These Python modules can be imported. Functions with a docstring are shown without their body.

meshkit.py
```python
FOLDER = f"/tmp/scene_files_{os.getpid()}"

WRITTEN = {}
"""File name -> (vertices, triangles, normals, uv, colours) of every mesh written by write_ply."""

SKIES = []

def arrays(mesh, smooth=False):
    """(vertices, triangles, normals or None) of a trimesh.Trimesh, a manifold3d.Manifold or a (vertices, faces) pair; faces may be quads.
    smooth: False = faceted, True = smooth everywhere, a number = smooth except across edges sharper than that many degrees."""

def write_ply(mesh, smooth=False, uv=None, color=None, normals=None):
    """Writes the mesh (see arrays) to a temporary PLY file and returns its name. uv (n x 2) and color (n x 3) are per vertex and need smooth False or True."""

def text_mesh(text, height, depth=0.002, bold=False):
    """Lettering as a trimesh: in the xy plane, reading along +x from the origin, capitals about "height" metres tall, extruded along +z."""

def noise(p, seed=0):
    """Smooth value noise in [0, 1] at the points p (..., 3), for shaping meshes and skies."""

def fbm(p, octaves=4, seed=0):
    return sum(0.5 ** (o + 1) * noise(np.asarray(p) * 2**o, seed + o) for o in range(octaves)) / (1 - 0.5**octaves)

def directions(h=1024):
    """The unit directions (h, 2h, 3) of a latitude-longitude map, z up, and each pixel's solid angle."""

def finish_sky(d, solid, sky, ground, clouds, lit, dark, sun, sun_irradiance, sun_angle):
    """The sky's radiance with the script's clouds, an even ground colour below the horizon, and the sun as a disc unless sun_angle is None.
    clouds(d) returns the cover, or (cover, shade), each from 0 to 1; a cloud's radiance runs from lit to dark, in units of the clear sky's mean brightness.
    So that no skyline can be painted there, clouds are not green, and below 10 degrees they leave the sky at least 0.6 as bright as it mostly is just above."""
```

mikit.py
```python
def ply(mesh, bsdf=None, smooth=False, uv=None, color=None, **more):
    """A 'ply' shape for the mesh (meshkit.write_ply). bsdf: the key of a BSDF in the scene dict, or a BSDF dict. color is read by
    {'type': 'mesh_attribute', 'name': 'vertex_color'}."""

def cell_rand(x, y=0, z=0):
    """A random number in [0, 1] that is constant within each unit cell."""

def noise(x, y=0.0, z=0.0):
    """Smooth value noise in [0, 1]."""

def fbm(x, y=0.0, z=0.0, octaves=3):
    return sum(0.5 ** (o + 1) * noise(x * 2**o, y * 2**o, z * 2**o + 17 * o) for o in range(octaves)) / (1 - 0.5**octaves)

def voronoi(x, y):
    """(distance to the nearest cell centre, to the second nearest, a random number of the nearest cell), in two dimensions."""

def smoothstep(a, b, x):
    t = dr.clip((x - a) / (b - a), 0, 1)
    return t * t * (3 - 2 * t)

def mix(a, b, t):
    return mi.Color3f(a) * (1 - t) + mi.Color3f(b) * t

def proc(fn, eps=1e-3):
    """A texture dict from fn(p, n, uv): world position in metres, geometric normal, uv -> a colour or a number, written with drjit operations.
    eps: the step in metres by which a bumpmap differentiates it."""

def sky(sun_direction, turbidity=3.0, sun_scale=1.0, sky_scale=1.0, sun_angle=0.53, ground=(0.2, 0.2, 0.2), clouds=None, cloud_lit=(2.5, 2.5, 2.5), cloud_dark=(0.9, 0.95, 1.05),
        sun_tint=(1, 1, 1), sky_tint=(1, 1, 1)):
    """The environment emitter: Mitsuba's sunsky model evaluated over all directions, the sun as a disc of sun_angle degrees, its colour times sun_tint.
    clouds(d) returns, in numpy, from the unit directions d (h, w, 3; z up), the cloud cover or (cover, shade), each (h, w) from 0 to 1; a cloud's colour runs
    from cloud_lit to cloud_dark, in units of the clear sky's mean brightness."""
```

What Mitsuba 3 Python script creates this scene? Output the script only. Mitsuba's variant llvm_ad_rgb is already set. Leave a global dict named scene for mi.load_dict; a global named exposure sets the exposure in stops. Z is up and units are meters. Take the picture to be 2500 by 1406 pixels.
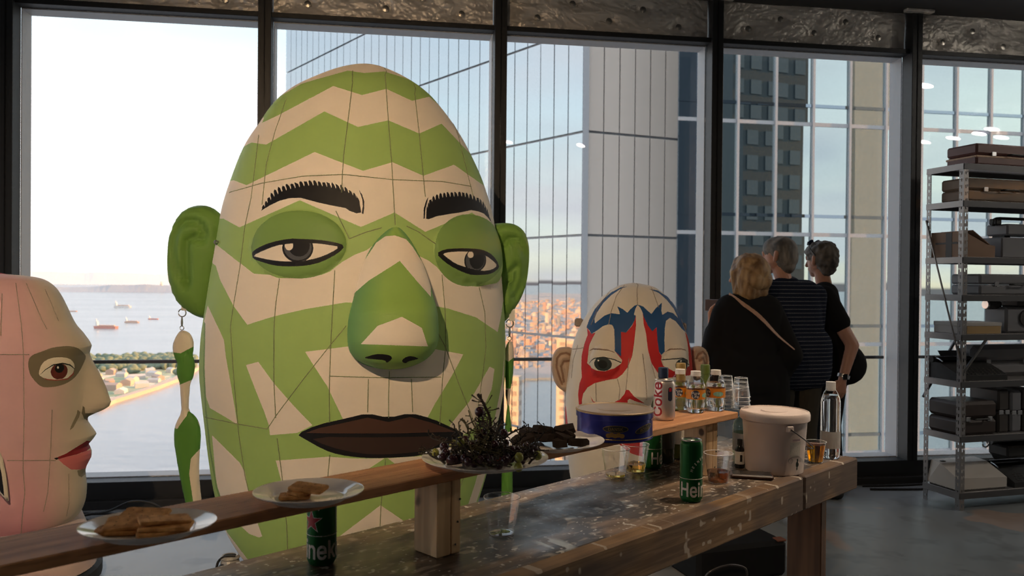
import math, random
import numpy as np
import trimesh, shapely, manifold3d
import shapely.affinity
from shapely.geometry import Polygon, LineString, box as sbox
from scipy.interpolate import PchipInterpolator
import drjit as dr
import mitsuba as mi
import mikit, meshkit

PI = math.pi
T = mi.ScalarTransform4f
scene, labels = {}, {}
rng = np.random.default_rng(7)
random.seed(7)

# ------------------------------------------------------------------ camera, sky, exposure
exposure = 4.4
PITCH, ROLL, EYE = -0.0082, 0.009, 1.43
FOCAL = 2000.0                                   # in pixels of a 2500 pixel wide frame
_f = np.array([0, math.cos(PITCH), math.sin(PITCH)])
_r0 = np.array([1.0, 0, 0]); _u0 = np.cross(_r0, _f)
_up = -math.sin(ROLL) * _r0 + math.cos(ROLL) * _u0
scene['camera'] = {'type': 'thinlens', 'fov': math.degrees(2 * math.atan(1250 / FOCAL)), 'fov_axis': 'x',
                   'aperture_radius': 0.0022, 'focus_distance': 2.6, 'near_clip': 0.05, 'far_clip': 60000.0,
                   'to_world': T().look_at(origin=[0, 0, EYE], target=list(np.array([0, 0, EYE]) + _f), up=list(_up))}
SKY = 1.0
def cloud_cover(d):
    el = np.clip(d[..., 2], 0.0, 1)
    q = d / (0.25 + el[..., None])
    n = meshkit.fbm(q * np.array([1.3, 1.3, 2.0]) + 5.0, 5, seed=3)
    m = meshkit.fbm(q * np.array([2.0, 2.0, 7.0]) + 1.0, 4, seed=9)
    cover = np.clip(0.55 + (n - 0.45) * 2.2 + 0.4 * np.exp(-el / 0.10), 0.25, 0.96)
    return cover, np.clip((m - 0.35) * 1.6, 0, 1)
scene['sky'] = mikit.sky(sun_direction=(0.98, 0.08, 0.13), turbidity=4.0, sun_scale=0.6, sun_tint=(1.0, 0.80, 0.62), sky_scale=1.0, ground=(0.25, 0.25, 0.26),
                         clouds=cloud_cover, cloud_lit=(1.40, 1.34, 1.36), cloud_dark=(1.0, 1.06, 1.18), sky_tint=(0.93, 0.97, 1.06))

# ------------------------------------------------------------------ helpers
def key_of(name, parent=None):
    base = (parent + '__' if parent else '') + name
    k, n = base, 0
    while k in scene or k in labels or any(False for _ in ()):
        n += 1
        k = '%s_%03d' % (base, n)
    return k

def thing(name, label, category, group=None):
    k = key_of(name)
    labels[k] = {'label': label, 'category': category}
    if group: labels[k]['group'] = group
    return k

def mark(k, label=None, category=None, group=None, kind=None):
    labels[k] = {a: b for a, b in (('label', label), ('category', category), ('group', group), ('kind', kind)) if b}
    return k

def obj(name, mesh, mat, parent=None, smooth=False, **kw):
    k = key_of(name, parent)
    scene[k] = mesh if isinstance(mesh, dict) else mikit.ply(mesh, mat, smooth=smooth, **kw)
    return k

def placed(d, m):
    e = dict(d); e['to_world'] = m
    return e

def struct(name, mesh, mat, smooth=False, label=None):
    k = obj(name, mesh, mat, None, smooth)
    mark(k, label, None, None, 'structure')
    return k

def srgb(*c):
    c = np.array(c, float) / 255
    return [float(x) for x in np.where(c < 0.04045, c / 12.92, ((c + 0.055) / 1.055) ** 2.4)]

def mat(name, color=(0.5, 0.5, 0.5), rough=0.6, metal=0.0, spec=0.5, bump=None, bscale=1.0, **kw):
    col = {'type': 'rgb', 'value': list(color)} if isinstance(color, (tuple, list)) else color
    b = {'type': 'principled', 'base_color': col, 'roughness': rough, 'metallic': metal, 'specular': spec, **kw}
    if bump is not None:
        b = {'type': 'bumpmap', 'arbitrary': mikit.proc(bump), 'scale': bscale, 'bsdf': b}
    scene[name] = {'type': 'twosided', 'bsdf': b}
    return name

cat = trimesh.util.concatenate

def cbox(w, d, h, c=0.004, at=(0, 0, 0)):
    """A box with chamfered edges; at = the middle of its bottom."""
    c = min(c, w / 2.01, d / 2.01, h / 2.01)
    x, y, z = w / 2, d / 2, h / 2
    p = []
    for sx in (-1, 1):
        for sy in (-1, 1):
            for sz in (-1, 1):
                p += [(sx * (x - c), sy * (y - c), sz * z), (sx * (x - c), sy * y, sz * (z - c)), (sx * x, sy * (y - c), sz * (z - c))]
    m = trimesh.PointCloud(np.array(p)).convex_hull
    m.apply_translation([at[0], at[1], at[2] + h / 2])
    return m

def pbox(w, d, h, at=(0, 0, 0)):
    m = trimesh.creation.box([w, d, h]); m.apply_translation([at[0], at[1], at[2] + h / 2])
    return m

def turn(m, deg, axis=(0, 0, 1), point=None):
    m.apply_transform(trimesh.transformations.rotation_matrix(math.radians(deg), axis, point))
    return m

def move(m, *p):
    m.apply_translation(p if len(p) == 3 else p[0])
    return m

def lathe(profile, n=32):
    return trimesh.creation.revolve(np.array(profile, float), sections=n)

def tube(points, r, sides=8, caps=True):
    p = np.asarray(points, float)
    t = np.gradient(p, axis=0)
    t /= np.linalg.norm(t, axis=1, keepdims=True) + 1e-12
    ref = np.array([0, 0, 1.0]) if abs(t[:, 2]).mean() < 0.8 else np.array([1.0, 0, 0])
    a = np.cross(t, ref); a /= np.linalg.norm(a, axis=1, keepdims=True) + 1e-12
    b = np.cross(t, a)
    ang = np.arange(sides) * 2 * PI / sides
    r = np.broadcast_to(r, (len(p),))
    v = p[:, None] + r[:, None, None] * (np.cos(ang)[None, :, None] * a[:, None] + np.sin(ang)[None, :, None] * b[:, None])
    i, j = np.meshgrid(np.arange(len(p) - 1), np.arange(sides), indexing='ij')
    q = np.stack([i * sides + j, i * sides + (j + 1) % sides, (i + 1) * sides + (j + 1) % sides, (i + 1) * sides + j], -1).reshape(-1, 4)
    f = np.vstack([q[:, [0, 2, 1]], q[:, [0, 3, 2]]])
    v = v.reshape(-1, 3)
    if caps:
        n = len(v); e = (len(p) - 1) * sides
        v = np.vstack([v, p[0], p[-1]])
        k = np.arange(sides); k2 = (k + 1) % sides
        f = np.vstack([f, np.stack([k * 0 + n, k, k2], 1), np.stack([k * 0 + n + 1, e + k2, e + k], 1)])
    return trimesh.Trimesh(v, f, process=False)

def spline(points, n=40):
    p = np.asarray(points, float)
    s = np.concatenate([[0], np.cumsum(np.linalg.norm(np.diff(p, axis=0), axis=1))])
    return PchipInterpolator(s, p)(np.linspace(0, s[-1], n))

def prism(poly, depth):
    """A shapely polygon in x, z pushed out along y (centred)."""
    m = trimesh.creation.extrude_polygon(poly, depth, engine='earcut')
    m.apply_transform(np.array([[1, 0, 0, 0], [0, 0, -1, depth / 2], [0, 1, 0, 0], [0, 0, 0, 1.0]]))
    return m

def hullpts(*pts):
    return trimesh.PointCloud(np.vstack(pts)).convex_hull

def ring(center, r, tube_r, axis='y', n=24, s=8):
    a = np.linspace(0, 2 * PI, n + 1)
    c, q = np.cos(a) * r, np.sin(a) * r
    z = a * 0
    p = {'y': np.stack([c, z, q], 1), 'x': np.stack([z, c, q], 1), 'z': np.stack([c, q, z], 1)}[axis] + np.array(center)
    return tube(p, tube_r, s, caps=False)

def painted(fwd, u, v, base, layers, extra_normals=True):
    """One mesh over the grid u x v of a surface fwd(u, v), cut along the edges of the layers (polygons in u, v; later ones lie on top).
    base and each layer's colour is an rgb triple or a function of (u, v)."""
    cells = shapely.box(*[a.ravel() for a in (np.meshgrid(u[:-1], v[:-1], indexing='ij') + np.meshgrid(u[1:], v[1:], indexing='ij'))])
    tree = shapely.STRtree(cells)
    full = sbox(u[0], v[0], u[-1], v[-1])
    todo, over = [], None
    for pts, col in reversed(layers):
        g = (pts if isinstance(pts, shapely.Geometry) else Polygon(pts)).buffer(0).intersection(full)
        if over is not None: g = g.difference(over)
        over = g if over is None else over.union(g)
        if not g.is_empty: todo.append((g, col))
    if base is not None: todo.append((full if over is None else full.difference(over), base))
    V, F, C, n = [], [], [], 0
    for g, col in todo:
        if g.is_empty: continue
        shapely.prepare(g)
        idx = tree.query(g, predicate='intersects')
        inside = shapely.contains(g, cells[idx])
        b = shapely.bounds(cells[idx[inside]])
        parts_v = [np.stack([b[:, [0, 2, 2, 0]].ravel(), b[:, [1, 1, 3, 3]].ravel()], 1)] if len(b) else []
        k = np.arange(len(b))[:, None] * 4
        parts_f = [np.vstack([k + [0, 1, 2], k + [0, 2, 3]])] if len(b) else []
        m = len(b) * 4
        for piece in shapely.get_parts(shapely.intersection(g, cells[idx[~inside]])):
            for pg in shapely.get_parts(piece):
                if pg.geom_type != 'Polygon' or pg.area < 1e-9: continue
                try:
                    pv, pf = trimesh.creation.triangulate_polygon(pg, engine='earcut')
                except Exception:
                    continue
                parts_v.append(pv); parts_f.append(pf + m); m += len(pv)
        if not m: continue
        pv = np.vstack(parts_v); pf = np.vstack(parts_f)
        # all triangles counter-clockwise in u, v
        a2 = np.cross(pv[pf[:, 1]] - pv[pf[:, 0]], pv[pf[:, 2]] - pv[pf[:, 0]])
        pf[a2 < 0] = pf[a2 < 0][:, ::-1]
        V.append(pv); F.append(pf + n); n += len(pv)
        C.append(np.broadcast_to(col(pv[:, 0], pv[:, 1]) if callable(col) else np.array(col, float), (len(pv), 3)))
    uv = np.vstack(V); f = np.vstack(F); c = np.vstack(C)
    p = fwd(uv[:, 0], uv[:, 1])
    e = 1e-3 * (u[-1] - u[0]), 1e-3 * (v[-1] - v[0])
    nn = np.cross(fwd(uv[:, 0] + e[0], uv[:, 1]) - fwd(uv[:, 0] - e[0], uv[:, 1]), fwd(uv[:, 0], uv[:, 1] + e[1]) - fwd(uv[:, 0], uv[:, 1] - e[1]))
    ln = np.linalg.norm(nn, axis=1, keepdims=True)
    nn = np.where(ln > 1e-15, nn / np.maximum(ln, 1e-15), [0, 0, 1.0])
    return p, f, nn, c

def painted_ply(parts, bsdf):
    """Joins results of painted() into one shape."""
    n, F = 0, []
    for p, f, *_ in parts:
        F.append(f + n); n += len(p)
    P, N, C = (np.vstack([q[i] for q in parts]) for i in (0, 2, 3))
    path = meshkit.write_ply((P, np.vstack(F)), False, None, C, normals=N)
    return {'type': 'ply', 'filename': path, 'face_normals': False, 'bsdf': {'type': 'ref', 'id': bsdf}}

def pillow(poly, y0, thick, layers, base, grooves=(), gdepth=0.02, gwidth=0.012, res=0.02, edge=None, back=True):
    """A stuffed flat cushion: outline poly (x, z) standing at depth y0."""
    edge = edge or thick * 0.9
    bd = poly.exterior
    def prof(x, z):
        d = shapely.distance(shapely.points(x, z), bd) * shapely.contains_xy(poly, x, z)
        t = np.clip(d / edge, 0, 1)
        h = thick / 2 * np.sqrt(1 - (1 - t) ** 2)
        for g in grooves:
            h = h - np.minimum(h * 0.9, gdepth * np.exp(-(shapely.distance(shapely.points(x, z), g) / gwidth) ** 2))
        return h
    x0, z0, x1, z1 = poly.bounds
    u = np.linspace(x0 - 1e-6, x1 + 1e-6, max(4, int((x1 - x0) / res)) + 1)
    v = np.linspace(z0 - 1e-6, z1 + 1e-6, max(4, int((z1 - z0) / res)) + 1)
    out = []
    outside = sbox(x0 - 1, z0 - 1, x1 + 1, z1 + 1).difference(poly)
    lay = [((pts if isinstance(pts, shapely.Geometry) else Polygon(pts)).buffer(0).intersection(poly), c) for pts, c in [(poly, base)] + list(layers)]
    rim = poly.difference(poly.buffer(-min(edge, 0.02)))       # finer steps at the rim
    for side in ((-1, 1) if back else (-1,)):
        def fwd(a, b):
            return np.stack([a, y0 + side * prof(a, b), b], 1)
        p, f, n, c = painted(fwd, u, v, None, lay)
        keep = f
        if side > 0: f = f[:, ::-1]; n = -n
        out.append((p, f, n, c))
    return out

# ------------------------------------------------------------------ materials
N, FB, SS, MX = mikit.noise, mikit.fbm, mikit.smoothstep, mikit.mix
VC = {'type': 'mesh_attribute', 'name': 'vertex_color'}

def floor_col(p, n, uv):
    a = FB(p.x * 0.9, p.y * 0.9, 0.3, 4); b = FB(p.x * 7, p.y * 7, 2.0, 3)
    c = MX((0.155, 0.168, 0.175), (0.255, 0.272, 0.28), SS(0.3, 0.7, a))
    c = MX(c, mi.Color3f(0.115, 0.122, 0.126), SS(0.58, 0.8, b) * 0.6)
    s = FB(p.x * 2.2 + 9, p.y * 2.2, 5.0, 3)
    c = MX(c, mi.Color3f(0.36, 0.22, 0.15), SS(0.66, 0.72, s) * 0.5)
    return c
mat('m_floor', mikit.proc(floor_col), 0.36, spec=0.55)
mat('m_ceiling', (0.055, 0.055, 0.055), 0.9)
mat('m_wall', (0.30, 0.30, 0.30), 0.9)
mat('m_frame', (0.012, 0.013, 0.014), 0.5)
mat('m_reveal', (0.42, 0.43, 0.45), 0.45)
def foil_bump(p, n, uv):
    return FB(p.x * 9, p.y * 9, p.z * 14, 3) + 0.5 * FB(p.x * 40, p.y * 40, p.z * 40, 2)
mat('m_foil', (0.78, 0.72, 0.65), 0.42, metal=0.35, bump=foil_bump, bscale=0.02)
mat('m_pin', (0.5, 0.47, 0.42), 0.3, metal=0.9)
scene['m_pane'] = {'type': 'thindielectric', 'int_ior': 1.5}
scene['m_clear'] = {'type': 'thindielectric', 'int_ior': 1.5}
scene['m_cup_wall'] = {'type': 'thindielectric', 'int_ior': 1.72}
scene['m_water'] = {'type': 'dielectric', 'int_ior': 1.33}
mat('m_lamp', (0.02, 0.02, 0.02), 0.5)
mat('m_skin_fabric', VC, 0.55, spec=0.25)
mat('m_seam', (0.20, 0.22, 0.11), 0.8)
mat('m_seam_pale', (0.30, 0.24, 0.20), 0.8)
mat('m_black', (0.012, 0.012, 0.012), 0.6)
mat('m_black_gloss', (0.01, 0.01, 0.011), 0.15)
mat('m_steel', (0.45, 0.45, 0.46), 0.35, metal=0.9)
mat('m_red_fabric', (0.40, 0.02, 0.02), 0.7)
mat('m_chrome', (0.7, 0.7, 0.7), 0.15, metal=1.0)
mat('m_white', (0.75, 0.73, 0.70), 0.45)
mat('m_porcelain', (0.80, 0.76, 0.73), 0.08, spec=0.6)

# the wooden things run along d = (0.707, 0.707)
def plank_col(p, n, uv):
    a = (p.x + p.y) * 0.7071; b = (p.y - p.x) * 0.7071
    g = FB(a * 3.0, b * 60, p.z * 60, 3); k = FB(a * 30, b * 420, p.z * 300, 2)
    c = MX((0.43, 0.20, 0.095), (0.60, 0.32, 0.165), SS(0.25, 0.75, g))
    return MX(c, mi.Color3f(0.32, 0.145, 0.07), SS(0.55, 0.75, k) * 0.55)
mat('m_plank', mikit.proc(plank_col), 0.55, spec=0.18)
def pine_col(p, n, uv):
    a = FB(p.x * 55, p.y * 55, p.z * 3.0, 3)
    c = MX((0.50, 0.32, 0.17), (0.68, 0.47, 0.27), SS(0.3, 0.7, a))
    k = FB(p.x * 18 + 3, p.y * 18, p.z * 14, 2)
    return MX(c, mi.Color3f(0.10, 0.055, 0.03), SS(0.74, 0.80, k))
mat('m_pine', mikit.proc(pine_col), 0.6, spec=0.3)
def bench_col(p, n, uv):
    a = (p.x + p.y) * 0.7071; b = (p.y - p.x) * 0.7071
    g = FB(a * 5, b * 38, p.z * 40, 4)
    w = FB(a * 2.2, b * 4.0, 1.0, 3)
    c = MX((0.15, 0.10, 0.065), (0.28, 0.19, 0.125), SS(0.3, 0.7, g))
    dark = FB(a * 6 + 3, b * 9, 4.0, 4)
    c = MX(c, mi.Color3f(0.062, 0.049, 0.040), SS(0.40, 0.58, dark) * 0.9 * dr.select(n.z > 0.5, 1.0, 0.25))
    c = MX(c, mi.Color3f(0.085, 0.088, 0.088), SS(0.62, 0.72, w) * 0.5 * dr.select(n.z > 0.5, 1.0, 0.0))
    gr = FB(a * 18, b * 160, p.z * 90, 3)
    c = c * (0.45 + 0.66 * gr)
    s = N(a * 34, b * 75, p.z * 30)
    s2 = FB(a * 26 + 7, b * 60, p.z * 20, 2)
    c = MX(c, mi.Color3f(0.40, 0.33, 0.26), SS(0.72, 0.90, s) * 0.55 + SS(0.60, 0.74, s2) * 0.5)
    f = FB(a * 90, b * 120, p.z * 90, 2)
    c = MX(c, mi.Color3f(0.62, 0.58, 0.52), SS(0.69, 0.76, f) * 0.8)
    sm = mi.Float(0)                                                   # pale grey blue patches streaked over the top
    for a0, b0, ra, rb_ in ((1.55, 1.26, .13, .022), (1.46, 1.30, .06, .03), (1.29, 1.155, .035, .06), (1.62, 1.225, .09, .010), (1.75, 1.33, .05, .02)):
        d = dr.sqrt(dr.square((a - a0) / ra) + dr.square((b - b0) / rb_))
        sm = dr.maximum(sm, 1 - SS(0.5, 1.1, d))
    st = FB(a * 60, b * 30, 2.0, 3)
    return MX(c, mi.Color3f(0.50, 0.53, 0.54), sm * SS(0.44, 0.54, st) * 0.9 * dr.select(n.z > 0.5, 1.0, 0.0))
def bench_rough(p, n, uv):
    a = (p.x + p.y) * 0.7071; b = (p.y - p.x) * 0.7071
    return 0.20 + 0.36 * FB(a * 12, b * 20, 1.0, 3)
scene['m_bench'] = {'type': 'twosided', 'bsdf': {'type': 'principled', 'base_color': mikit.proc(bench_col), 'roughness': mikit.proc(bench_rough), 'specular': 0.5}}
def apron_col(p, n, uv):
    a = (p.x + p.y) * 0.7071
    g = FB(a * 2.5, p.z * 70, (p.y - p.x) * 30, 3) * 0.65 + 0.35 * FB(a * 14, p.z * 240, 5.0, 2)
    c = MX((0.15, 0.085, 0.042), (0.29, 0.18, 0.095), SS(0.3, 0.7, g))
    d = FB(a * 3.5 + 2, p.z * 6, 3.0, 3)
    c = MX(c, mi.Color3f(0.075, 0.055, 0.05), SS(0.56, 0.72, d) * 0.8)
    f = FB(a * 40, p.z * 40, 9.0, 2)
    return MX(c, mi.Color3f(0.55, 0.48, 0.40), SS(0.76, 0.84, f) * 0.6)
mat('m_apron', mikit.proc(apron_col), 0.6, spec=0.3)
def leg_col(p, n, uv):
    g = FB(p.x * 40, p.y * 40, p.z * 2.5, 3)
    return MX((0.10, 0.045, 0.02), (0.18, 0.085, 0.038), SS(0.3, 0.7, g))
mat('m_leg', mikit.proc(leg_col), 0.5, spec=0.3)
def cracker_col(p, n, uv):
    a = FB(p.x * 90, p.y * 90, p.z * 90, 3)
    return MX((0.42, 0.19, 0.06), (0.68, 0.37, 0.145), SS(0.3, 0.7, a))
mat('m_cracker', mikit.proc(cracker_col), 0.8, spec=0.2)

# ------------------------------------------------------------------ the room
WP = np.array([-3.1114, 5.0850]); WA = 0.1569; WS = 1.524            # the window wall: a point, its angle, the spacing of its mullions
WD = np.array([math.cos(WA), math.sin(WA)]); WN = np.array([-math.sin(WA), math.cos(WA)])   # along it, and outwards
WALL = T().translate([WP[0], WP[1], 0]).rotate([0, 0, 1], math.degrees(WA))
CEIL = 3.42
def wl(k, off=0.0):
    p = WP + WD * WS * k + WN * off
    return float(p[0]), float(p[1])

_c0, _c1 = wl(-3.05, 0.2), wl(11, 0.2)
_plan = Polygon([(_c0[0] - .1, -8.7), (13.7, -8.7), _c1, _c0]).buffer(0)
struct('floor', move(trimesh.creation.extrude_polygon(_plan, 0.2, engine='earcut'), 0, 0, -0.2), 'm_floor', label='grey stained concrete floor')
struct('ceiling', move(trimesh.creation.extrude_polygon(_plan, 0.25, engine='earcut'), 0, 0, CEIL), 'm_ceiling', label='dark unfinished ceiling over the room')
struct('wall_back', pbox(24, 0.2, CEIL, (2, -8.6, 0)), 'm_wall', label='plain wall behind the camera')
struct('wall_right', pbox(0.2, 16, CEIL, (13.6, -0.7, 0)), 'm_wall', label='plain wall at the right end')

wall = struct('wall_front', move(cbox(22 * 0.762, 0.14, 0.155, 0.004), 3.2 * WS * 0 + 4.9, -0.02, 0.0), 'm_frame', label='black framed window wall with silver insulation above the glass')
scene[wall]['to_world'] = WALL
K0, K1 = -3, 7
for k in range(K0, K1 + 1):
    m = cbox(0.082, 0.12, CEIL - 0.15, 0.003, (k * WS, -0.03, 0.15))
    o = obj('mullion', m, 'm_frame', wall); scene[o]['to_world'] = WALL
    groove = pbox(0.006, 0.004, CEIL - 0.15, (k * WS, -0.0915, 0.15))
    o2 = obj('groove', groove, 'm_black_gloss', o); scene[o2]['to_world'] = WALL
o = obj('head_rail', cbox((K1 - K0) * WS, 0.10, 0.034, 0.003, ((K0 + K1) / 2 * WS, -0.01, 3.110)), 'm_frame', wall); scene[o]['to_world'] = WALL
o = obj('base_ledge', cbox((K1 - K0) * WS, 0.09, 0.05, 0.003, ((K0 + K1) / 2 * WS, -0.10, 0.0)), 'm_lamp', wall); scene[o]['to_world'] = WALL
rpin = np.random.default_rng(21)
for k in range(K0, K1):
    # foil faced insulation above each pane, held by washers
    nx, nz = 46, 14
    xs = np.linspace(k * WS + 0.045, (k + 1) * WS - 0.045, nx); zs = np.linspace(3.144, CEIL, nz)
    X, Z = np.meshgrid(xs, zs, indexing='ij')
    pins = [(k * WS + WS * t, 3.144 + 0.07 + 0.03 * rpin.random() + (0.10 if j % 2 else 0)) for j, t in enumerate((0.17, 0.33, 0.5, 0.66, 0.83))]
    Y = 0.015 - 0.035 * meshkit.fbm(np.stack([X * 3, Z * 5, X * 0 + k], -1), 3)
    for px, pz in pins:
        d = np.hypot(X - px, (Z - pz) * 1.3); Y += 0.03 * np.exp(-(d / 0.05) ** 2)
    V = np.stack([X, Y, Z], -1).reshape(-1, 3)
    i, j = np.meshgrid(np.arange(nx - 1), np.arange(nz - 1), indexing='ij')
    q = np.stack([i * nz + j, (i + 1) * nz + j, (i + 1) * nz + j + 1, i * nz + j + 1], -1).reshape(-1, 4)
    o = obj('insulation_panel', (V, q), 'm_foil', wall, smooth=True); scene[o]['to_world'] = WALL
    for px, pz in pins:
        c = lathe([(0, 0), (0.022, 0.0), (0.022, 0.003), (0.006, 0.006), (0, 0.006)], 12)
        turn(c, 90, (1, 0, 0)); move(c, px, -0.005, pz)
        o2 = obj('washer', c, 'm_pin', o); scene[o2]['to_world'] = WALL
for k in (3, 4):                                                      # torn foil strips where the mullions meet the ceiling
    s = cbox(0.22, 0.05, 0.022, 0.004, (k * WS, -0.10, CEIL - 0.022)); o = obj('foil_strip', s, 'm_foil', wall); scene[o]['to_world'] = WALL

GREC = 0.17                                                           # how far the glass lies behind the frames
for k in range(K0, K1):
    n = k - K0 + 1
    a, b = k * WS + 0.041, (k + 1) * WS - 0.041
    w = key_of('window_%d' % n); labels[w] = {'kind': 'structure', 'label': 'tall window pane number %d of the window wall' % n}
    def wo(nm, m, mt):
        q = obj(nm, m, mt, w); scene[q]['to_world'] = WALL
    wo('pane', (np.array([[a, GREC, 0.15], [b, GREC, 0.15], [b, GREC, 3.1], [a, GREC, 3.1]]), np.array([[0, 1, 2], [0, 2, 3]])), 'm_pane')
    wo('side_reveal', cbox(0.006, GREC - 0.03, 2.96, 0.001, (a + 0.003, GREC / 2 + 0.015, 0.15)), 'm_reveal')
    wo('side_reveal', cbox(0.006, GREC - 0.03, 2.96, 0.001, (b - 0.003, GREC / 2 + 0.015, 0.15)), 'm_reveal')
    wo('top_reveal', cbox(b - a, GREC - 0.03, 0.008, 0.001, ((a + b) / 2, GREC / 2 + 0.015, 3.102)), 'm_reveal')
    wo('sill_reveal', cbox(b - a, GREC - 0.03, 0.012, 0.001, ((a + b) / 2, GREC / 2 + 0.02, 0.15)), 'm_reveal')
    wo('guard_rail', cbox(b - a, 0.03, 0.022, 0.002, ((a + b) / 2, GREC + 0.05, 0.866)), 'm_frame')

# the left end of the room is glass too
lx, ly = wl(K0)
lw = struct('wall_left', cbox(0.12, 14.0, 0.15, 0.004, (lx, ly - 7.0, 0)), 'm_frame', label='window wall closing the left end of the room')
for j in range(0, 10):
    obj('mullion', cbox(0.12, 0.082, CEIL - 0.15, 0.003, (lx, ly - 0.1 - j * WS, 0.15)), 'm_frame', lw)
obj('lintel', cbox(0.12, 14.0, CEIL - 3.1, 0.004, (lx, ly - 7.0, 3.1)), 'm_foil', lw)
y0, y1 = ly - 0.1 - 9 * WS, ly - 0.1
obj('pane', (np.array([[lx, y0, 0.15], [lx, y1, 0.15], [lx, y1, 3.1], [lx, y0, 3.1]]), np.array([[0, 1, 2], [0, 2, 3]])), 'm_pane', lw)

# ceiling spotlights; the panes mirror them
lamp_i = 0
def spotlight(x, y, z, target, watts, label, color=(1.0, 0.62, 0.32), glow=5.0, beam=24, r=0.05):
    global lamp_i
    t = thing('track_spotlight', label, 'spotlight', 'spotlights under the ceiling')
    d = np.array(target, float) - [x, y, z]; d /= np.linalg.norm(d)
    R = trimesh.geometry.align_vectors([0, 0, 1], d)
    h = lathe([(0, -0.13), (0.05, -0.13), (0.055, -0.12), (0.055, 0.0), (0.05, 0.0), (0.045, -0.02), (0, -0.02)], 20)
    h.apply_transform(R); move(h, x, y, z); obj('housing', h, 'm_lamp', t)
    l = lathe([(0, -0.004), (r, -0.004), (r, 0.0), (0, 0.0)], 20); l.apply_transform(R); move(l, x, y, z)
    k = obj('lens', l, 'm_lamp', t)
    c = np.array(color)
    scene[k]['emitter'] = {'type': 'area', 'radiance': {'type': 'rgb', 'value': list(glow * c / c.max())}}
    b = np.array([x, y, z]) - d * 0.08
    obj('stem', tube([b, [b[0], b[1], CEIL - 0.02]], 0.008, 8), 'm_lamp', t)
    obj('canopy', cbox(0.10, 0.10, 0.03, 0.004, (b[0], b[1], CEIL - 0.03)), 'm_lamp', t)
    if watts:
        o = np.array([x, y, z]) + d * 0.012
        scene['beam_%d' % lamp_i] = {'type': 'spot', 'to_world': T().look_at(origin=list(o), target=list(o + d), up=[0, 0.1, 1]),
                                     'intensity': {'type': 'rgb', 'value': list(watts * c / c.max())}, 'cutoff_angle': beam, 'beam_width': beam * 0.55}
    lamp_i += 1
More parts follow.
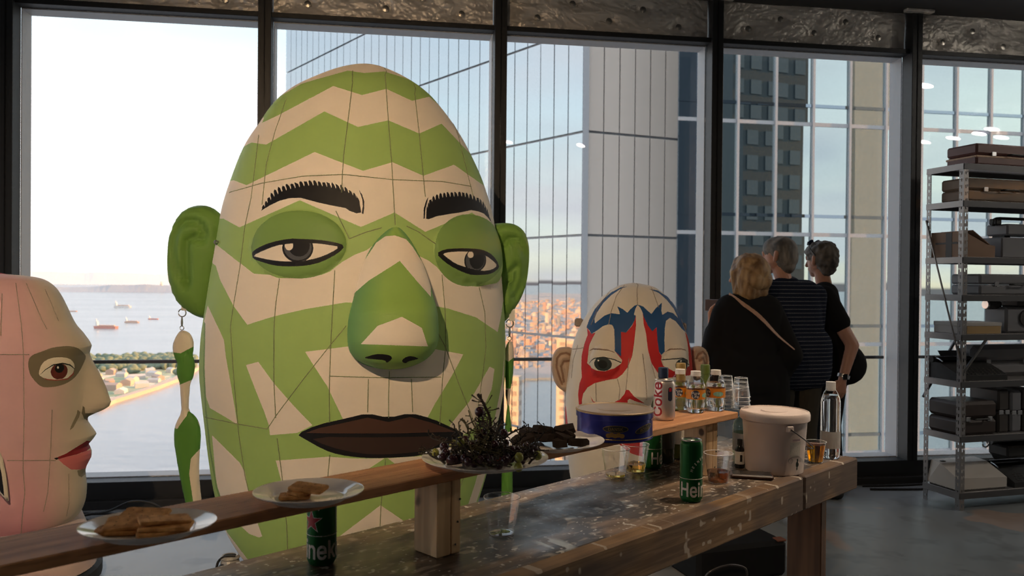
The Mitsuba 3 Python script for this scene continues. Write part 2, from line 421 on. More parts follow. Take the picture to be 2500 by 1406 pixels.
spotlight(-0.95, 0.35, 2.95, (-0.95, 4.0, 1.10), 1.10, 'black spotlight aimed at the green head', color=(1.0, 0.70, 0.42), beam=36)
spotlight(1.12, 2.109, 3.05, (0.6, 2.3, 0.9), 0.30, 'black spotlight over the workbench', color=(1.0, 0.80, 0.58))
spotlight(1.995, 2.20, 3.05, (1.2, 2.4, 0.9), 0.18, 'black spotlight right of the workbench', color=(1.0, 0.82, 0.62))
for _x, _y, _z, _l, _g in ((4.117, 5.234, 3.25, 'near the glass', 2.5), (6.358, 3.778, 3.2, 'first of the far group', 6), (6.25, 4.041, 3.2, 'second of the far group', 5), (5.868, 3.882, 3.1, 'fourth of the far group', 4), (6.328, 4.101, 3.1, 'third of the far group', 3), (5.751, 3.573, 3.1, 'alone beside the far group', 3)):
    spotlight(_x, _y, _z, (_x - 0.6, _y - 0.3, 0.0), 0.02, 'black spotlight on the right, ' + _l, color=(1.0, 0.92, 0.80), glow=_g * 1.6, r=0.075)

# ------------------------------------------------------------------ what stands outside
SEA = -250.0
def water_bump(p, n, uv):
    return FB(p.x * 0.012, p.y * 0.03, 0.0, 4) * 14 + FB(p.x * 0.0016, p.y * 0.004, 3.0, 2) * 30
def water_col(p, n, uv):
    return MX((0.17, 0.205, 0.235), (0.24, 0.27, 0.295), FB(p.x * 0.001, p.y * 0.003, 1.0, 3))
scene['m_sea'] = {'type': 'bumpmap', 'arbitrary': mikit.proc(lambda p, n, uv: FB(p.x * 0.02, p.y * 0.035, 0.0, 3) * 1.2, eps=2.0), 'scale': 1.0,
                  'bsdf': {'type': 'principled', 'base_color': mikit.proc(water_col), 'roughness': 0.22, 'specular': 0.45}}
sea = obj('harbour_water', (np.array([[-60000, -20000, SEA], [60000, -20000, SEA], [60000, 60000, SEA], [-60000, 60000, SEA]], float), np.array([[0, 1, 2], [0, 2, 3]])), 'm_sea')
mark(sea, 'wide pale blue grey harbour water far below the window', 'water', kind='stuff')

def hills(name, label, pts, height, seed, mt, depth=900.0):
    p = spline(pts, 160); n = len(p)
    h = height * (0.45 + 0.55 * meshkit.fbm(np.stack([np.linspace(0, 14, n), np.full(n, seed), np.zeros(n)], 1), 4))
    h[[0, -1]] = 1
    d = p / np.linalg.norm(p, axis=1, keepdims=True)
    V = np.vstack([np.c_[p, np.full(n, SEA)], np.c_[p + d * depth * .4, SEA + h], np.c_[p + d * depth, SEA + h * .8], np.c_[p + d * depth * 1.6, np.full(n, SEA)]])
    i = np.arange(n - 1); q = np.vstack([np.stack([i + r * n, i + 1 + r * n, i + 1 + (r + 1) * n, i + (r + 1) * n], 1) for r in range(3)])
    k = obj(name, (V, q), mt); mark(k, label, 'shore'); return k
mat('m_shore', (0.34, 0.385, 0.43), 1.0)  # distance haze is painted into this blue grey
mat('m_haze_hill', (0.62, 0.65, 0.68), 1.0)  # near sky colour for the haze layer, shaped as an added ridge
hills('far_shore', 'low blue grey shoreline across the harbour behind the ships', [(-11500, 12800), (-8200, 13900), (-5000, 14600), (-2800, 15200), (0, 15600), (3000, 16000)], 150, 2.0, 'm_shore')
hills('hazy_ridge', 'pale ridge added as the haze layer above the far shoreline', [(-24000, 26000), (-15000, 29000), (-8000, 31000), (0, 32000)], 520, 7.0, 'm_haze_hill', 2500)
mat('m_shed', (0.85, 0.70, 0.55), 0.9)
def ground(px, py):
    """the point of the sea plane at this bearing (tangents right of and below straight ahead)"""
    return np.array([px, 1.0]) * (EYE - SEA) / py
for j, (tx, ty, w, h) in enumerate([(-.493, .0170, 90, 80), (-.465, .0170, 70, 70), (-.450, .0168, 80, 80), (-.428, .0168, 40, 190), (-.53, .017, 60, 60)]):
    g = ground(tx, ty)
    m = cbox(w, w, h * .8, 2, (g[0] * .985, g[1] * .985, SEA)); b = obj('shore_building', cat([m, cbox(w * .5, w * .8, h, 2, (g[0] * .985, g[1] * .985, SEA))]), 'm_shed')
    mark(b, 'tiny sunlit building on the far shoreline', 'building', 'buildings on the far shoreline')

# ships, their colours paled to carry the air haze
mat('m_hull', (0.58, 0.29, 0.24), 0.7); mat('m_hull_pale', (0.60, 0.43, 0.34), 0.7)
def ship(tx, ty, length, label, mt, loaded=True):
    g = ground(tx, ty); L = length; B = L * 0.13; H = L * 0.10
    t = thing('cargo_ship', label, 'ship')
    ol = np.array([(-.5, -.4), (-.47, .5), (.40, .5), (.5, 0), (.40, -.5), (-.47, -.5)]) * [L, B]
    hull = hullpts(np.c_[ol, np.full(6, H)], np.c_[ol * [0.95, 0.8], np.zeros(6)])
    obj('hull', move(hull, g[0], g[1], SEA), mt, t)
    house = cat([cbox(L * .09, B * .8, H * 1.5, .5, (-L * .38, 0, H)), cbox(L * .05, B * .9, H * .5, .5, (-L * .38, 0, H * 2.5)), cbox(L * .02, B * .2, H * .9, .3, (-L * .41, 0, H * 3))])
    obj('bridge_house', move(house, g[0], g[1], SEA), 'm_white', t)
    if loaded:
        for q in range(4): obj('hatch', move(cbox(L * .13, B * .7, H * .45, .4, (-L * .22 + q * L * .165, 0, H)), g[0], g[1], SEA), 'm_hull_pale', t)
ship(-.495, .0622, 122, 'nearest and longest red cargo ship on the water', 'm_hull')
ship(-.4635, .0550, 84, 'short orange cargo ship right of the nearest red ship', 'm_hull_pale')
ship(-.4375, .0506, 64, 'small plain red barge close to the green ear', 'm_hull', False)
ship(-.4750, .0364, 150, 'farthest pale cargo ship on the water', 'm_white')
ship(-.5370, .0420, 80, 'pale ship beside the forehead of the pink head', 'm_hull_pale', False)

# the low island, air haze put into its paled colours
def isl(px, py): 
    g = ground((px - 1250) / 2000, (py - 680) / 2000); return g
il = np.array([isl(*q) for q in [(130, 889), (300, 886), (400, 887), (470, 888), (487, 897), (455, 916), (430, 930), (380, 950), (320, 970), (275, 984), (240, 1000), (130, 1020)]])
def island_col(p, n, uv):
    a = FB(p.x * 0.012, p.y * 0.006, 0.0, 3); b = FB(p.x * 0.05, p.y * 0.025, 3.0, 2)
    c = MX((0.22, 0.275, 0.185), (0.36, 0.39, 0.28), SS(0.35, 0.65, a))
    return MX(c, mi.Color3f(0.62, 0.50, 0.38), SS(0.60, 0.68, b))
mat('m_island', mikit.proc(island_col), 1.0)
im = trimesh.creation.extrude_polygon(Polygon(il).buffer(0), 6.0, engine='earcut'); move(im, 0, 0, SEA)
isle = obj('low_island', im, 'm_island'); mark(isle, 'flat green island with a curved sandy shore below the left window', 'island')
sand = LineString([isl(*q) for q in [(485, 899), (455, 918), (430, 932), (380, 952), (320, 972), (275, 986), (240, 1002)]]).buffer(9)
mat('m_sand', (0.40, 0.345, 0.29), 1.0)
obj('shore_path', move(trimesh.creation.extrude_polygon(sand, 8.0, engine='earcut'), 0, 0, SEA), 'm_sand', isle)
rb = np.random.default_rng(3)
mat('m_roof_a', (0.52, 0.50, 0.47), 0.9); mat('m_roof_b', (0.42, 0.33, 0.28), 0.9)
nb, homes, tries = 0, [], 0
while nb < 44 and tries < 3000:
    tries += 1
    q = isl(rb.uniform(190, 470), rb.uniform(893, 985))
    if not Polygon(il).buffer(-14).contains(shapely.Point(q)): continue
    if rb.random() < 0.25 + 0.8 * (q[1] > 2150) or any(np.hypot(q[0] - e_[0], q[1] - e_[1]) < 52 for e_ in homes): continue
    homes.append(q)
    w, l, h = rb.uniform(12, 26), rb.uniform(14, 40), rb.uniform(6, 13)
    m = cat([pbox(w, l, h), hullpts([(-w / 2, -l / 2, h), (w / 2, -l / 2, h), (-w / 2, l / 2, h), (w / 2, l / 2, h), (0, -l / 2, h + 4), (0, l / 2, h + 4)])])
    turn(m, rb.uniform(0, 180)); move(m, q[0], q[1], SEA + 6.05)
    b = obj('island_house', m, 'm_roof_a' if rb.random() < .7 else 'm_roof_b'); mark(b, 'small low house on the flat green island', 'house', 'houses on the green island'); nb += 1
mat('m_trees', (0.17, 0.22, 0.16), 1.0)
V = []
for q in range(420):
    px = rb.uniform(180, 480); py = rb.choice([rb.uniform(883, 893), rb.uniform(890, 930)])
    g = isl(px, py)
    if py > 889 and not Polygon(il).contains(shapely.Point(g)): continue
    if any(np.hypot(g[0] - e_[0], g[1] - e_[1]) < 42 for e_ in homes): continue
    if py < 889 and not (305 < px < 342 or 345 < px < 425): continue
    s = trimesh.creation.icosphere(subdivisions=1, radius=1.0); s.apply_scale([rb.uniform(8, 16), rb.uniform(8, 16), rb.uniform(7, 13)])
    V.append(move(s, g[0], g[1], SEA + 6.2 - s.bounds[0, 2]))
tr = obj('island_trees', cat(V), 'm_trees', smooth=True); mark(tr, 'dark green tree tops along the back of the island', 'trees', kind='stuff')

# the glass tower next door
CZ, FH = 3.32, 4.17                                                   # a floor line and the floor height
mat('m_tower_metal', (0.34, 0.36, 0.38), 0.5, metal=0.3)
for nm, c in (('m_glass_sky', (0.50, 0.535, 0.56)), ('m_glass_teal', (0.42, 0.52, 0.53)), ('m_glass_teal_b', (0.39, 0.48, 0.50)), ('m_glass_blue', (0.21, 0.28, 0.345))):
    scene[nm] = {'type': 'twosided', 'bsdf': {'type': 'conductor', 'material': 'none', 'specular_reflectance': {'type': 'rgb', 'value': list(c)}}}
scene['m_glass_warm_paint'] = {'type': 'twosided', 'bsdf': {'type': 'blendbsdf', 'weight': 0.7, 'a': {'type': 'conductor', 'material': 'none', 'specular_reflectance': {'type': 'rgb', 'value': [.47, .50, .52]}}, 'b': {'type': 'diffuse', 'reflectance': {'type': 'rgb', 'value': [.86, .77, .67]}}}}  # diffuse beige share paints in the warm sky reflection
tw = thing('glass_tower', 'tall mirror glass office tower filling the view behind the green head', 'building')
corner = np.array([2.89, 33.0]); d1 = np.array([-0.61, 0.7924]); d2 = np.array([0.92, 0.3919]); f0 = np.array([6.05, 30.2]); d3 = np.array([0.985, 0.1725])
A1 = corner + d1 * 31.0; B1 = corner + d2 * 4.5; F1 = f0 + d3 * 24
inset = 0.09
core = Polygon([A1 + [inset, inset * 1.2], corner + [0, inset * 1.7], B1 + [-0.05, inset], f0 + [0.02, inset * 1.5], F1 + [0, inset], F1 + [0, 40], A1 + [8, 30]])
obj('core', move(trimesh.creation.extrude_polygon(core.buffer(0), 330.0, engine='earcut'), 0, 0, SEA), 'm_tower_metal', tw)
rp = np.random.default_rng(5)
def facade(start, d, cols, cw, rows, mats, tilt=0.0009, gap=0.05):
    n = np.array([d[1], -d[0]])
    base = mikit.ply(pbox(cw - gap, 0.04, FH - 0.10, (0, 0, 0.05)), mats[0])
    for c in range(cols):
        for r in rows:
            p = start + d * cw * (c + 0.5)
            k = key_of('glass_panel', tw)
            e = dict(base); e['bsdf'] = {'type': 'ref', 'id': mats[(c * 7 + r * 3 + int(rp.integers(3))) % len(mats)]}
            e['to_world'] = T().translate([p[0], p[1], CZ + r * FH]).rotate([0, 0, 1], math.degrees(math.atan2(d[1], d[0])) + math.degrees(tilt * rp.normal())).rotate([1, 0, 0], math.degrees(tilt * rp.normal()))
            scene[k] = e
facade(corner + d1 * 0.12, d1, 12, 0.905, range(-3, 3), ['m_glass_sky'])
facade(corner + d1 * (0.12 + 12 * 0.905), d1, 22, 0.905, range(-3, 4), ['m_glass_sky'])
facade(corner + d2 * 0.10, d2, 6, 0.735, range(-2, 3), ['m_glass_warm_paint'])
facade(f0, d3, 1, 0.80, range(-2, 2), ['m_glass_blue'])
facade(f0 + d3 * 0.80, d3, 13, 1.52, range(-2, 2), ['m_glass_teal', 'm_glass_teal_b', 'm_glass_teal'], tilt=0.003)
for c in range(14):                                                   # fins, floor bands and reflected dark lines of the near face
    p = f0 + d3 * (0.80 + 1.52 * c) + np.array([d3[1], -d3[0]]) * 0.06
    m = pbox(0.09, 0.14, 6 * FH, (0, 0, CZ - 3 * FH)); turn(m, 9.93); move(m, p[0], p[1], 0); obj('fin', m, 'm_tower_metal', tw)
for r in range(-3, 4):
    p = f0 + d3 * 11 + np.array([d3[1], -d3[0]]) * 0.03
    for dz, hh in ((-0.09, 0.14), (0.62, 0.12)):  # the upper dark strips are window reflections built as bands
        m = pbox(22, 0.06, hh, (0, 0, CZ + r * FH + dz)); turn(m, 9.93); move(m, p[0], p[1], 0); obj('floor_band', m, 'm_tower_metal' if dz < 0 else 'm_glass_blue', tw)
m = pbox(0.22, 0.22, 34, (corner[0] + 0.02, corner[1] - 0.02, CZ - 4 * FH)); obj('corner_post', m, 'm_tower_metal', tw)

# towers and city that this glass mirrors
mat('m_dark_window', (0.085, 0.115, 0.135), 0.3); mat('m_dark_tower', (0.035, 0.05, 0.06), 0.4); mat('m_beige_tower', (0.66, 0.56, 0.45), 0.8); mat('m_pale_glow', (0.75, 0.58, 0.36), 0.8)
def block(name, label, x0, x1, y0, y1, top, mt, win):
    t = thing(name, label, 'building')
    obj('walls', move(pbox(x1 - x0, y1 - y0, top - SEA), (x0 + x1) / 2, (y0 + y1) / 2, SEA), mt, t)
    n = max(2, int((x1 - x0) / 3.5)); w = (x1 - x0) / n
    for c in range(n if win else 0):
        for r in range(-9, 12):
            if r * 4.2 + 4 > top: continue
            obj('window', pbox(w * .6, 0.3, 2.4, (x0 + w * (c + .5), y1 + 0.05, r * 4.2)), win, t)
block('dark_tower', 'dark tower mirrored in the near face of the glass tower', 71.6, 86.0, -90, -60, 62, 'm_dark_tower', 'm_dark_window')
block('beige_tower', 'slim beige tower mirrored in the near face of the glass tower', 96.7, 103.4, -62.5, -60, 75, 'm_beige_tower', None)
mat('m_city', VC, 0.9)
rc = np.random.default_rng(11)
V, F, C, nv = [], [], [], 0
bx = np.array(trimesh.creation.box([1, 1, 1]).vertices) + [0, 0, .5]; bf = np.array(trimesh.creation.box([1, 1, 1]).faces)
pal = np.array([(.66, .44, .36), (.74, .54, .42), (.60, .42, .36), (.78, .70, .62), (.50, .44, .42), (.42, .42, .43)])
for q in range(6000):
    D = 2300 * (10500 / 2300) ** rc.random(); az = rc.uniform(-0.35, 0.62)
    x, y = -math.cos(az) * D, math.sin(az) * D
    h = 10 + 30 * rc.random() ** 3 + (90 * rc.random() ** 2 if rc.random() < .03 else 0)
    v = bx * [rc.uniform(7, 26) * (D / 3500) ** .5, rc.uniform(7, 26) * (D / 3500) ** .5, h * .7]
    a = rc.uniform(0, PI); ca, sa = math.cos(a), math.sin(a)
    V.append(np.c_[v[:, 0] * ca - v[:, 1] * sa + x, v[:, 0] * sa + v[:, 1] * ca + y, v[:, 2] + SEA + 4]); F.append(bf + nv); nv += 8
    C.append(np.tile(pal[rc.integers(6)], (8, 1)))
ck = key_of('brick_city'); scene[ck] = mikit.ply((np.vstack(V), np.vstack(F)), 'm_city', smooth=False, color=np.vstack(C))
mark(ck, 'sunset lit city of low brick blocks mirrored in the glass tower', 'city', kind='stuff')
def land_col(p, n, uv):
    return MX((0.27, 0.31, 0.35), (0.38, 0.385, 0.40), SS(0.4, 0.6, FB(p.x * 0.004, p.y * 0.004, 0.0, 3)))
mat('m_land', mikit.proc(land_col), 1.0)  # grey blue haze over the land is put into the colour
a = np.linspace(-0.5, 0.8, 40)
lp = Polygon(np.vstack([np.c_[-np.cos(a), np.sin(a)] * 2050, (np.c_[-np.cos(a), np.sin(a)] * 16000)[::-1]]))
lk = obj('city_ground', move(trimesh.creation.extrude_polygon(lp, 5.0, engine='earcut'), 0, 0, SEA), 'm_land'); mark(lk, 'low land under the mirrored city across the river', 'ground')
def slim(name, label, x, y, w, top):
    t = thing(name, label, 'building')
    obj('walls', move(pbox(w, w, top - SEA), x, y, SEA), 'm_beige_tower', t)
    for s in range(4):
        for r in range(int((top - SEA) / 9)):
            m = pbox(w * .7, 0.6, 4.0, (0, -w / 2, top - 9 * r - 8)); turn(m, 90 * s); move(m, x, y, 0); obj('window_band', m, 'm_roof_b', t)
slim('sunlit_tower', 'sunlit tan tower mirrored beside the ear of the clown head', -866, 200, 24, -62)
slim('sunlit_tower', 'slimmer sunlit tower mirrored beside the green earring', -672, 212, 12, -82)

# ------------------------------------------------------------------ the shapes of the three inflated heads
class Loft:
    """An upright egg: rows (half width, centre x, z) from the bottom to the top; depth = ratio * half width; relief pushes the skin out."""
    def __init__(self, rows, yc, ratio, relief=None):
        r = np.array(rows, float)
        s = np.concatenate([[0], np.cumsum(np.hypot(np.diff(r[:, 0]), np.diff(r[:, 2])))])
        self.sp = PchipInterpolator(s / s[-1], r); self.yc, self.ratio, self.relief = yc, ratio, relief
        self.len = s[-1]
    def __call__(self, u, v, h=0.0):
        v = np.clip(v, 0, 1)
        a, cx, z = self.sp(v).T
        if self.relief is not None: h = h + self.relief(u, v)
        k = np.clip(a / 0.12, 0, 1)
        return np.stack([cx + (a + h * k) * np.sin(u), self.yc - (a * self.ratio + h * k) * np.cos(u), z], -1)

def dome(u, v, u0, v0, su, sv, p=0.5):
    d = ((u - u0) / su) ** 2 + ((v - v0) / sv) ** 2
    return np.clip(1 - d, 0, 1) ** p
def gauss(u, v, u0, v0, su, sv):
    return np.exp(-(((u - u0) / su) ** 2 + ((v - v0) / sv) ** 2))

# outlines and paint of the heads, in each head's own surface coordinates (angle around, way up) or metres (x, z)
GREEN_ROWS = [(0.000,-0.807,0.004), (0.297,-0.807,0.006), (0.479,-0.807,0.048), (0.574,-0.810,0.179), (0.628,-0.801,0.294), (0.666,-0.795,0.428), (0.695,-0.788,0.571), (0.720,-0.782,0.733), (0.740,-0.778,0.875), (0.749,-0.778,0.995), (0.745,-0.776,1.136), (0.736,-0.771,1.246), (0.717,-0.766,1.416), (0.692,-0.762,1.597), (0.665,-0.764,1.758), (0.617,-0.765,1.920), (0.546,-0.771,2.087), (0.491,-0.769,2.178), (0.420,-0.773,2.281), (0.348,-0.767,2.355), (0.244,-0.754,2.422), (0.132,-0.747,2.475), (0.070,-0.740,2.495), (0.000,-0.740,2.507)]
GREEN_PAINT = [
('green',[(-.989,.8116),(-.896,.813),(-.823,.8151),(-.761,.8174),(-.704,.8199),(-.59,.8273),(-.537,.8311),(-.436,.8394),(-.339,.8484),(-.248,.8586),(-.159,.8699),(.189,.8508),(.48,.8682),(.651,.8562),(.765,.8492),(.937,.8579),(1.054,.8634),(1.232,.8709),(1.278,.8662),(1.339,.8622),(1.75,.8597),(1.778,.854),(1.795,.8498),(1.804,.8456),(1.804,.8414),(1.804,.8484),(1.778,.8722),(1.726,.8863),(1.718,.8947),(1.692,.9017),(1.683,.9073),(1.666,.9129),(1.64,.9185),(1.12,.9149),(1.038,.9178),(.909,.919),(.803,.9215),(.707,.9248),(.614,.9289),(.367,.9191),(.184,.9125),(-.024,.9185),(-.148,.9227),(-.271,.911),(-.329,.9061),(-.386,.9016),(-.445,.8977),(-.507,.8942),(-.633,.8887),(-.699,.8868),(-.777,.8854),(-.805,.879),(-.846,.8737),(-.901,.869),(-.976,.8652),(-1.464,.8656),(-1.468,.8582),(-1.502,.8442),(-1.445,.834),(-1.051,.8223)]),
('green',[(-1.536,.7741),(-1.054,.7751),(-.93,.7764),(-.666,.7682),(-.57,.7756),(-.484,.7834),(-.443,.7875),(-.365,.7961),(-.174,.8193),(-.026,.8071),(.147,.7922),(.412,.8065),(.546,.7972),(.684,.7887),(.801,.7979),(.871,.803),(.951,.8085),(1.049,.8146),(1.083,.8083),(1.119,.8022),(1.159,.7962),(1.203,.7905),(1.255,.785),(1.317,.7799),(1.401,.7753),(1.821,.7741),(1.838,.7699),(1.847,.7629),(1.847,.7545),(1.856,.7475),(1.856,.732),(1.864,.7236),(1.856,.7222),(1.362,.724),(1.258,.7268),(1.18,.7301),(1.116,.7337),(1.06,.7374),(.963,.7451),(.77,.733),(.62,.7225),(.504,.7308),(.393,.7395),(.176,.725),(-.182,.7522),(-.328,.7387),(-.482,.7259),(-.609,.7168),(-.706,.7111),(-.761,.7083),(-.917,.7153),(-1.036,.7197),(-1.545,.725),(-1.545,.7334),(-1.554,.7418),(-1.545,.7503),(-1.528,.7573),(-1.528,.7657)]),
('green',[(-1.562,.6703),(-1.562,.6689),(-1.048,.6636),(-.942,.6594),(-.865,.6556),(-.744,.6486),(-.639,.6542),(-.505,.6626),(-.388,.6712),(-.245,.6831),(-.067,.6679),(.16,.6478),(.378,.6682),(.493,.6542),(.582,.6437),(.707,.6535),(.801,.6603),(.908,.6675),(1.037,.6752),(1.124,.6669),(1.173,.6628),(1.23,.6587),(1.298,.6547),(1.391,.6508),(1.465,.6449),(1.873,.6359),(1.873,.5876),(1.493,.5861),(1.35,.5808),(1.267,.5756),(1.144,.5739),(1.009,.5704),(.914,.5715),(.832,.5748),(.763,.5792),(.694,.5874),(.652,.5966),(.597,.6046),(.518,.612),(.486,.6228),(.445,.6329),(.373,.6369),(.31,.636),(.253,.6271),(.195,.6172),(.124,.6111),(.049,.6013),(-.019,.5889),(-.067,.5845),(-.172,.5812),(-.253,.58),(-.345,.5798),(-.407,.584),(-.537,.5855),(-.627,.5947),(-.677,.5994),(-.794,.6089),(-.852,.6132),(-.919,.6175),(-1.004,.622),(-1.136,.627),(-1.562,.6311),(-1.562,.6395),(-1.562,.6465),(-1.562,.6549),(-1.562,.6619)]),
('green',[(-1.562,.6101),(-1.493,.608),(-1.042,.5968),(-.96,.5862),(-.897,.5758),(-.834,.5673),(-.781,.5589),(-.733,.5507),(-.689,.5425),(-.635,.5342),(-.538,.5179),(-.353,.5296),(-.142,.5404),(.088,.5494),(.137,.549),(.61,.5451),(.723,.5411),(.838,.5346),(.973,.5278),(1.052,.5204),(1.145,.5128),(1.265,.5046),(1.308,.516),(1.409,.5373),(1.478,.5471),(1.873,.5583),(1.873,.5596),(1.873,.547),(1.873,.446),(1.864,.4348),(1.864,.4096),(1.856,.3984),(1.856,.3479),(1.847,.3367),(1.847,.3114),(1.838,.2988),(1.838,.2736),(1.83,.2624),(1.812,.2525),(1.812,.2413),(1.787,.2315),(1.761,.2021),(1.769,.1909),(1.769,.1796),(1.752,.1698),(1.692,.1614),(1.614,.1544),(1.059,.1662),(.902,.1734),(.784,.1781),(.596,.1847),(.437,.1891),(.293,.1921),(.225,.1932),(.089,.1943),(.022,.1944),(-.117,.1937),(-.19,.1928),(-.348,.1897),(-.539,.1845),(-.66,.1804),(-.831,.1738),(-.856,.1823),(-.92,.1995),(-.972,.2072),(-1.054,.2131),(-1.087,.2238),(-1.474,.2317),(-1.502,.2427),(-1.511,.2525),(-1.511,.2624),(-1.536,.2918),(-1.536,.303),(-1.528,.3142),(-1.545,.324),(-1.536,.3367),(-1.545,.3479),(-1.536,.3605),(-1.545,.3717),(-1.545,.3843),(-1.536,.3984),(-1.545,.411),(-1.545,.4236),(-1.554,.4362),(-1.554,.4488),(-1.562,.46)]),
('cream',[(-1.099,.5408),(-1.013,.5344),(-.95,.5279),(-.899,.5215),(-.853,.5151),(-.811,.5087),(-.774,.5023),(-.741,.496),(-.728,.4888),(-.708,.4745),(-.686,.4621),(-.666,.4497),(-.65,.4372),(-.63,.4075),(-.618,.3848),(-.709,.3907),(-.76,.3935),(-.813,.3958),(-.875,.398),(-.948,.3998),(-.971,.4061),(-.998,.4123),(-1.028,.4185),(-1.023,.4265),(-1.021,.4345),(-1.022,.4423),(-1.03,.4499),(-1.042,.4576),(-1.055,.4652),(-1.072,.4728),(-1.091,.4804),(-1.092,.4872),(-1.097,.4941),(-1.11,.5008),(-1.13,.5075),(-1.157,.5142),(-1.112,.5342)]),
('cream',[(-.966,.3611),(-.899,.3576),(-.842,.3537),(-.792,.3497),(-.705,.3412),(-.629,.3323),(-.585,.3203),(-.572,.2997),(-.562,.2787),(-.525,.2512),(-.51,.2369),(-.503,.2294),(-.539,.2264),(-.639,.2289),(-.711,.2369),(-.751,.2406),(-.834,.2471),(-.879,.25),(-.93,.2525),(-.993,.2545),(-.995,.269),(-1.003,.2832),(-1.009,.2902),(-.991,.3065),(-.979,.3224),(-.972,.3381)]),
('green',[(-1.154,.5172),(-1.119,.5101),(-1.092,.503),(-1.073,.4959),(-1.062,.4887),(-1.055,.4815),(-1.046,.4671),(-1.042,.4526),(-1.035,.4456),(-1.032,.4385),(-1.034,.4313),(-1.04,.424),(-1.062,.4018),(-1.073,.3942),(-1.081,.3352),(-1.063,.3206),(-1.05,.3057),(-1.044,.2906),(-1.043,.2829),(-1.021,.2762),(-1.002,.2695),(-.985,.2627),(-.97,.2557),(-.957,.2486),(-1.513,.2325),(-1.511,.2399),(-1.519,.2469),(-1.519,.2554),(-1.528,.2624),(-1.528,.2792),(-1.536,.2862),(-1.536,.303),(-1.528,.3114),(-1.536,.3184),(-1.536,.3269),(-1.545,.3339),(-1.545,.3507),(-1.536,.3591),(-1.545,.3661),(-1.545,.4306),(-1.554,.4376),(-1.554,.453),(-1.562,.4614),(-1.562,.5024),(-1.531,.5088)]),
('lid',[(-1.154,.5172),(-1.119,.5101),(-1.092,.503),(-1.073,.4959),(-1.062,.4887),(-1.055,.4815),(-1.046,.4671),(-1.042,.4526),(-1.035,.4456),(-1.032,.4385),(-1.034,.4313),(-1.04,.424),(-1.062,.4018),(-1.073,.3942),(-1.081,.3352),(-1.063,.3206),(-1.05,.3057),(-1.044,.2906),(-1.043,.2829),(-1.021,.2762),(-1.002,.2695),(-.985,.2627),(-.97,.2557),(-.957,.2486),(-.915,.2516),(-.927,.2587),(-.956,.2725),(-.972,.2794),(-.991,.2861),(-.996,.3009),(-1.006,.3155),(-1.012,.3227),(-1.029,.337),(-1.025,.3955),(-1.017,.403),(-.999,.4249),(-.995,.4321),(-.993,.4393),(-.996,.4463),(-1.002,.4533),(-1.005,.4611),(-1.013,.4765),(-1.027,.4919),(-1.042,.4996),(-1.063,.5072),(-1.09,.5149)]),
('cream',[(-.521,.4655),(-.427,.4707),(-.377,.4593),(-.307,.4422),(-.26,.4318),(-.194,.416),(-.085,.3913),(-.177,.3804),(-.361,.375),(-.366,.3892),(-.396,.4079),(-.435,.4281),(-.461,.4409),(-.49,.4532)]),
('cream',[(-.128,.4859),(.11,.4932),(.204,.4925),(.398,.4908),(.609,.4883),(.844,.4785),(.711,.4394),(.673,.4273),(.636,.4152),(.581,.3928),(.341,.3971),(.213,.3987),(.089,.3998),(.002,.4429),(-.062,.4644)]),
('cream',[(1.126,.4576),(1.201,.4528),(1.19,.4458),(1.182,.4388),(1.172,.4247),(1.124,.4129),(1.082,.4011),(1.05,.3896),(1.008,.3732),(.902,.3662),(.769,.3734),(.77,.3842),(.839,.3987),(.916,.4129),(.982,.4297),(1.032,.4409),(1.061,.4465)]),
('cream',[(1.469,.4725),(1.446,.4658),(1.428,.4591),(1.412,.4523),(1.399,.4456),(1.392,.4387),(1.39,.4317),(1.371,.4244),(1.342,.4096),(1.332,.4021),(1.326,.3945),(1.322,.379),(1.282,.3647),(1.247,.3503),(1.231,.3431),(1.204,.3285),(1.193,.3078),(1.189,.2866),(1.183,.2794),(1.172,.2651),(1.166,.2504),(1.384,.2405),(1.378,.2492),(1.38,.2573),(1.388,.2651),(1.399,.2728),(1.413,.2804),(1.411,.2883),(1.411,.2961),(1.415,.3037),(1.422,.3112),(1.432,.3186),(1.446,.3259),(1.445,.3341),(1.448,.3423),(1.453,.3504),(1.76,.3584),(1.469,.3663),(1.478,.3743),(1.773,.3819),(1.469,.3894),(1.471,.3967),(1.481,.4039),(1.807,.4106),(1.475,.4191),(1.453,.4272),(1.44,.4351),(1.435,.4428),(1.439,.4503),(1.447,.4577),(1.457,.4651)]),
('cream',[(-.329,.3412),(-.155,.346),(.005,.3496),(.149,.3472),(.343,.3457),(.264,.3343),(.155,.3172),(.022,.3172),(-.08,.3168),(-.186,.3158),(-.298,.3143)]),
('cream',[(.361,.3455),(.467,.3454),(.619,.3445),(.812,.3438),(.786,.3347),(.743,.333),(.62,.3311),(.471,.3276)]),
('cream',[(.068,.2338),(.183,.2534),(.347,.2804),(.543,.2515),(.644,.2317),(.731,.2167),(.806,.1952),(.846,.1844),(.891,.1738),(.75,.1794),(.632,.1835),(.478,.1881),(.34,.1913),(.21,.1933),(.125,.1941),(-.002,.1944),(-.088,.1939),(-.029,.2083)]),
('lid',[(.072,.6244),(.07,.6174),(.06,.6106),(.045,.6041),(.023,.5981),(-.004,.5928),(-.037,.5882),(-.074,.5846),(-.094,.5832),(-.115,.5818),(-.159,.5801),(-.205,.5795),(-.253,.58),(-.302,.5815),(-.351,.5841),(-.399,.5877),(-.445,.5923),(-.487,.5976),(-.524,.6037),(-.554,.6103),(-.576,.6173),(-.587,.6245),(-.588,.6317),(-.578,.6387),(-.557,.6452),(-.527,.6512),(-.489,.6565),(-.445,.661),(-.397,.6646),(-.346,.6672),(-.294,.6687),(-.242,.6692),(-.19,.6685),(-.141,.6668),(-.095,.6641),(-.074,.6622),(-.054,.6604),(-.017,.6559),(.014,.6506),(.038,.6446),(.056,.6382),(.068,.6314)]),
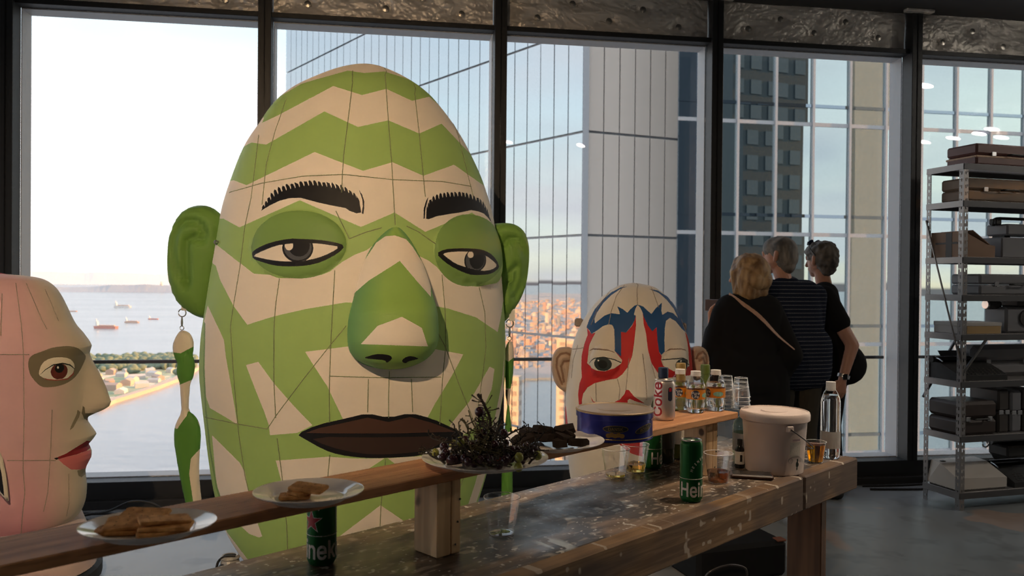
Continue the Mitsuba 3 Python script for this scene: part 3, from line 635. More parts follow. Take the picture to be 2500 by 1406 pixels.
('lid',[(1.873,.6255),(1.873,.615),(1.449,.6079),(1.354,.5998),(1.202,.5861),(1.134,.5807),(1.07,.5765),(1.01,.5734),(.954,.5716),(.902,.5709),(.854,.5715),(.81,.5733),(.77,.5762),(.735,.5801),(.705,.585),(.68,.5908),(.661,.5972),(.648,.6042),(.64,.6116),(.639,.6192),(.645,.6268),(.657,.6344),(.676,.6416),(.702,.6484),(.734,.6546),(.772,.66),(.815,.6646),(.865,.6682),(.919,.6707),(.978,.6721),(1.042,.6723),(1.109,.6713),(1.182,.6691),(1.259,.6657),(1.443,.6561),(1.873,.6484)]),
('black',[(-.56,.614),(-.529,.6172),(-.487,.6207),(-.436,.6244),(-.374,.6276),(-.305,.6303),(-.251,.6314),(-.117,.6303),(-.069,.6294),(-.024,.6281),(.016,.6263),(.05,.6239),(.058,.6203),(.04,.6154),(.008,.61),(-.039,.6041),(-.084,.5998),(-.128,.5974),(-.152,.5966),(-.177,.5958),(-.233,.5952),(-.285,.5952),(-.335,.5957),(-.389,.5974),(-.53,.6043),(-.555,.607),(-.569,.6105)]),
('cream',[(-.518,.6113),(-.395,.6197),(-.338,.623),(-.262,.6248),(-.17,.6254),(-.1,.6251),(-.053,.6241),(.021,.6217),(.024,.619),(-.003,.615),(-.035,.6111),(-.073,.6076),(-.114,.6049),(-.159,.6029),(-.208,.6018),(-.264,.6015),(-.317,.6019),(-.369,.6029),(-.42,.6044),(-.538,.6086)]),
('black',[(-.12,.6222),(-.124,.6252),(-.17,.6254),(-.262,.6248),(-.313,.6236),(-.314,.6191),(-.311,.6162),(-.305,.6133),(-.298,.6106),(-.288,.608),(-.276,.6058),(-.264,.6039),(-.24,.6016),(-.208,.6018),(-.158,.603),(-.14,.6059),(-.131,.6082),(-.125,.6107),(-.12,.6134),(-.118,.6163),(-.117,.6192)]),
('grey',[(-.13,.6223),(-.135,.6253),(-.17,.6254),(-.262,.6248),(-.301,.6238),(-.302,.6197),(-.3,.6171),(-.295,.6145),(-.288,.6121),(-.27,.6079),(-.246,.6048),(-.233,.6038),(-.206,.603),(-.18,.6039),(-.168,.6049),(-.157,.6062),(-.148,.608),(-.14,.6099),(-.134,.6122),(-.13,.6146),(-.128,.6171),(-.128,.6197)]),
('black',[(-.141,.6247),(-.142,.6253),(-.17,.6254),(-.262,.6248),(-.275,.6245),(-.275,.6224),(-.27,.6179),(-.264,.6158),(-.25,.6121),(-.231,.6094),(-.221,.6086),(-.2,.6079),(-.18,.6086),(-.17,.6095),(-.155,.6121),(-.149,.6139),(-.141,.6179),(-.139,.6224)]),
('cream',[(-.243,.6234),(-.245,.6249),(-.262,.6248),(-.298,.6239),(-.298,.6224),(-.296,.6204),(-.287,.6178),(-.28,.6166),(-.267,.6159),(-.258,.6162),(-.248,.6178),(-.242,.6204)]),
('black',[(.659,.6162),(.684,.6192),(.721,.6212),(.772,.6223),(.837,.623),(.921,.6233),(.991,.6229),(1.044,.6219),(1.097,.6197),(1.151,.6166),(1.205,.6116),(1.259,.6047),(1.284,.6001),(1.272,.5976),(1.229,.5944),(1.165,.5904),(1.092,.5879),(1.015,.5869),(.956,.5866),(.91,.587),(.859,.5892),(.804,.5929),(.757,.5971),(.717,.6017),(.685,.6067),(.659,.6121)]),
('cream',[(.705,.6158),(.747,.6174),(.813,.6184),(.909,.6187),(.988,.6177),(1.042,.6155),(1.094,.6126),(1.189,.6056),(1.226,.6022),(1.216,.5989),(1.164,.5958),(1.105,.5937),(1.04,.5927),(.972,.5933),(.902,.5957),(.846,.598),(.801,.6003),(.761,.6038),(.726,.6084),(.703,.6118),(.691,.6139)]),
('black',[(1.071,.61),(1.069,.6126),(1.064,.6142),(1.042,.6155),(.988,.6177),(.909,.6187),(.888,.6186),(.873,.6161),(.864,.6138),(.857,.6114),(.852,.6089),(.85,.6063),(.85,.6038),(.852,.6013),(.857,.5989),(.863,.5973),(.972,.5933),(1.003,.593),(1.025,.5954),(1.039,.5974),(1.051,.5997),(1.061,.6021),(1.067,.6047),(1.071,.6074)]),
('grey',[(1.055,.6097),(1.053,.6119),(1.048,.6141),(1.043,.6154),(.988,.6177),(.905,.6187),(.892,.6169),(.874,.6131),(.867,.6109),(.863,.6087),(.861,.6064),(.861,.6041),(.863,.6018),(.868,.5997),(.88,.5966),(.981,.5932),(1.003,.595),(1.016,.5965),(1.038,.6004),(1.046,.6026),(1.052,.6049),(1.055,.6073)]),
('black',[(1.051,.6105),(1.05,.6125),(1.043,.6155),(.988,.6177),(.932,.6184),(.914,.6155),(.908,.6137),(.899,.6097),(.897,.6056),(.902,.6018),(.907,.6001),(.921,.5972),(.94,.5954),(.951,.595),(.974,.5951),(.998,.5964),(1.009,.5975),(1.029,.6005),(1.044,.6043),(1.048,.6063),(1.051,.6084)]),
('cream',[(.938,.6154),(.934,.6174),(.927,.6185),(.9,.6187),(.891,.6177),(.885,.6165),(.881,.6151),(.881,.6137),(.884,.6118),(.89,.6108),(.902,.61),(.911,.6101),(.924,.611),(.931,.612),(.937,.614)]),
('black',[(.163,.6669),(.132,.6657),(.091,.6688),(.062,.6726),(-.037,.6763),(-.122,.6801),(-.241,.6865),(-.323,.6862),(-.396,.6831),(-.475,.6767),(-.545,.6698),(-.536,.6726),(-.54,.6753),(-.534,.6772),(-.527,.6784),(-.515,.6753),(-.515,.6774),(-.519,.6799),(-.517,.6831),(-.507,.6832),(-.495,.6802),(-.496,.6823),(-.505,.6866),(-.495,.6876),(-.489,.6889),(-.471,.6845),(-.471,.6866),(-.482,.6911),(-.481,.6946),(-.464,.6931),(-.447,.6887),(-.447,.6908),(-.459,.6958),(-.458,.6992),(-.443,.6983),(-.419,.692),(-.418,.694),(-.43,.699),(-.43,.7029),(-.411,.701),(-.389,.6948),(-.388,.6968),(-.397,.7011),(-.393,.7041),(-.377,.7027),(-.357,.697),(-.356,.6988),(-.372,.7055),(-.361,.7064),(-.34,.7032),(-.324,.6987),(-.323,.7005),(-.334,.7056),(-.325,.7069),(-.309,.7052),(-.291,.6999),(-.29,.7017),(-.305,.7082),(-.29,.7076),(-.274,.7058),(-.259,.7011),(-.258,.703),(-.268,.7082),(-.26,.7099),(-.247,.7087),(-.227,.7024),(-.225,.7041),(-.235,.7094),(-.213,.7092),(-.194,.7028),(-.192,.7045),(-.201,.7095),(-.194,.7111),(-.177,.7085),(-.162,.7032),(-.16,.7049),(-.166,.7091),(-.161,.7113),(-.146,.709),(-.129,.7028),(-.128,.7044),(-.133,.7083),(-.126,.7096),(-.112,.7072),(-.098,.7019),(-.096,.7036),(-.101,.7074),(-.092,.7079),(-.083,.7077),(-.066,.7011),(-.064,.7027),(-.074,.7086),(-.062,.7076),(-.05,.7063),(-.035,.7001),(-.033,.7017),(-.037,.7051),(-.035,.7082),(-.018,.7045),(-.005,.6989),(-.003,.7005),(-.011,.7061),(.001,.7048),(.013,.7029),(.026,.6975),(.028,.6991),(.022,.7031),(.026,.705),(.043,.7006),(.054,.6953),(.056,.6968),(.051,.7008),(.057,.7019),(.07,.6988),(.082,.6929),(.084,.6943),(.081,.6975),(.09,.6966),(.098,.6952),(.109,.6899),(.111,.6914),(.11,.6934),(.117,.6933),(.124,.6915),(.133,.6864),(.134,.6877),(.13,.6905),(.146,.6854),(.152,.6817)]),
('black',[(.148,.6982),(.17,.6909),(.183,.682),(.182,.6731),(.176,.6648),(.166,.6664),(.174,.6764),(.169,.6858)]),
('black',[(1.351,.6613),(1.323,.6695),(1.216,.6765),(1.123,.6782),(1.033,.6787),(.895,.6734),(.782,.6697),(.682,.6658),(.618,.6612),(.597,.6616),(.608,.676),(.616,.6793),(.618,.6765),(.621,.681),(.626,.6841),(.63,.6845),(.631,.6817),(.634,.6837),(.637,.6875),(.647,.6883),(.655,.6894),(.658,.685),(.662,.687),(.665,.6912),(.675,.6943),(.684,.6925),(.687,.688),(.691,.6899),(.696,.6943),(.707,.697),(.716,.6959),(.72,.69),(.724,.6919),(.729,.6963),(.741,.6997),(.751,.6978),(.754,.692),(.758,.6939),(.764,.6979),(.776,.7003),(.786,.6989),(.789,.6934),(.794,.6952),(.8,.7011),(.813,.7016),(.823,.6988),(.826,.6945),(.832,.6963),(.838,.701),(.852,.7021),(.863,.7005),(.865,.6953),(.871,.6972),(.878,.7031),(.892,.7025),(.903,.7008),(.906,.6961),(.912,.698),(.92,.7028),(.936,.7043),(.948,.7032),(.949,.697),(.956,.6989),(.965,.7039),(.992,.7031),(.992,.6967),(.999,.6985),(1.008,.703),(1.024,.7041),(1.036,.7013),(1.036,.6958),(1.044,.6976),(1.053,.7013),(1.072,.7033),(1.084,.701),(1.083,.6948),(1.092,.6965),(1.102,.7001),(1.12,.7013),(1.133,.6988),(1.133,.6935),(1.143,.6953),(1.154,.6989),(1.175,.6993),(1.191,.699),(1.188,.6921),(1.197,.6937),(1.208,.699),(1.222,.6972),(1.233,.6952),(1.229,.6887),(1.238,.6903),(1.248,.6933),(1.269,.6957),(1.276,.6913),(1.269,.6851),(1.279,.6866),(1.288,.6913),(1.298,.6888),(1.305,.6861),(1.3,.6806),(1.31,.6822),(1.318,.6851),(1.333,.6857),(1.333,.6812),(1.325,.6759),(1.334,.6774),(1.338,.68),(1.343,.6795),(1.345,.6762),(1.338,.6706),(1.346,.6721),(1.35,.674),(1.358,.6703),(1.352,.6654)]),
('black',[(.636,.6927),(.612,.6867),(.586,.675),(.579,.6614),(.588,.6621),(.599,.6751)]),
('black',[(-.152,.3821),(-.089,.3887),(-.019,.3942),(.192,.4058),(.254,.4057),(.315,.4021),(.378,.4015),(.442,.4041),(.51,.403),(.583,.3981),(.661,.3916),(.782,.3798),(.901,.3692),(.905,.3629),(.836,.3572),(.747,.3522),(.644,.3475),(.534,.3453),(.322,.3461),(.241,.3471),(.167,.3488),(.099,.3512),(.044,.354),(.001,.3572),(-.048,.3622),(-.172,.377)]),
('brown',[(-.127,.3808),(-.048,.3877),(.225,.4016),(.348,.3947),(.477,.3999),(.619,.39),(.828,.3726),(.691,.3753),(.569,.3771),(.256,.3802),(.066,.3811)]),
('brown2',[(.002,.3761),(.136,.3758),(.33,.3744),(.534,.3722),(.694,.37),(.774,.3633),(.666,.355),(.548,.3509),(.422,.3508),(.319,.3512),(.237,.3525),(.148,.3557),(.05,.3609),(-.028,.3665),(-.087,.3728)])]
GREEN_NOSE_ROWS = [(0.084,0.356,0.465), (0.203,0.355,0.478), (0.242,0.359,0.490), (0.254,0.361,0.502), (0.256,0.359,0.514), (0.254,0.358,0.526), (0.248,0.360,0.538), (0.240,0.363,0.550), (0.231,0.365,0.562), (0.220,0.366,0.574), (0.205,0.366,0.587), (0.188,0.365,0.599), (0.165,0.363,0.611), (0.134,0.364,0.623), (0.094,0.370,0.635), (0.031,0.379,0.647)]
GREEN_NOSE_H = [(0.4634,0.000),(0.4694,0.100),(0.4834,0.165),(0.5034,0.200),(0.5334,0.205),(0.5656,0.130),(0.6120,0.060),(0.6491,0.000)]
GREEN_NOSE_OUTLINE = [(0.3362,0.6458),(0.323,0.6437),(0.3098,0.6416),(0.2975,0.6393),(0.2854,0.637),(0.274,0.6345),(0.2627,0.632),(0.2523,0.6293),(0.242,0.6267),(0.2325,0.6238),(0.2231,0.6209),(0.2146,0.6178),(0.2063,0.6146),(0.1989,0.6112),(0.1915,0.6077),(0.1851,0.604),(0.1788,0.6003),(0.1733,0.5962),(0.1679,0.5922),(0.1629,0.5882),(0.1579,0.5842),(0.1533,0.5802),(0.1487,0.5762),(0.1444,0.5722),(0.1402,0.5682),(0.1363,0.5642),(0.1325,0.5603),(0.129,0.5566),(0.1255,0.553),(0.1224,0.5497),(0.1193,0.5464),(0.1165,0.5434),(0.1137,0.5404),(0.1113,0.5378),(0.1088,0.5352),(0.107,0.5324),(0.1052,0.5296),(0.1041,0.5266),(0.1029,0.5237),(0.1025,0.5205),(0.1021,0.5174),(0.1024,0.5141),(0.1027,0.5109),(0.1037,0.5078),(0.1047,0.5048),(0.1064,0.502),(0.1079,0.4992),(0.1122,0.4942),(0.1176,0.4896),(0.1258,0.4853),(0.1369,0.4814),(0.1509,0.4778),(0.168,0.4745),(0.1787,0.4731),(0.1894,0.4716),(0.2024,0.4703),(0.2153,0.4691),(0.2305,0.468),(0.2458,0.4669),(0.2633,0.466),(0.2809,0.4651),(0.2982,0.4645),(0.3155,0.4639),(0.3326,0.4637),(0.3497,0.4634),(0.3666,0.4635),(0.3836,0.4636),(0.4002,0.4641),(0.417,0.4645),(0.4328,0.4652),(0.4486,0.4659),(0.4635,0.4669),(0.4784,0.4679),(0.4922,0.4692),(0.5062,0.4705),(0.519,0.472),(0.532,0.4736),(0.5431,0.4753),(0.5543,0.477),(0.5728,0.4805),(0.5876,0.4843),(0.5983,0.4882),(0.6065,0.4926),(0.6122,0.4973),(0.6153,0.5023),(0.6155,0.505),(0.6157,0.5077),(0.6155,0.5107),(0.6152,0.5138),(0.6145,0.5172),(0.6139,0.5206),(0.6127,0.5243),(0.6117,0.528),(0.6101,0.5321),(0.6086,0.5362),(0.607,0.5401),(0.6054,0.544),(0.6036,0.5477),(0.6019,0.5515),(0.5999,0.555),(0.598,0.5586),(0.5959,0.562),(0.5938,0.5654),(0.591,0.5688),(0.5883,0.5722),(0.5848,0.5756),(0.5812,0.579),(0.577,0.5824),(0.5727,0.5858),(0.5677,0.5892),(0.5627,0.5926),(0.5572,0.5958),(0.5518,0.5991),(0.5459,0.6021),(0.5401,0.6052),(0.5339,0.608),(0.5277,0.6109),(0.521,0.6136),(0.5145,0.6163),(0.5079,0.6189),(0.5014,0.6215),(0.495,0.6239),(0.4885,0.6263),(0.4758,0.6309),(0.4631,0.6352),(0.4494,0.6391),(0.4346,0.6426),(0.4188,0.6456),(0.4019,0.6482),(0.3824,0.6491),(0.3604,0.6483)]
GREEN_NOSE_PAINT = [
('cream',[(.161,.5962),(.251,.627),(.307,.6358),(.366,.6371),(.435,.6326),(.474,.6225),(.505,.6105),(.518,.6066),(.533,.6026),(.546,.5936),(.557,.5892),(.584,.5847),(.602,.5756),(.572,.571),(.554,.5663),(.533,.5572),(.488,.5691),(.46,.5769),(.374,.6034),(.297,.5918),(.209,.5777),(.152,.5653),(.119,.5589)]),
('cream',[(.181,.4994),(.248,.5225),(.348,.5337),(.442,.5197),(.464,.5057),(.472,.5009),(.484,.496),(.401,.4978),(.314,.4991),(.249,.4996)]),
('black',[(.202,.4826),(.235,.4864),(.249,.4873),(.264,.4877),(.281,.4875),(.296,.4869),(.309,.4858),(.316,.4842),(.319,.482),(.315,.4796),(.305,.4767),(.298,.4764),(.293,.4787),(.278,.48),(.205,.4812)]),
('black',[(.367,.479),(.371,.4812),(.379,.483),(.391,.4842),(.403,.4845),(.417,.4838),(.446,.481),(.446,.4799),(.406,.4779),(.397,.4768),(.392,.4751),(.383,.4752),(.371,.477)])]
GREEN_LID_L = (-0.2578,0.6243,0.3297,0.0448)
GREEN_LID_R = (1.1059,0.6215,0.4668,0.0506)
GREEN_SEAMS = [[(-0.048,0.9224),(0.0339,0.8955),(0.0673,0.876),(0.0751,0.8537),(0.0668,0.8345),(0.0589,0.8169),(0.058,0.7995),(0.057,0.7858),(0.0523,0.7727),(0.0459,0.7601),(0.039,0.7479),(0.036,0.7342),(0.0345,0.7209),(0.0348,0.7072),(0.0349,0.6938)],
  [(0.0105,0.5905),(0.0111,0.5799),(0.0113,0.5693),(0.0115,0.5587),(0.0119,0.5471),(0.0124,0.5355),(0.0129,0.524),(0.0141,0.5124),(0.0155,0.5009),(0.0166,0.4896),(0.0167,0.4783),(0.0164,0.467),(0.0159,0.4556),(0.0151,0.4443),(0.0137,0.4329),(0.0135,0.4205),(0.0133,0.408),(0.0137,0.3955)],
  [(0.8281,0.9516),(0.5523,0.9114),(0.5028,0.8865),(0.4795,0.8682),(0.4577,0.8507),(0.4372,0.8352),(0.4215,0.8207),(0.4123,0.8065),(0.4076,0.7916),(0.4027,0.7775),(0.3965,0.764),(0.3905,0.7509),(0.386,0.7382),(0.3824,0.7236),(0.3803,0.7094),(0.3791,0.6954),(0.3786,0.6817),(0.3785,0.6682),(0.3788,0.6599),(0.3792,0.6517)],
  [(0.3438,0.4612),(0.3428,0.4515),(0.3419,0.4418),(0.3414,0.432),(0.3428,0.4215),(0.3445,0.4109),(0.3468,0.4002)],
  [(0.3508,0.3445),(0.35,0.3319),(0.3495,0.3192),(0.3493,0.3064),(0.3494,0.2935),(0.3499,0.2804),(0.3545,0.2665),(0.3596,0.2526),(0.3661,0.2381),(0.3761,0.2228),(0.3913,0.2064)],
  [(1.101,0.8986),(0.8822,0.8666),(0.7976,0.8441),(0.7423,0.8247),(0.7068,0.8063),(0.6838,0.7887),(0.6668,0.7746),(0.6507,0.761),(0.6369,0.7479),(0.6265,0.735),(0.6197,0.7225),(0.6156,0.7123),(0.6123,0.7023),(0.6099,0.6924)],
  [(0.6876,0.5868),(0.6907,0.5744),(0.6937,0.562),(0.6969,0.5496),(0.7004,0.5373),(0.7007,0.5257),(0.7014,0.514),(0.7028,0.5024),(0.7046,0.4908),(0.6982,0.48),(0.6919,0.4691),(0.6857,0.4583),(0.6798,0.4475),(0.6784,0.4355),(0.6786,0.4234),(0.6796,0.4112),(0.6819,0.3989),(0.6864,0.3865)],
  [(-0.7501,0.8515),(-0.7028,0.8347),(-0.6758,0.8194),(-0.6455,0.8041),(-0.6212,0.7895),(-0.605,0.7758),(-0.598,0.7627),(-0.5957,0.75),(-0.5956,0.7377),(-0.5807,0.7253),(-0.5674,0.7132),(-0.5562,0.7014),(-0.5476,0.6897),(-0.5417,0.6783)],
  [(-0.3363,0.5793),(-0.3381,0.5686),(-0.3401,0.5579),(-0.3422,0.5472),(-0.3406,0.5366),(-0.3391,0.5259),(-0.3371,0.5154),(-0.3294,0.5031),(-0.3236,0.4908),(-0.3204,0.4785),(-0.3177,0.4662),(-0.3157,0.4539),(-0.3146,0.4416),(-0.3137,0.4309),(-0.3138,0.4202),(-0.3139,0.4095),(-0.314,0.3986)],
  [(-0.8547,0.787),(-0.7953,0.771),(-0.7584,0.756),(-0.7319,0.7417),(-0.71,0.7278),(-0.691,0.7142),(-0.6757,0.7009),(-0.6645,0.6879),(-0.6677,0.6749),(-0.6747,0.6621),(-0.6839,0.6494),(-0.6837,0.6357),(-0.6823,0.622),(-0.6795,0.6084),(-0.6764,0.5948),(-0.678,0.5813),(-0.6807,0.5678),(-0.684,0.5543),(-0.6877,0.5408),(-0.6887,0.5317),(-0.6898,0.5226),(-0.6899,0.5135),(-0.6698,0.5011),(-0.6546,0.4887),(-0.6434,0.4764),(-0.6334,0.4641),(-0.6246,0.4518),(-0.6182,0.4394),(-0.6159,0.4269),(-0.615,0.4159),(-0.6139,0.4049),(-0.6135,0.3939),(-0.6137,0.3827),(-0.6139,0.3715),(-0.6086,0.3604),(-0.6031,0.3493),(-0.5977,0.3381),(-0.5927,0.3269),(-0.5883,0.3156),(-0.5759,0.3033),(-0.5643,0.2909),(-0.5535,0.2784),(-0.5438,0.2656),(-0.5351,0.2528)],
  [(1.023,0.5704),(1.039,0.5583),(1.056,0.5462),(1.074,0.5341),(1.073,0.5216),(1.073,0.5091),(1.074,0.4966),(1.077,0.4841),(1.067,0.4747),(1.057,0.4653),(1.048,0.456),(1.035,0.4448),(1.025,0.4335),(1.019,0.4222),(1.014,0.4108),(1.011,0.3993),(1.005,0.3893),(1,0.3792)],
  [(1.521,0.8274),(1.348,0.8068),(1.245,0.787),(1.188,0.7694),(1.147,0.7528),(1.122,0.737),(1.111,0.7243),(1.106,0.7118),(1.104,0.6996)],
  [(-1.047,0.7015),(-0.877,0.7025),(-0.7618,0.7044),(-0.6676,0.7067),(-0.5852,0.7093),(-0.5082,0.7105),(-0.4371,0.712),(-0.3702,0.7135),(-0.3064,0.7152),(-0.245,0.7169),(-0.1701,0.7173),(-0.0976,0.7178),(-0.0266,0.7184),(0.0434,0.7191),(0.1133,0.7179),(0.1829,0.7167),(0.2525,0.7156),(0.3229,0.7147),(0.3945,0.7138),(0.4631,0.7141),(0.5344,0.7144),(0.6091,0.7149),(0.6885,0.7156),(0.7744,0.7164),(0.8705,0.7156),(0.9804,0.7151),(1.115,0.715)],
  [(0.094,0.5194),(0.0653,0.5106),(0.037,0.5018),(0.0083,0.4931),(-0.0211,0.4841),(-0.0508,0.4752),(-0.0809,0.4662),(-0.1114,0.4572),(-0.1425,0.4481),(-0.174,0.439),(-0.2071,0.4297),(-0.2414,0.4204),(-0.2769,0.411),(-0.3135,0.4014),(-0.3429,0.3928),(-0.3735,0.3842)],
  [(-1.105,0.3828),(-0.9085,0.3857),(-0.7907,0.3863),(-0.6975,0.3861),(-0.6174,0.3854),(-0.5498,0.3851),(-0.4874,0.3846),(-0.4291,0.3839),(-0.3738,0.3831)],
  [(0.6195,0.5185),(0.6452,0.5094),(0.6716,0.5001),(0.6986,0.4909),(0.7201,0.4803),(0.7421,0.4697),(0.7646,0.459),(0.788,0.4482),(0.8133,0.4373),(0.8509,0.4241),(0.8923,0.4106),(0.9397,0.3967),(0.9962,0.3822)],
  [(0.0152,0.4555),(0.0663,0.4552),(0.1173,0.4548),(0.1682,0.4544),(0.2193,0.454),(0.2708,0.4534),(0.3229,0.4528),(0.3767,0.4526),(0.4316,0.4523),(0.4881,0.452),(0.5464,0.4515),(0.6071,0.451),(0.6708,0.4503)],
  [(0.2272,0.4517),(0.2267,0.441),(0.2263,0.4303),(0.226,0.4194),(0.2259,0.4086)],
  [(0.4742,0.4502),(0.4771,0.4394),(0.4809,0.4284),(0.4853,0.4174),(0.4901,0.4063)],
  [(0.0887,0.632),(0.1352,0.6361),(0.1822,0.6404),(0.2361,0.6438),(0.2909,0.6473)],
  [(0.6484,0.6281),(0.6077,0.6334),(0.5681,0.6386),(0.5293,0.6439),(0.4906,0.6472),(0.4526,0.6505)],
  [(0.0017,0.6686),(0.0241,0.6594),(0.0458,0.6502),(0.0673,0.6411),(0.0887,0.632)],
  [(-0.3114,0.3713),(-0.3069,0.3603),(-0.3023,0.3494),(-0.2976,0.3383),(-0.293,0.3273),(-0.2886,0.3161),(-0.2859,0.3037),(-0.2836,0.2911),(-0.2816,0.2785),(-0.2803,0.2656),(-0.2795,0.2526),(-0.2835,0.2404),(-0.289,0.2275),(-0.296,0.214)],
  [(1.027,0.3521),(1.014,0.3385),(1.001,0.3247),(0.9902,0.3109),(0.9811,0.2969),(0.974,0.2827),(0.9741,0.2682),(0.9765,0.2534),(0.9846,0.238),(1.008,0.2213),(1.056,0.2024)],
  [(0.0167,0.3518),(0.0127,0.3408),(0.0086,0.3297),(0.0044,0.3185),(0.001,0.3063),(-0.0025,0.294),(-0.0063,0.2816),(-0.0103,0.2689),(-0.0147,0.2562),(-0.0195,0.2431)]]
GREEN_EAR_L = [(-1.46,1.741),(-1.484,1.764),(-1.506,1.781),(-1.527,1.791),(-1.548,1.797),(-1.571,1.799),(-1.593,1.798),(-1.615,1.793),(-1.635,1.786),(-1.655,1.774),(-1.672,1.76),(-1.688,1.742),(-1.7,1.721),(-1.711,1.697),(-1.72,1.673),(-1.728,1.647),(-1.734,1.619),(-1.739,1.587),(-1.742,1.557),(-1.743,1.526),(-1.742,1.495),(-1.739,1.464),(-1.734,1.436),(-1.729,1.41),(-1.722,1.384),(-1.714,1.359),(-1.703,1.336),(-1.691,1.315),(-1.675,1.296),(-1.657,1.279),(-1.637,1.264),(-1.616,1.25),(-1.596,1.24),(-1.575,1.233),(-1.556,1.229),(-1.54,1.227),(-1.525,1.246),(-1.51,1.286),(-1.493,1.358),(-1.473,1.461),(-1.458,1.554),(-1.446,1.637),(-1.442,1.69),(-1.446,1.716)]
GREEN_EAR_L_FOLDS = [[(-1.534,1.654),(-1.548,1.696),(-1.586,1.717),(-1.633,1.712),(-1.67,1.681),(-1.689,1.629),(-1.693,1.559),(-1.679,1.503),(-1.65,1.442),(-1.622,1.4)], [(-1.539,1.621),(-1.585,1.635),(-1.618,1.621),(-1.625,1.583),(-1.62,1.522),(-1.617,1.466),(-1.619,1.419)]]
GREEN_EAR_R = [(-0.0953,1.719),(-0.0839,1.721),(-0.0682,1.723),(-0.0482,1.724),(-0.0282,1.724),(-0.0082,1.722),(0.0104,1.717),(0.0276,1.709),(0.0427,1.698),(0.0557,1.685),(0.0661,1.669),(0.074,1.649),(0.0799,1.628),(0.0838,1.605),(0.0855,1.577),(0.085,1.542),(0.0831,1.508),(0.08,1.474),(0.0757,1.442),(0.0703,1.413),(0.062,1.385),(0.0508,1.356),(0.0368,1.327),(0.0199,1.299),(0.0044,1.274),(-0.0097,1.254),(-0.0224,1.238),(-0.0338,1.227),(-0.0466,1.22),(-0.0608,1.216),(-0.0698,1.258),(-0.0734,1.344),(-0.0784,1.429),(-0.0849,1.515),(-0.0914,1.598),(-0.0978,1.678)]
GREEN_EAR_R_FOLDS = [[(-0.043,1.615),(-0.0204,1.644),(0.0196,1.641),(0.0485,1.605),(0.069,1.548),(0.0669,1.474),(0.0446,1.41),(0.0165,1.353)], [(-0.0297,1.415),(-0.0074,1.473),(0.0209,1.502),(0.0157,1.444),(-0.001,1.399)]]
EARRING_L = [(-1.659,1.168),(-1.648,1.168),(-1.637,1.164),(-1.623,1.157),(-1.612,1.144),(-1.604,1.127),(-1.599,1.108),(-1.599,1.087),(-1.6,1.068),(-1.603,1.051),(-1.602,1.037),(-1.597,1.025),(-1.594,1.009),(-1.592,0.9882),(-1.594,0.9662),(-1.598,0.9433),(-1.603,0.9264),(-1.609,0.9157),(-1.614,0.9023),(-1.617,0.8862),(-1.619,0.8629),(-1.621,0.8323),(-1.622,0.8033),(-1.622,0.7758),(-1.614,0.7568),(-1.599,0.7462),(-1.585,0.7315),(-1.574,0.7125),(-1.566,0.6896),(-1.562,0.6629),(-1.56,0.6342),(-1.562,0.6037),(-1.565,0.5673),(-1.567,0.5253),(-1.568,0.4794),(-1.567,0.4297),(-1.563,0.3781),(-1.556,0.3246),(-1.552,0.2854),(-1.551,0.2605),(-1.567,0.2479),(-1.602,0.2476),(-1.624,0.2618),(-1.633,0.2904),(-1.644,0.3314),(-1.656,0.3849),(-1.667,0.4383),(-1.677,0.4918),(-1.685,0.5395),(-1.692,0.5815),(-1.695,0.6158),(-1.696,0.6426),(-1.694,0.6674),(-1.689,0.6904),(-1.679,0.7153),(-1.665,0.7422),(-1.659,0.7709),(-1.661,0.8014),(-1.663,0.8358),(-1.665,0.8739),(-1.669,0.9025),(-1.676,0.9216),(-1.681,0.9406),(-1.685,0.9597),(-1.684,0.9768),(-1.681,0.9921),(-1.682,1.006),(-1.689,1.017),(-1.695,1.032),(-1.701,1.051),(-1.704,1.068),(-1.705,1.083),(-1.703,1.101),(-1.696,1.12),(-1.689,1.136),(-1.681,1.149),(-1.674,1.159),(-1.667,1.165)]
EARRING_L_PAINT = [('dgreen', [(-1.707,1.059),(-1.654,1.055),(-1.597,1.088),(-1.585,1.001),(-1.596,0.9242),(-1.665,0.8946),(-1.695,0.9386)]), ('dgreen', [(-1.701,0.6773),(-1.671,0.6753),(-1.625,0.7406),(-1.622,0.7621),(-1.587,0.7486),(-1.556,0.6572),(-1.563,0.5731),(-1.601,0.5269),(-1.609,0.4503),(-1.589,0.3128),(-1.584,0.2363),(-1.63,0.2359),(-1.701,0.5413)])]
EARRING_R = [(-0.0102,1.13),(-0.0034,1.13),(0.0025,1.124),(0.0078,1.113),(0.0111,1.095),(0.0125,1.071),(0.0127,1.047),(0.0118,1.023),(0.0108,0.9977),(0.0099,0.9699),(0.007,0.9422),(0.0021,0.9144),(-0.0016,0.8866),(-0.0042,0.8588),(-0.0063,0.833),(-0.0081,0.8092),(-0.0068,0.7815),(-0.0026,0.7498),(0.0012,0.7211),(0.0046,0.6953),(0.007,0.6557),(0.0082,0.6021),(0.0095,0.5535),(0.0107,0.5099),(0.0117,0.4384),(0.0126,0.3391),(-0.0016,0.2893),(-0.031,0.2891),(-0.0449,0.3406),(-0.0434,0.4439),(-0.0413,0.5193),(-0.0386,0.567),(-0.0355,0.6146),(-0.0319,0.6623),(-0.0287,0.702),(-0.0258,0.7337),(-0.0225,0.7655),(-0.0189,0.7972),(-0.0199,0.823),(-0.0256,0.8428),(-0.0282,0.8646),(-0.0276,0.8884),(-0.0284,0.9141),(-0.0306,0.9418),(-0.0329,0.9715),(-0.0352,1.003),(-0.0364,1.029),(-0.0366,1.049),(-0.0344,1.071),(-0.0298,1.094),(-0.0241,1.112),(-0.017,1.124)]
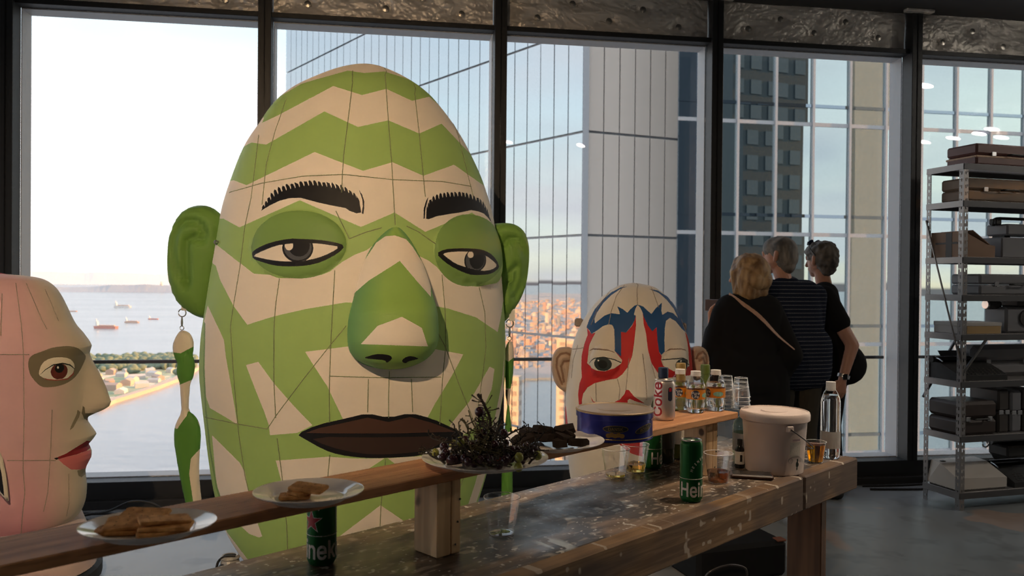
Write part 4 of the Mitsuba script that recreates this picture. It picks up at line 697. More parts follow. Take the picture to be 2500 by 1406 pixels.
EARRING_R_PAINT = [('dgreen', [(-0.0428,1.043),(-0.015,1.027),(0.0165,1.051),(0.0172,0.972),(0.0021,0.8926),(-0.0098,0.8925),(-0.0296,0.8923),(-0.0422,0.9714)]), ('dgreen', [(-0.0211,0.821),(-0.0074,0.7973),(0.0114,0.7341),(0.0195,0.2816),(-0.0503,0.2809),(-0.0466,0.5748),(-0.0245,0.7655)]), ('black', [(-0.0288,0.8844),(-0.0177,0.8845),(-0.0188,0.829),(-0.0283,0.8289)])]
CLOWN_ROWS = [(0.000,0.691,0.004), (0.248,0.691,0.006), (0.289,0.691,0.080), (0.310,0.691,0.194), (0.342,0.690,0.302), (0.356,0.689,0.433), (0.365,0.687,0.552), (0.371,0.687,0.694), (0.367,0.687,0.813), (0.359,0.690,0.907), (0.343,0.693,1.035), (0.324,0.695,1.113), (0.292,0.698,1.191), (0.253,0.706,1.267), (0.205,0.712,1.331), (0.145,0.716,1.381), (0.108,0.715,1.405), (0.059,0.705,1.419), (0.000,0.707,1.428)]
CLOWN_PAINT = [
('red',[(-.072,.8206),(-.058,.8043),(-.047,.7884),(-.08,.7266),(-.102,.6939),(-.164,.6612),(-.243,.6398),(-.324,.627),(-.479,.6207),(-.682,.6093),(-.81,.5942),(-.862,.5812),(-.89,.5746),(-.913,.5542),(-.895,.5281),(-.95,.5269),(-.98,.5429),(-1.012,.5688),(-1.003,.5857),(-1,.6024),(-.958,.6231),(-1.003,.6525),(-1.016,.669),(-1.031,.6856),(-1.02,.7027),(-1.013,.7197),(-.998,.7354),(-.993,.7433),(-.99,.7513),(-1.024,.7587),(-1.063,.7661),(-1.108,.7736),(-1.024,.7677),(-.952,.7617),(-.888,.7557),(-.793,.7611),(-.435,.7694),(-.222,.7641),(-.122,.7865),(-.079,.8061)]),
('cream',[(-.793,.7611),(-.705,.7785),(-.581,.7892),(-.496,.7868),(-.435,.7694),(-.413,.7539),(-.395,.7386),(-.37,.7089),(-.255,.6802),(-.27,.671),(-.352,.6585),(-.491,.6479),(-.625,.6487),(-.755,.6553),(-.87,.666),(-.861,.6987),(-.86,.7214),(-.83,.7371),(-.816,.745)]),
('blue',[(-.569,.9421),(-.732,.9391),(-.904,.9365),(-.972,.9287),(-1.048,.9219),(-1.119,.915),(-1.183,.9081),(-1.17,.8984),(-1.167,.889),(-1.176,.8801),(-1.197,.8716),(-1.191,.862),(-1.194,.8529),(-1.204,.8441),(-1.219,.8354),(-1.201,.826),(-1.189,.8168),(-1.181,.8078),(-1.178,.799),(-1.16,.791),(-1.148,.7831),(-1.137,.7752),(-1.064,.7712),(-1.001,.7672),(-.942,.7615),(-.888,.7557),(-.782,.7672),(-.688,.7821),(-.581,.7892),(-.496,.7868),(-.439,.7729),(-.414,.7556),(-.395,.7386),(-.374,.7089),(-.276,.6915),(-.284,.7259),(-.299,.75),(-.313,.7665),(-.222,.7641),(-.122,.7882),(-.079,.8061),(-.072,.8206),(-.112,.8205),(-.089,.8435),(-.042,.8575),(-.121,.8533),(-.211,.8393),(-.253,.8284),(-.378,.8409),(-.537,.8502),(-.492,.8425),(-.452,.8348),(-.408,.8227),(-.62,.8256),(-.76,.8163),(-.92,.7897),(-.96,.7976),(-1.007,.8056),(-1.019,.8149),(-1.036,.8244),(-1.03,.8333),(-1.026,.8423),(-1.026,.8515),(-1.032,.861),(-1.013,.8688),(-.998,.877),(-.991,.8857),(-.992,.8948),(-.932,.91),(-.896,.918),(-.851,.9259),(-.757,.9305),(-.663,.9356)]),
('red',[(.074,.8302),(.098,.8153),(.15,.7975),(.174,.7886),(.253,.7693),(.348,.7815),(.331,.7564),(.324,.7401),(.331,.7225),(.34,.7053),(.383,.6937),(.369,.6807),(.406,.6643),(.551,.6487),(.807,.6462),(.88,.6508),(.966,.6553),(1.074,.6594),(1.066,.6776),(1.065,.6868),(1.066,.6959),(1.073,.7138),(1.08,.7226),(1.09,.7314),(1.105,.7403),(1.144,.7563),(1.168,.7633),(1.235,.7555),(1.684,.7469),(1.7,.7362),(1.7,.7264),(1.692,.718),(1.692,.6479),(1.683,.6381),(1.683,.6283),(1.68,.6286),(1.019,.6301),(.916,.6308),(.757,.6312),(.633,.6307),(.483,.6291),(.307,.6453),(.198,.6746),(.156,.7072),(.138,.7425),(.131,.7607),(.114,.778),(.094,.7957)]),
('cream',[(.382,.6904),(.401,.7067),(.425,.7231),(.453,.7397),(.466,.749),(.5,.768),(.52,.7776),(.597,.8023),(.73,.811),(.807,.8053),(.892,.7995),(1.037,.7715),(1.059,.7641),(1.084,.7568),(1.113,.7494),(1.092,.7404),(1.079,.7315),(1.069,.7227),(1.062,.7139),(1.059,.6975),(1.06,.6899),(1.067,.6746),(.985,.6677),(.917,.6606),(.859,.6534),(.807,.6462),(.551,.6487),(.416,.6642),(.369,.6807)]),
('blue',[(-.042,.8575),(.092,.8508),(.2,.8341),(.27,.8246),(.346,.8374),(.39,.8438),(.464,.8506),(.55,.8576),(.653,.8648),(.604,.8548),(.566,.8453),(.535,.8359),(.532,.8286),(.532,.8214),(.619,.8269),(.721,.8325),(.912,.8265),(.961,.8209),(1.016,.8153),(1.079,.8096),(1.064,.8177),(1.054,.8258),(1.052,.8342),(1.057,.8426),(1.02,.8508),(.991,.8591),(.97,.8678),(.961,.877),(.926,.8843),(.898,.8919),(.877,.8997),(.863,.9079),(.486,.9291),(.8,.9232),(1.001,.9202),(1.054,.9121),(1.118,.9041),(1.206,.8963),(1.72,.8884),(1.282,.8788),(1.267,.8694),(1.597,.8605),(1.718,.8512),(1.709,.8428),(1.709,.8344),(1.7,.826),(1.7,.8176),(1.709,.8091),(1.709,.7615),(1.7,.7531),(1.246,.7609),(1.129,.7672),(1.047,.7732),(1.007,.7798),(.892,.7995),(.807,.8053),(.73,.811),(.597,.8023),(.514,.7776),(.476,.7585),(.46,.7491),(.446,.7397),(.44,.723),(.436,.7066),(.374,.697),(.337,.7069),(.324,.7401),(.331,.7564),(.348,.7815),(.253,.7693),(.174,.7886),(.15,.7975),(.098,.8153),(.074,.8283),(.025,.8456)]),
('red',[(-.742,.57),(-.682,.5553),(-.566,.5506),(-.391,.5529),(-.259,.5671),(-.195,.5837),(-.173,.5967),(-.132,.5969),(-.065,.5811),(.075,.5594),(-.031,.5651),(-.121,.5728),(-.148,.5662),(-.141,.5502),(-.39,.5465),(-.603,.5452),(-.702,.555)]),
('red',[(-.323,.4703),(-.172,.4796),(-.004,.4823),(.038,.4828),(.176,.4811),(.322,.4787),(.503,.4631),(.549,.438),(.519,.4195),(.416,.4075),(.312,.4001),(.206,.3972),(.075,.4001),(-.08,.4083),(-.217,.4256),(-.339,.4522)]),
('dark',[(-.014,.3823),(-.017,.3799),(-.025,.3779),(-.037,.3765),(-.052,.376),(-.066,.3764),(-.078,.3777),(-.086,.3797),(-.089,.382),(-.086,.3844),(-.078,.3864),(-.066,.3878),(-.052,.3883),(-.038,.3879),(-.025,.3866),(-.017,.3846)]),
('red',[(-1.924,.5456),(-1.927,.534),(-1.841,.5292),(-1.486,.5211),(-1.45,.5127),(-1.422,.504),(-1.401,.4951),(-1.384,.4862),(-1.369,.4772),(-1.345,.4591),(-1.918,.4502),(-1.93,.4565),(-1.916,.4699),(-1.916,.4797),(-1.927,.4803),(-1.918,.4914),(-1.924,.5077),(-1.924,.5273),(-1.916,.5372)]),
('lidw',[(-.87,.666),(-.855,.6879),(-.777,.7055),(-.649,.7101),(-.508,.7113),(-.371,.704),(-.256,.6818),(-.27,.672),(-.362,.6828),(-.513,.6898),(-.67,.685),(-.809,.6652)]),
('dark',[(-.829,.6672),(-.671,.6856),(-.514,.6917),(-.363,.6847),(-.267,.6749),(-.354,.662),(-.493,.6514),(-.628,.6532),(-.736,.6592)]),
('white',[(-.827,.6643),(-.668,.6827),(-.513,.6888),(-.362,.6818),(-.266,.672),(-.353,.6591),(-.492,.6485),(-.626,.6503),(-.734,.6562)]),
('iris',[(-.397,.6734),(-.403,.6765),(-.413,.6795),(-.425,.6822),(-.439,.6846),(-.452,.6861),(-.513,.6888),(-.624,.6844),(-.635,.6828),(-.648,.6801),(-.658,.6772),(-.665,.6741),(-.668,.6708),(-.668,.6675),(-.664,.6643),(-.656,.6612),(-.646,.6583),(-.632,.6556),(-.616,.6533),(-.598,.6514),(-.575,.6497),(-.5,.6486),(-.478,.6496),(-.455,.6513),(-.44,.653),(-.426,.6552),(-.414,.6578),(-.404,.6606),(-.398,.6637),(-.395,.6669),(-.394,.6702)]),
('dark',[(-.454,.671),(-.463,.6746),(-.47,.6762),(-.488,.6789),(-.509,.6805),(-.521,.6808),(-.545,.6806),(-.567,.6792),(-.577,.678),(-.592,.6751),(-.601,.6715),(-.603,.6696),(-.602,.6676),(-.596,.6638),(-.59,.662),(-.575,.659),(-.554,.6569),(-.543,.6563),(-.519,.6559),(-.497,.6567),(-.487,.6576),(-.47,.66),(-.463,.6616),(-.454,.6652),(-.453,.669)]),
('white',[(-.581,.6793),(-.582,.6777),(-.589,.6767),(-.597,.6766),(-.605,.6775),(-.608,.679),(-.607,.6806),(-.6,.6816),(-.592,.6817),(-.584,.6808)]),
('lidw',[(.375,.6888),(.437,.7),(.577,.7092),(.734,.7088),(.836,.6986),(.894,.6934),(.943,.6867),(.999,.6799),(1.065,.673),(1.045,.6581),(.967,.6667),(.9,.6749),(.821,.6791),(.688,.6869),(.517,.6848),(.369,.68)]),
('dark',[(.374,.6836),(.518,.6871),(.689,.6892),(.819,.6814),(.895,.6773),(.949,.6722),(1.01,.6668),(1.082,.6613),(.971,.6581),(.884,.6545),(.809,.6508),(.552,.6533),(.427,.6671)]),
('white',[(.373,.6807),(.517,.6842),(.687,.6863),(.817,.6785),(.892,.6744),(.946,.6692),(1.006,.6639),(1.078,.6583),(.969,.6551),(.882,.6516),(.808,.6478),(.551,.6503),(.427,.6642)]),
('iris',[(.909,.668),(.904,.6711),(.891,.6744),(.816,.6785),(.687,.6863),(.652,.685),(.631,.6836),(.612,.6817),(.595,.6795),(.582,.677),(.572,.6742),(.566,.6712),(.563,.6682),(.564,.6651),(.568,.6621),(.576,.6592),(.587,.6565),(.601,.654),(.618,.6519),(.647,.6495),(.776,.6482),(.813,.6499),(.838,.6516),(.86,.6537),(.879,.6562),(.894,.6589),(.904,.6618),(.91,.6648)]),
('dark',[(.815,.6671),(.812,.669),(.807,.6707),(.79,.6739),(.766,.6763),(.752,.6772),(.723,.678),(.694,.6777),(.681,.6771),(.657,.6751),(.64,.6723),(.634,.6706),(.631,.6688),(.629,.667),(.629,.6652),(.632,.6634),(.636,.6616),(.65,.6585),(.66,.6572),(.684,.6553),(.697,.6548),(.725,.6545),(.754,.6553),(.768,.6562),(.791,.6585),(.808,.6617),(.813,.6634),(.815,.6653)]),
('white',[(.675,.6788),(.671,.6773),(.661,.6764),(.65,.6765),(.642,.6775),(.639,.6791),(.644,.6806),(.653,.6815),(.664,.6814),(.672,.6804)]),
('fold',[(-.86,.7029),(-.758,.709),(-.607,.7104),(-.448,.7091),(-.371,.703),(-.372,.7056),(-.47,.7129),(-.611,.7147),(-.763,.713)]),
('fold',[(.428,.704),(.533,.7127),(.683,.7131),(.825,.7074),(.926,.6977),(.875,.7043),(.83,.7107),(.687,.7164),(.524,.7161)])]
CLOWN_NOSE_TOP = (0.0379,0.7137)
CLOWN_NOSE_TIP = (0.0253,0.5781)
CLOWN_NOSE_SIDE = (-0.1977,0.5966)
CLOWN_EYE_L = (-0.5439,0.6764)
CLOWN_EYE_R = (0.6810,0.6754)
CLOWN_BROW_L = (-0.6054,0.7305)
CLOWN_BROW_R = (0.7370,0.7315)
CLOWN_EYE_LE = (-0.8638,0.6728)
CLOWN_SEAMS = [[(-0.872,0.9549),(-0.7737,0.9289),(-0.7641,0.9118),(-0.7522,0.8954),(-0.6922,0.8767),(-0.6623,0.8601),(-0.6447,0.8449),(-0.6339,0.8302),(-0.6088,0.8152),(-0.5892,0.8007),(-0.5756,0.7864)],
  [(0.3869,0.9812),(-0.0555,0.9341),(-0.0676,0.9124),(-0.0626,0.8921),(-0.0548,0.8738),(-0.0473,0.8575)],
  [(-1.676,0.9213),(-1.321,0.9039),(-1.192,0.8869),(-1.142,0.8713),(-1.13,0.8572),(-1.133,0.8439),(-1.081,0.8281),(-1.047,0.8129),(-1.025,0.7981),(-1.013,0.7835)],
  [(0.7729,0.9369),(0.5933,0.9157),(0.5219,0.8962),(0.4932,0.8784),(0.4864,0.8623),(0.491,0.8477)],
  [(-0.3155,0.6264),(-0.298,0.6163),(-0.2805,0.6062),(-0.2636,0.5961),(-0.2665,0.5853),(-0.2706,0.5746),(-0.2752,0.5638)],
  [(-0.662,0.6096),(-0.6518,0.5963),(-0.6436,0.5829),(-0.6381,0.5695),(-0.6331,0.5561)],
  [(-1.504,0.6998),(-1.256,0.7048),(-1.112,0.7084),(-0.9968,0.7114)],
  [(-0.1528,0.6872),(-0.156,0.6742),(-0.1591,0.6612),(-0.1621,0.6483),(-0.1651,0.6354),(-0.1681,0.6225),(-0.1706,0.6096),(-0.1731,0.5967)],
  [(0.0555,0.7007),(0.0594,0.6864),(0.0637,0.6721),(0.0682,0.6579),(0.0729,0.6437),(0.0776,0.6296),(0.0788,0.618),(0.0804,0.6064),(0.0819,0.5948),(0.0828,0.5833),(0.083,0.5717)],
  [(0.1984,0.6714),(0.2162,0.6597),(0.2341,0.6481),(0.252,0.6364),(0.27,0.6247),(0.2883,0.6131)],
  [(-1.232,0.7172),(-1.244,0.7041),(-1.262,0.691),(-1.285,0.6778),(-1.311,0.6645),(-1.3,0.6519),(-1.292,0.6393),(-1.285,0.6266),(-1.277,0.614)],
  [(1.351,0.8063),(1.336,0.7937),(1.312,0.7812),(1.288,0.7689),(1.279,0.7566),(1.297,0.7442),(1.28,0.7293),(1.291,0.7145),(1.392,0.6984),(1.395,0.6788)]]
CLOWN_EAR_L = [(0.3618,1.038),(0.3536,1.043),(0.3431,1.046),(0.3301,1.05),(0.3124,1.05),(0.2897,1.048),(0.2728,1.043),(0.2616,1.033),(0.252,1.02),(0.2441,1.004),(0.2386,0.9857),(0.2356,0.9663),(0.235,0.942),(0.2369,0.9129),(0.2412,0.8855),(0.2479,0.8597),(0.257,0.8379),(0.2685,0.8202),(0.2856,0.8034),(0.3084,0.7874),(0.3238,0.7802),(0.3319,0.7819),(0.3413,0.8119),(0.3521,0.8703),(0.3595,0.9335),(0.3637,1.001)]
CLOWN_EAR_L_FOLDS = [[(0.3467,1.003),(0.3175,1.016),(0.2853,1.009),(0.2661,0.9828),(0.2634,0.931),(0.28,0.8794),(0.2966,0.8342)], [(0.3406,0.9705),(0.3051,0.9669),(0.2892,0.9377),(0.2993,0.8925),(0.3062,0.8472)]]
CLOWN_EAR_R = [(1.046,1.046),(1.056,1.054),(1.07,1.059),(1.089,1.062),(1.107,1.059),(1.123,1.052),(1.137,1.041),(1.147,1.025),(1.153,1.007),(1.157,0.9876),(1.159,0.9682),(1.158,0.9487),(1.153,0.9293),(1.144,0.9098),(1.133,0.8919),(1.121,0.8756),(1.105,0.8641),(1.085,0.8575),(1.071,0.8622),(1.061,0.8783),(1.052,0.9251),(1.045,1.003)]
CLOWN_EAR_R_FOLDS = [[(1.077,0.9901),(1.087,1.016),(1.113,1.029),(1.135,1.01),(1.142,0.9712),(1.133,0.9259)], [(1.094,0.9773),(1.119,0.9904),(1.129,0.9582),(1.12,0.9193)]]
PINK_ROWS = [(0.000,-2.327,0.247), (0.133,-2.327,0.257), (0.217,-2.327,0.271), (0.286,-2.327,0.290), (0.317,-2.327,0.310), (0.356,-2.327,0.352), (0.375,-2.328,0.412), (0.378,-2.328,0.456), (0.373,-2.328,0.504), (0.366,-2.328,0.620), (0.368,-2.329,0.696), (0.371,-2.329,0.811), (0.374,-2.329,0.926), (0.378,-2.330,1.003), (0.381,-2.330,1.061), (0.383,-2.330,1.109), (0.360,-2.330,1.166), (0.325,-2.331,1.224), (0.291,-2.331,1.300), (0.268,-2.331,1.348), (0.242,-2.331,1.386), (0.196,-2.331,1.419), (0.157,-2.331,1.430), (0.082,-2.331,1.439), (0.000,-2.331,1.443)]
PINK_NOSE = [(0.4636,0.0000),(0.4788,0.0148),(0.4864,0.0407),(0.4940,0.0740),(0.5037,0.0999),(0.5167,0.1073),(0.5557,0.0851),(0.5980,0.0518),(0.6370,0.0148),(0.6500,0.0074),(0.6809,0.0000)]
PINK_LIPS = [(0.3312,0.0000),(0.3443,0.0074),(0.3562,0.0185),(0.3682,0.0296),(0.3823,0.0314),(0.3942,0.0241),(0.4029,0.0167),(0.4170,0.0370),(0.4300,0.0500),(0.4419,0.0370),(0.4745,0.0000)]
PINK_BROW = [(0.6521,0.0000),(0.6718,0.0129),(0.6867,0.0111),(0.7298,0.0000)]
PINK_PAINT = [
('olive',[(.82,.6499),(.826,.6544),(.839,.6583),(.858,.6617),(.883,.6645),(1.042,.6761),(1.079,.678),(1.143,.6798),(1.218,.6806),(1.267,.6803),(1.313,.6795),(1.357,.678),(1.397,.676),(1.435,.6734),(1.519,.666),(1.567,.6614),(1.695,.6504),(1.715,.648),(1.721,.6449),(1.714,.6412),(1.697,.6368),(1.67,.6317),(1.563,.6097),(1.534,.6046),(1.504,.6001),(1.473,.5961),(1.442,.5926),(1.408,.5895),(1.372,.5867),(1.295,.582),(1.256,.5802),(1.177,.578),(1.1,.5774),(1.034,.5781),(1.005,.579),(.978,.5809),(.953,.5839),(.93,.5878),(.89,.5976),(.873,.6021),(.847,.6106),(.837,.6153),(.829,.6207),(.822,.6267),(.817,.6333),(.815,.6394),(.816,.6449)]),
('cream',[(.938,.6217),(.957,.6347),(.988,.6438),(1.031,.6491),(1.057,.6506),(1.083,.6521),(1.144,.6527),(1.207,.6518),(1.27,.6492),(1.327,.6444),(1.374,.6375),(1.41,.6303),(1.43,.6231),(1.433,.6161),(1.419,.6096),(1.387,.6036),(1.342,.5981),(1.277,.5952),(1.198,.5948),(1.125,.5956),(1.056,.5976),(1.007,.6006),(.975,.6048),(.952,.6089),(.936,.6132)]),
('black',[(.935,.6086),(1.006,.6241),(1.096,.6354),(1.21,.6381),(1.335,.6313),(1.439,.6178),(1.428,.6142),(1.328,.6265),(1.211,.6327),(1.097,.6303),(1.007,.6193)]),
('rim',[(.984,.6051),(1.036,.5994),(1.161,.5946),(1.32,.5945),(1.411,.6057),(1.433,.6141),(1.433,.6031),(1.33,.5922),(1.161,.5924),(1.03,.5971)]),
('white',[(.941,.6092),(1.007,.622),(1.096,.6325),(1.21,.6346),(1.327,.6284),(1.431,.6169),(1.411,.6063),(1.32,.5959),(1.16,.5957),(1.036,.5994)]),
('iris',[(1.309,.6165),(1.303,.6198),(1.293,.6229),(1.282,.6259),(1.268,.6286),(1.252,.631),(1.235,.633),(1.21,.6346),(1.111,.6328),(1.103,.6315),(1.093,.6292),(1.085,.6267),(1.079,.6238),(1.076,.6208),(1.075,.6176),(1.077,.6144),(1.082,.6112),(1.088,.6081),(1.098,.6053),(1.109,.6026),(1.123,.6003),(1.138,.5983),(1.154,.5968),(1.172,.5957),(1.239,.5959),(1.262,.5975),(1.276,.5993),(1.289,.6015),(1.299,.6041),(1.307,.6069),(1.311,.61),(1.311,.6132)]),
('black',[(1.247,.625),(1.244,.6269),(1.233,.6304),(1.218,.6333),(1.207,.6345),(1.137,.6333),(1.128,.6306),(1.123,.6272),(1.124,.6235),(1.126,.6216),(1.135,.6182),(1.142,.6167),(1.158,.6142),(1.167,.6133),(1.186,.6124),(1.206,.6126),(1.215,.6131),(1.231,.615),(1.237,.6163),(1.246,.6195),(1.248,.6212)]),
('white',[(1.174,.6263),(1.172,.6247),(1.168,.6236),(1.161,.6233),(1.155,.6239),(1.15,.6251),(1.147,.6268),(1.149,.6284),(1.153,.6295),(1.16,.6298),(1.166,.6293),(1.171,.628)]),
('lip1',[(1.157,.3935),(1.242,.3969),(1.335,.4),(1.511,.4102),(1.681,.4207),(1.789,.4146),(1.889,.4133),(1.907,.418),(1.884,.4152),(1.884,.4124),(1.998,.3941),(1.956,.3916),(1.822,.3928),(1.753,.3916),(1.626,.3917),(1.522,.3908),(1.333,.3914),(1.222,.3897)]),
('lip2',[(1.205,.3894),(1.333,.3914),(1.521,.3905),(1.625,.3914),(1.684,.3916),(1.752,.3914),(1.887,.3884),(1.861,.3827),(1.896,.3746),(1.915,.3727),(1.907,.3605),(1.907,.3535),(1.899,.3465),(2.01,.3061),(1.762,.343),(1.666,.3443),(1.414,.355),(1.294,.3724)]),
('black',[(1.146,.3939),(1.188,.3949),(1.214,.3915),(1.184,.3889)]),
('nostril',[(1.801,.4762),(1.78,.4831),(1.838,.4863),(1.847,.4885),(1.884,.4933),(1.877,.4923),(1.899,.4937),(1.907,.4951),(1.892,.4937),(1.892,.4909),(1.884,.4895),(1.884,.4839),(2.021,.46),(2.021,.4614),(2.008,.4696),(1.824,.47)]),
('olive',[(1.626,.4959),(1.625,.5022),(1.631,.5146),(1.656,.5107),(1.664,.5025),(1.682,.4941),(1.83,.4896),(1.888,.4892),(1.884,.4954),(1.899,.4946),(1.915,.4979),(1.907,.4951),(1.892,.4937),(1.892,.4909),(1.869,.4895),(1.869,.4867),(1.854,.4811),(1.896,.4715),(1.764,.4758),(1.699,.4831),(1.656,.4897)]),
('olive2',[(1.542,.5077),(1.53,.4956),(1.462,.479),(1.439,.4735),(1.413,.4682),(1.386,.4583),(1.455,.4637),(1.492,.4695),(1.533,.4752),(1.566,.4812),(1.594,.4874),(1.597,.4936),(1.602,.4997)]),
('olive2',[(1.543,.3468),(1.688,.3445),(1.805,.3415),(1.93,.3395),(1.93,.3353),(1.998,.3255),(2.003,.3126),(1.872,.3231),(1.757,.3237),(1.681,.3228),(1.594,.3304)]),
('cream2',[(1.766,.4597),(1.883,.4578),(2.006,.453),(2.006,.4516),(1.998,.446),(1.983,.4404),(1.903,.4356),(1.844,.4294),(1.907,.4208),(1.903,.4148),(1.775,.4161),(1.69,.4204),(1.656,.43),(1.674,.4377),(1.696,.4452),(1.726,.4526)])]
PINK_SEAMS = [[(1.044,0.8652),(1.026,0.85),(1.025,0.8369),(1.03,0.825),(1.038,0.8133),(1.049,0.802),(1.059,0.7907),(1.069,0.7794),(1.078,0.7681),(1.087,0.7568),(1.099,0.7479),(1.108,0.7388),(1.114,0.7295)],
  [(0.8385,0.8651),(0.8165,0.8479),(0.8071,0.8336),(0.8021,0.8202),(0.7998,0.8073),(0.7984,0.7946),(0.7971,0.782),(0.7961,0.7694),(0.7949,0.7568),(0.793,0.744),(0.7854,0.7313),(0.7775,0.7184),(0.7714,0.7058),(0.7664,0.6938),(0.7623,0.6822),(0.7617,0.6706),(0.7651,0.6593),(0.7661,0.6475),(0.7672,0.6357),(0.7686,0.6238),(0.77,0.6119),(0.7712,0.6),(0.7723,0.5881),(0.7734,0.5762),(0.7744,0.5643),(0.7753,0.5524),(0.7762,0.5405),(0.777,0.5286)],
  [(1.371,0.8423),(1.356,0.8287),(1.353,0.8155),(1.357,0.8027),(1.361,0.79),(1.365,0.7773),(1.371,0.7646),(1.373,0.7518)],
  [(0.7807,0.5269),(0.7802,0.5156),(0.7797,0.5043),(0.7793,0.4929),(0.7788,0.4816),(0.7784,0.4702),(0.7779,0.4589),(0.7775,0.4475),(0.777,0.4362),(0.7764,0.4249),(0.776,0.4135),(0.7755,0.4021),(0.7748,0.3908),(0.7739,0.3795),(0.7773,0.3677),(0.7803,0.3559),(0.7829,0.3441),(0.7853,0.3324),(0.7876,0.3207),(0.7811,0.3092),(0.7739,0.2979),(0.7679,0.2864),(0.7639,0.2747),(0.7608,0.2628),(0.7589,0.2505),(0.7594,0.2378),(0.7627,0.2231),(0.7758,0.2041)],
  [(1.109,0.5196),(1.108,0.5083),(1.107,0.497),(1.106,0.4857),(1.106,0.4744),(1.105,0.4632),(1.103,0.4519),(1.102,0.4406),(1.101,0.4293),(1.099,0.4173),(1.097,0.4053),(1.093,0.3933),(1.09,0.3814),(1.085,0.3695),(1.079,0.3577),(1.073,0.346),(1.066,0.3343),(1.059,0.3227),(1.052,0.311),(1.034,0.2999),(1.019,0.2886),(1.007,0.2771),(0.9978,0.2654)],
  [(1.372,0.3462),(1.372,0.3348),(1.368,0.3235),(1.364,0.3123),(1.356,0.3012),(1.35,0.29),(1.353,0.2785),(1.361,0.2666),(1.352,0.2566),(1.349,0.2462),(1.354,0.2351)],
  [(0.5312,0.6666),(0.5785,0.6662),(0.6263,0.6658),(0.6747,0.6654),(0.7238,0.6649),(0.7739,0.6644),(0.825,0.6638)],
  [(0.6055,0.4042),(0.6556,0.4031),(0.7064,0.4019),(0.7582,0.4006),(0.8111,0.3991),(0.8655,0.3976),(0.9215,0.3959),(0.9797,0.3941),(1.04,0.3921),(1.104,0.39),(1.171,0.3876)],
  [(0.5809,0.8303),(0.5756,0.8171),(0.5711,0.8045),(0.5671,0.7919),(0.5633,0.7794),(0.5598,0.767),(0.5564,0.7545),(0.553,0.7419),(0.5495,0.7288),(0.5461,0.7156)]]
PINK_EARRING = [(-2.148,0.7126),(-2.129,0.7029),(-2.116,0.6685),(-2.104,0.6093),(-2.096,0.55),(-2.091,0.4956),(-2.098,0.4931),(-2.128,0.525),(-2.148,0.5495)]

# ------------------------------------------------------------------ the three inflated heads
PAL = {'cream': (.76, .68, .57), 'green': (.32, .48, .145), 'lid': (.185, .315, .085), 'dgreen': (.10, .27, .05), 'black': (.010, .010, .012), 'grey': (.075, .08, .09),
       'brown': (.075, .038, .028), 'brown2': (.040, .024, .020),
       'red': (.50, .028, .030), 'blue': (.022, .075, .20), 'dark': (.015, .017, .018), 'iris': (.030, .042, .045), 'white': (.70, .66, .58), 'lidw': (.66, .60, .52), 'fold': (.22, .14, .10),
       'olive': (.185, .155, .105), 'olive2': (.27, .22, .15), 'rim': (.35, .05, .05), 'lip1': (.26, .018, .026), 'lip2': (.62, .17, .18), 'nostril': (.16, .03, .03), 'cream2': (.60, .52, .42)}
def paints(d): return [(p, PAL[c]) for c, p in d]
def grid(a, b, n): return np.linspace(a, b, n)
def seams(fwd, lines, parent, mt, r=0.0019):
    for l in lines:
        q = np.array(l); 
        if len(q) < 2: continue
        s = np.linspace(0, 1, max(4, len(q) * 2)); q = np.stack([np.interp(s, np.linspace(0, 1, len(q)), q[:, k]) for k in (0, 1)], 1)
        obj('seam', tube(fwd(q[:, 0], q[:, 1]), r, 5), mt, parent)

# --- green
_lids = (GREEN_LID_L, GREEN_LID_R)
def green_relief(u, v):
    h = 0
    for l in _lids: h = h + 0.030 * dome(u, v, *l, 0.45)
    h = h + 0.02 * gauss(u, v, 0.16, GREEN_NOSE_ROWS[0][2], 0.5, 0.12)
    return h
green = Loft(GREEN_ROWS, 4.10, 0.84, green_relief)
_n = np.array(GREEN_NOSE_ROWS); _nw = PchipInterpolator(_n[:, 2], _n[:, :2]); _nh = PchipInterpolator(*zip(*GREEN_NOSE_H))
def green_nose(u, v):
    w, c = _nw(np.clip(v, _n[0, 2], _n[-1, 2])).T
    t = np.clip(abs(u - c) / np.maximum(w, 1e-3), 0, 1)
    return green(u, v, _nh(np.clip(v, GREEN_NOSE_H[0][0], GREEN_NOSE_H[-1][0])) * (1 - t ** 2.2) ** 0.6 + 0.001)
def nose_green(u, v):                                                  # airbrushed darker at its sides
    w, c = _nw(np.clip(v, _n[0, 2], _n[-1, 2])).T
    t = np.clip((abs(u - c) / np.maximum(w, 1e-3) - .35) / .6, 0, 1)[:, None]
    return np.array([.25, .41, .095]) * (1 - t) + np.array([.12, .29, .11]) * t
gh = thing('inflated_head', 'huge green and cream striped inflated head with thick dark lips', 'inflatable head')
scene[gh + '__skin'] = painted_ply([painted(green, grid(-PI, PI, 151), grid(0, 1, 141), PAL['cream'], paints(GREEN_PAINT))], 'm_skin_fabric')
no = np.array(GREEN_NOSE_OUTLINE); b0, b1 = no.min(0), no.max(0)
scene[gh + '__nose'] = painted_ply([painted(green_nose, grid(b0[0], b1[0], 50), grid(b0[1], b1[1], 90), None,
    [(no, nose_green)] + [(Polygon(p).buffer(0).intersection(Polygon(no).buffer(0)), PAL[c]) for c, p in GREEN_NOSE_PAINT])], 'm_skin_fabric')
mark(gh + '__nose', 'bulging green nose with a cream bridge')
seams(green, GREEN_SEAMS, gh, 'm_seam')
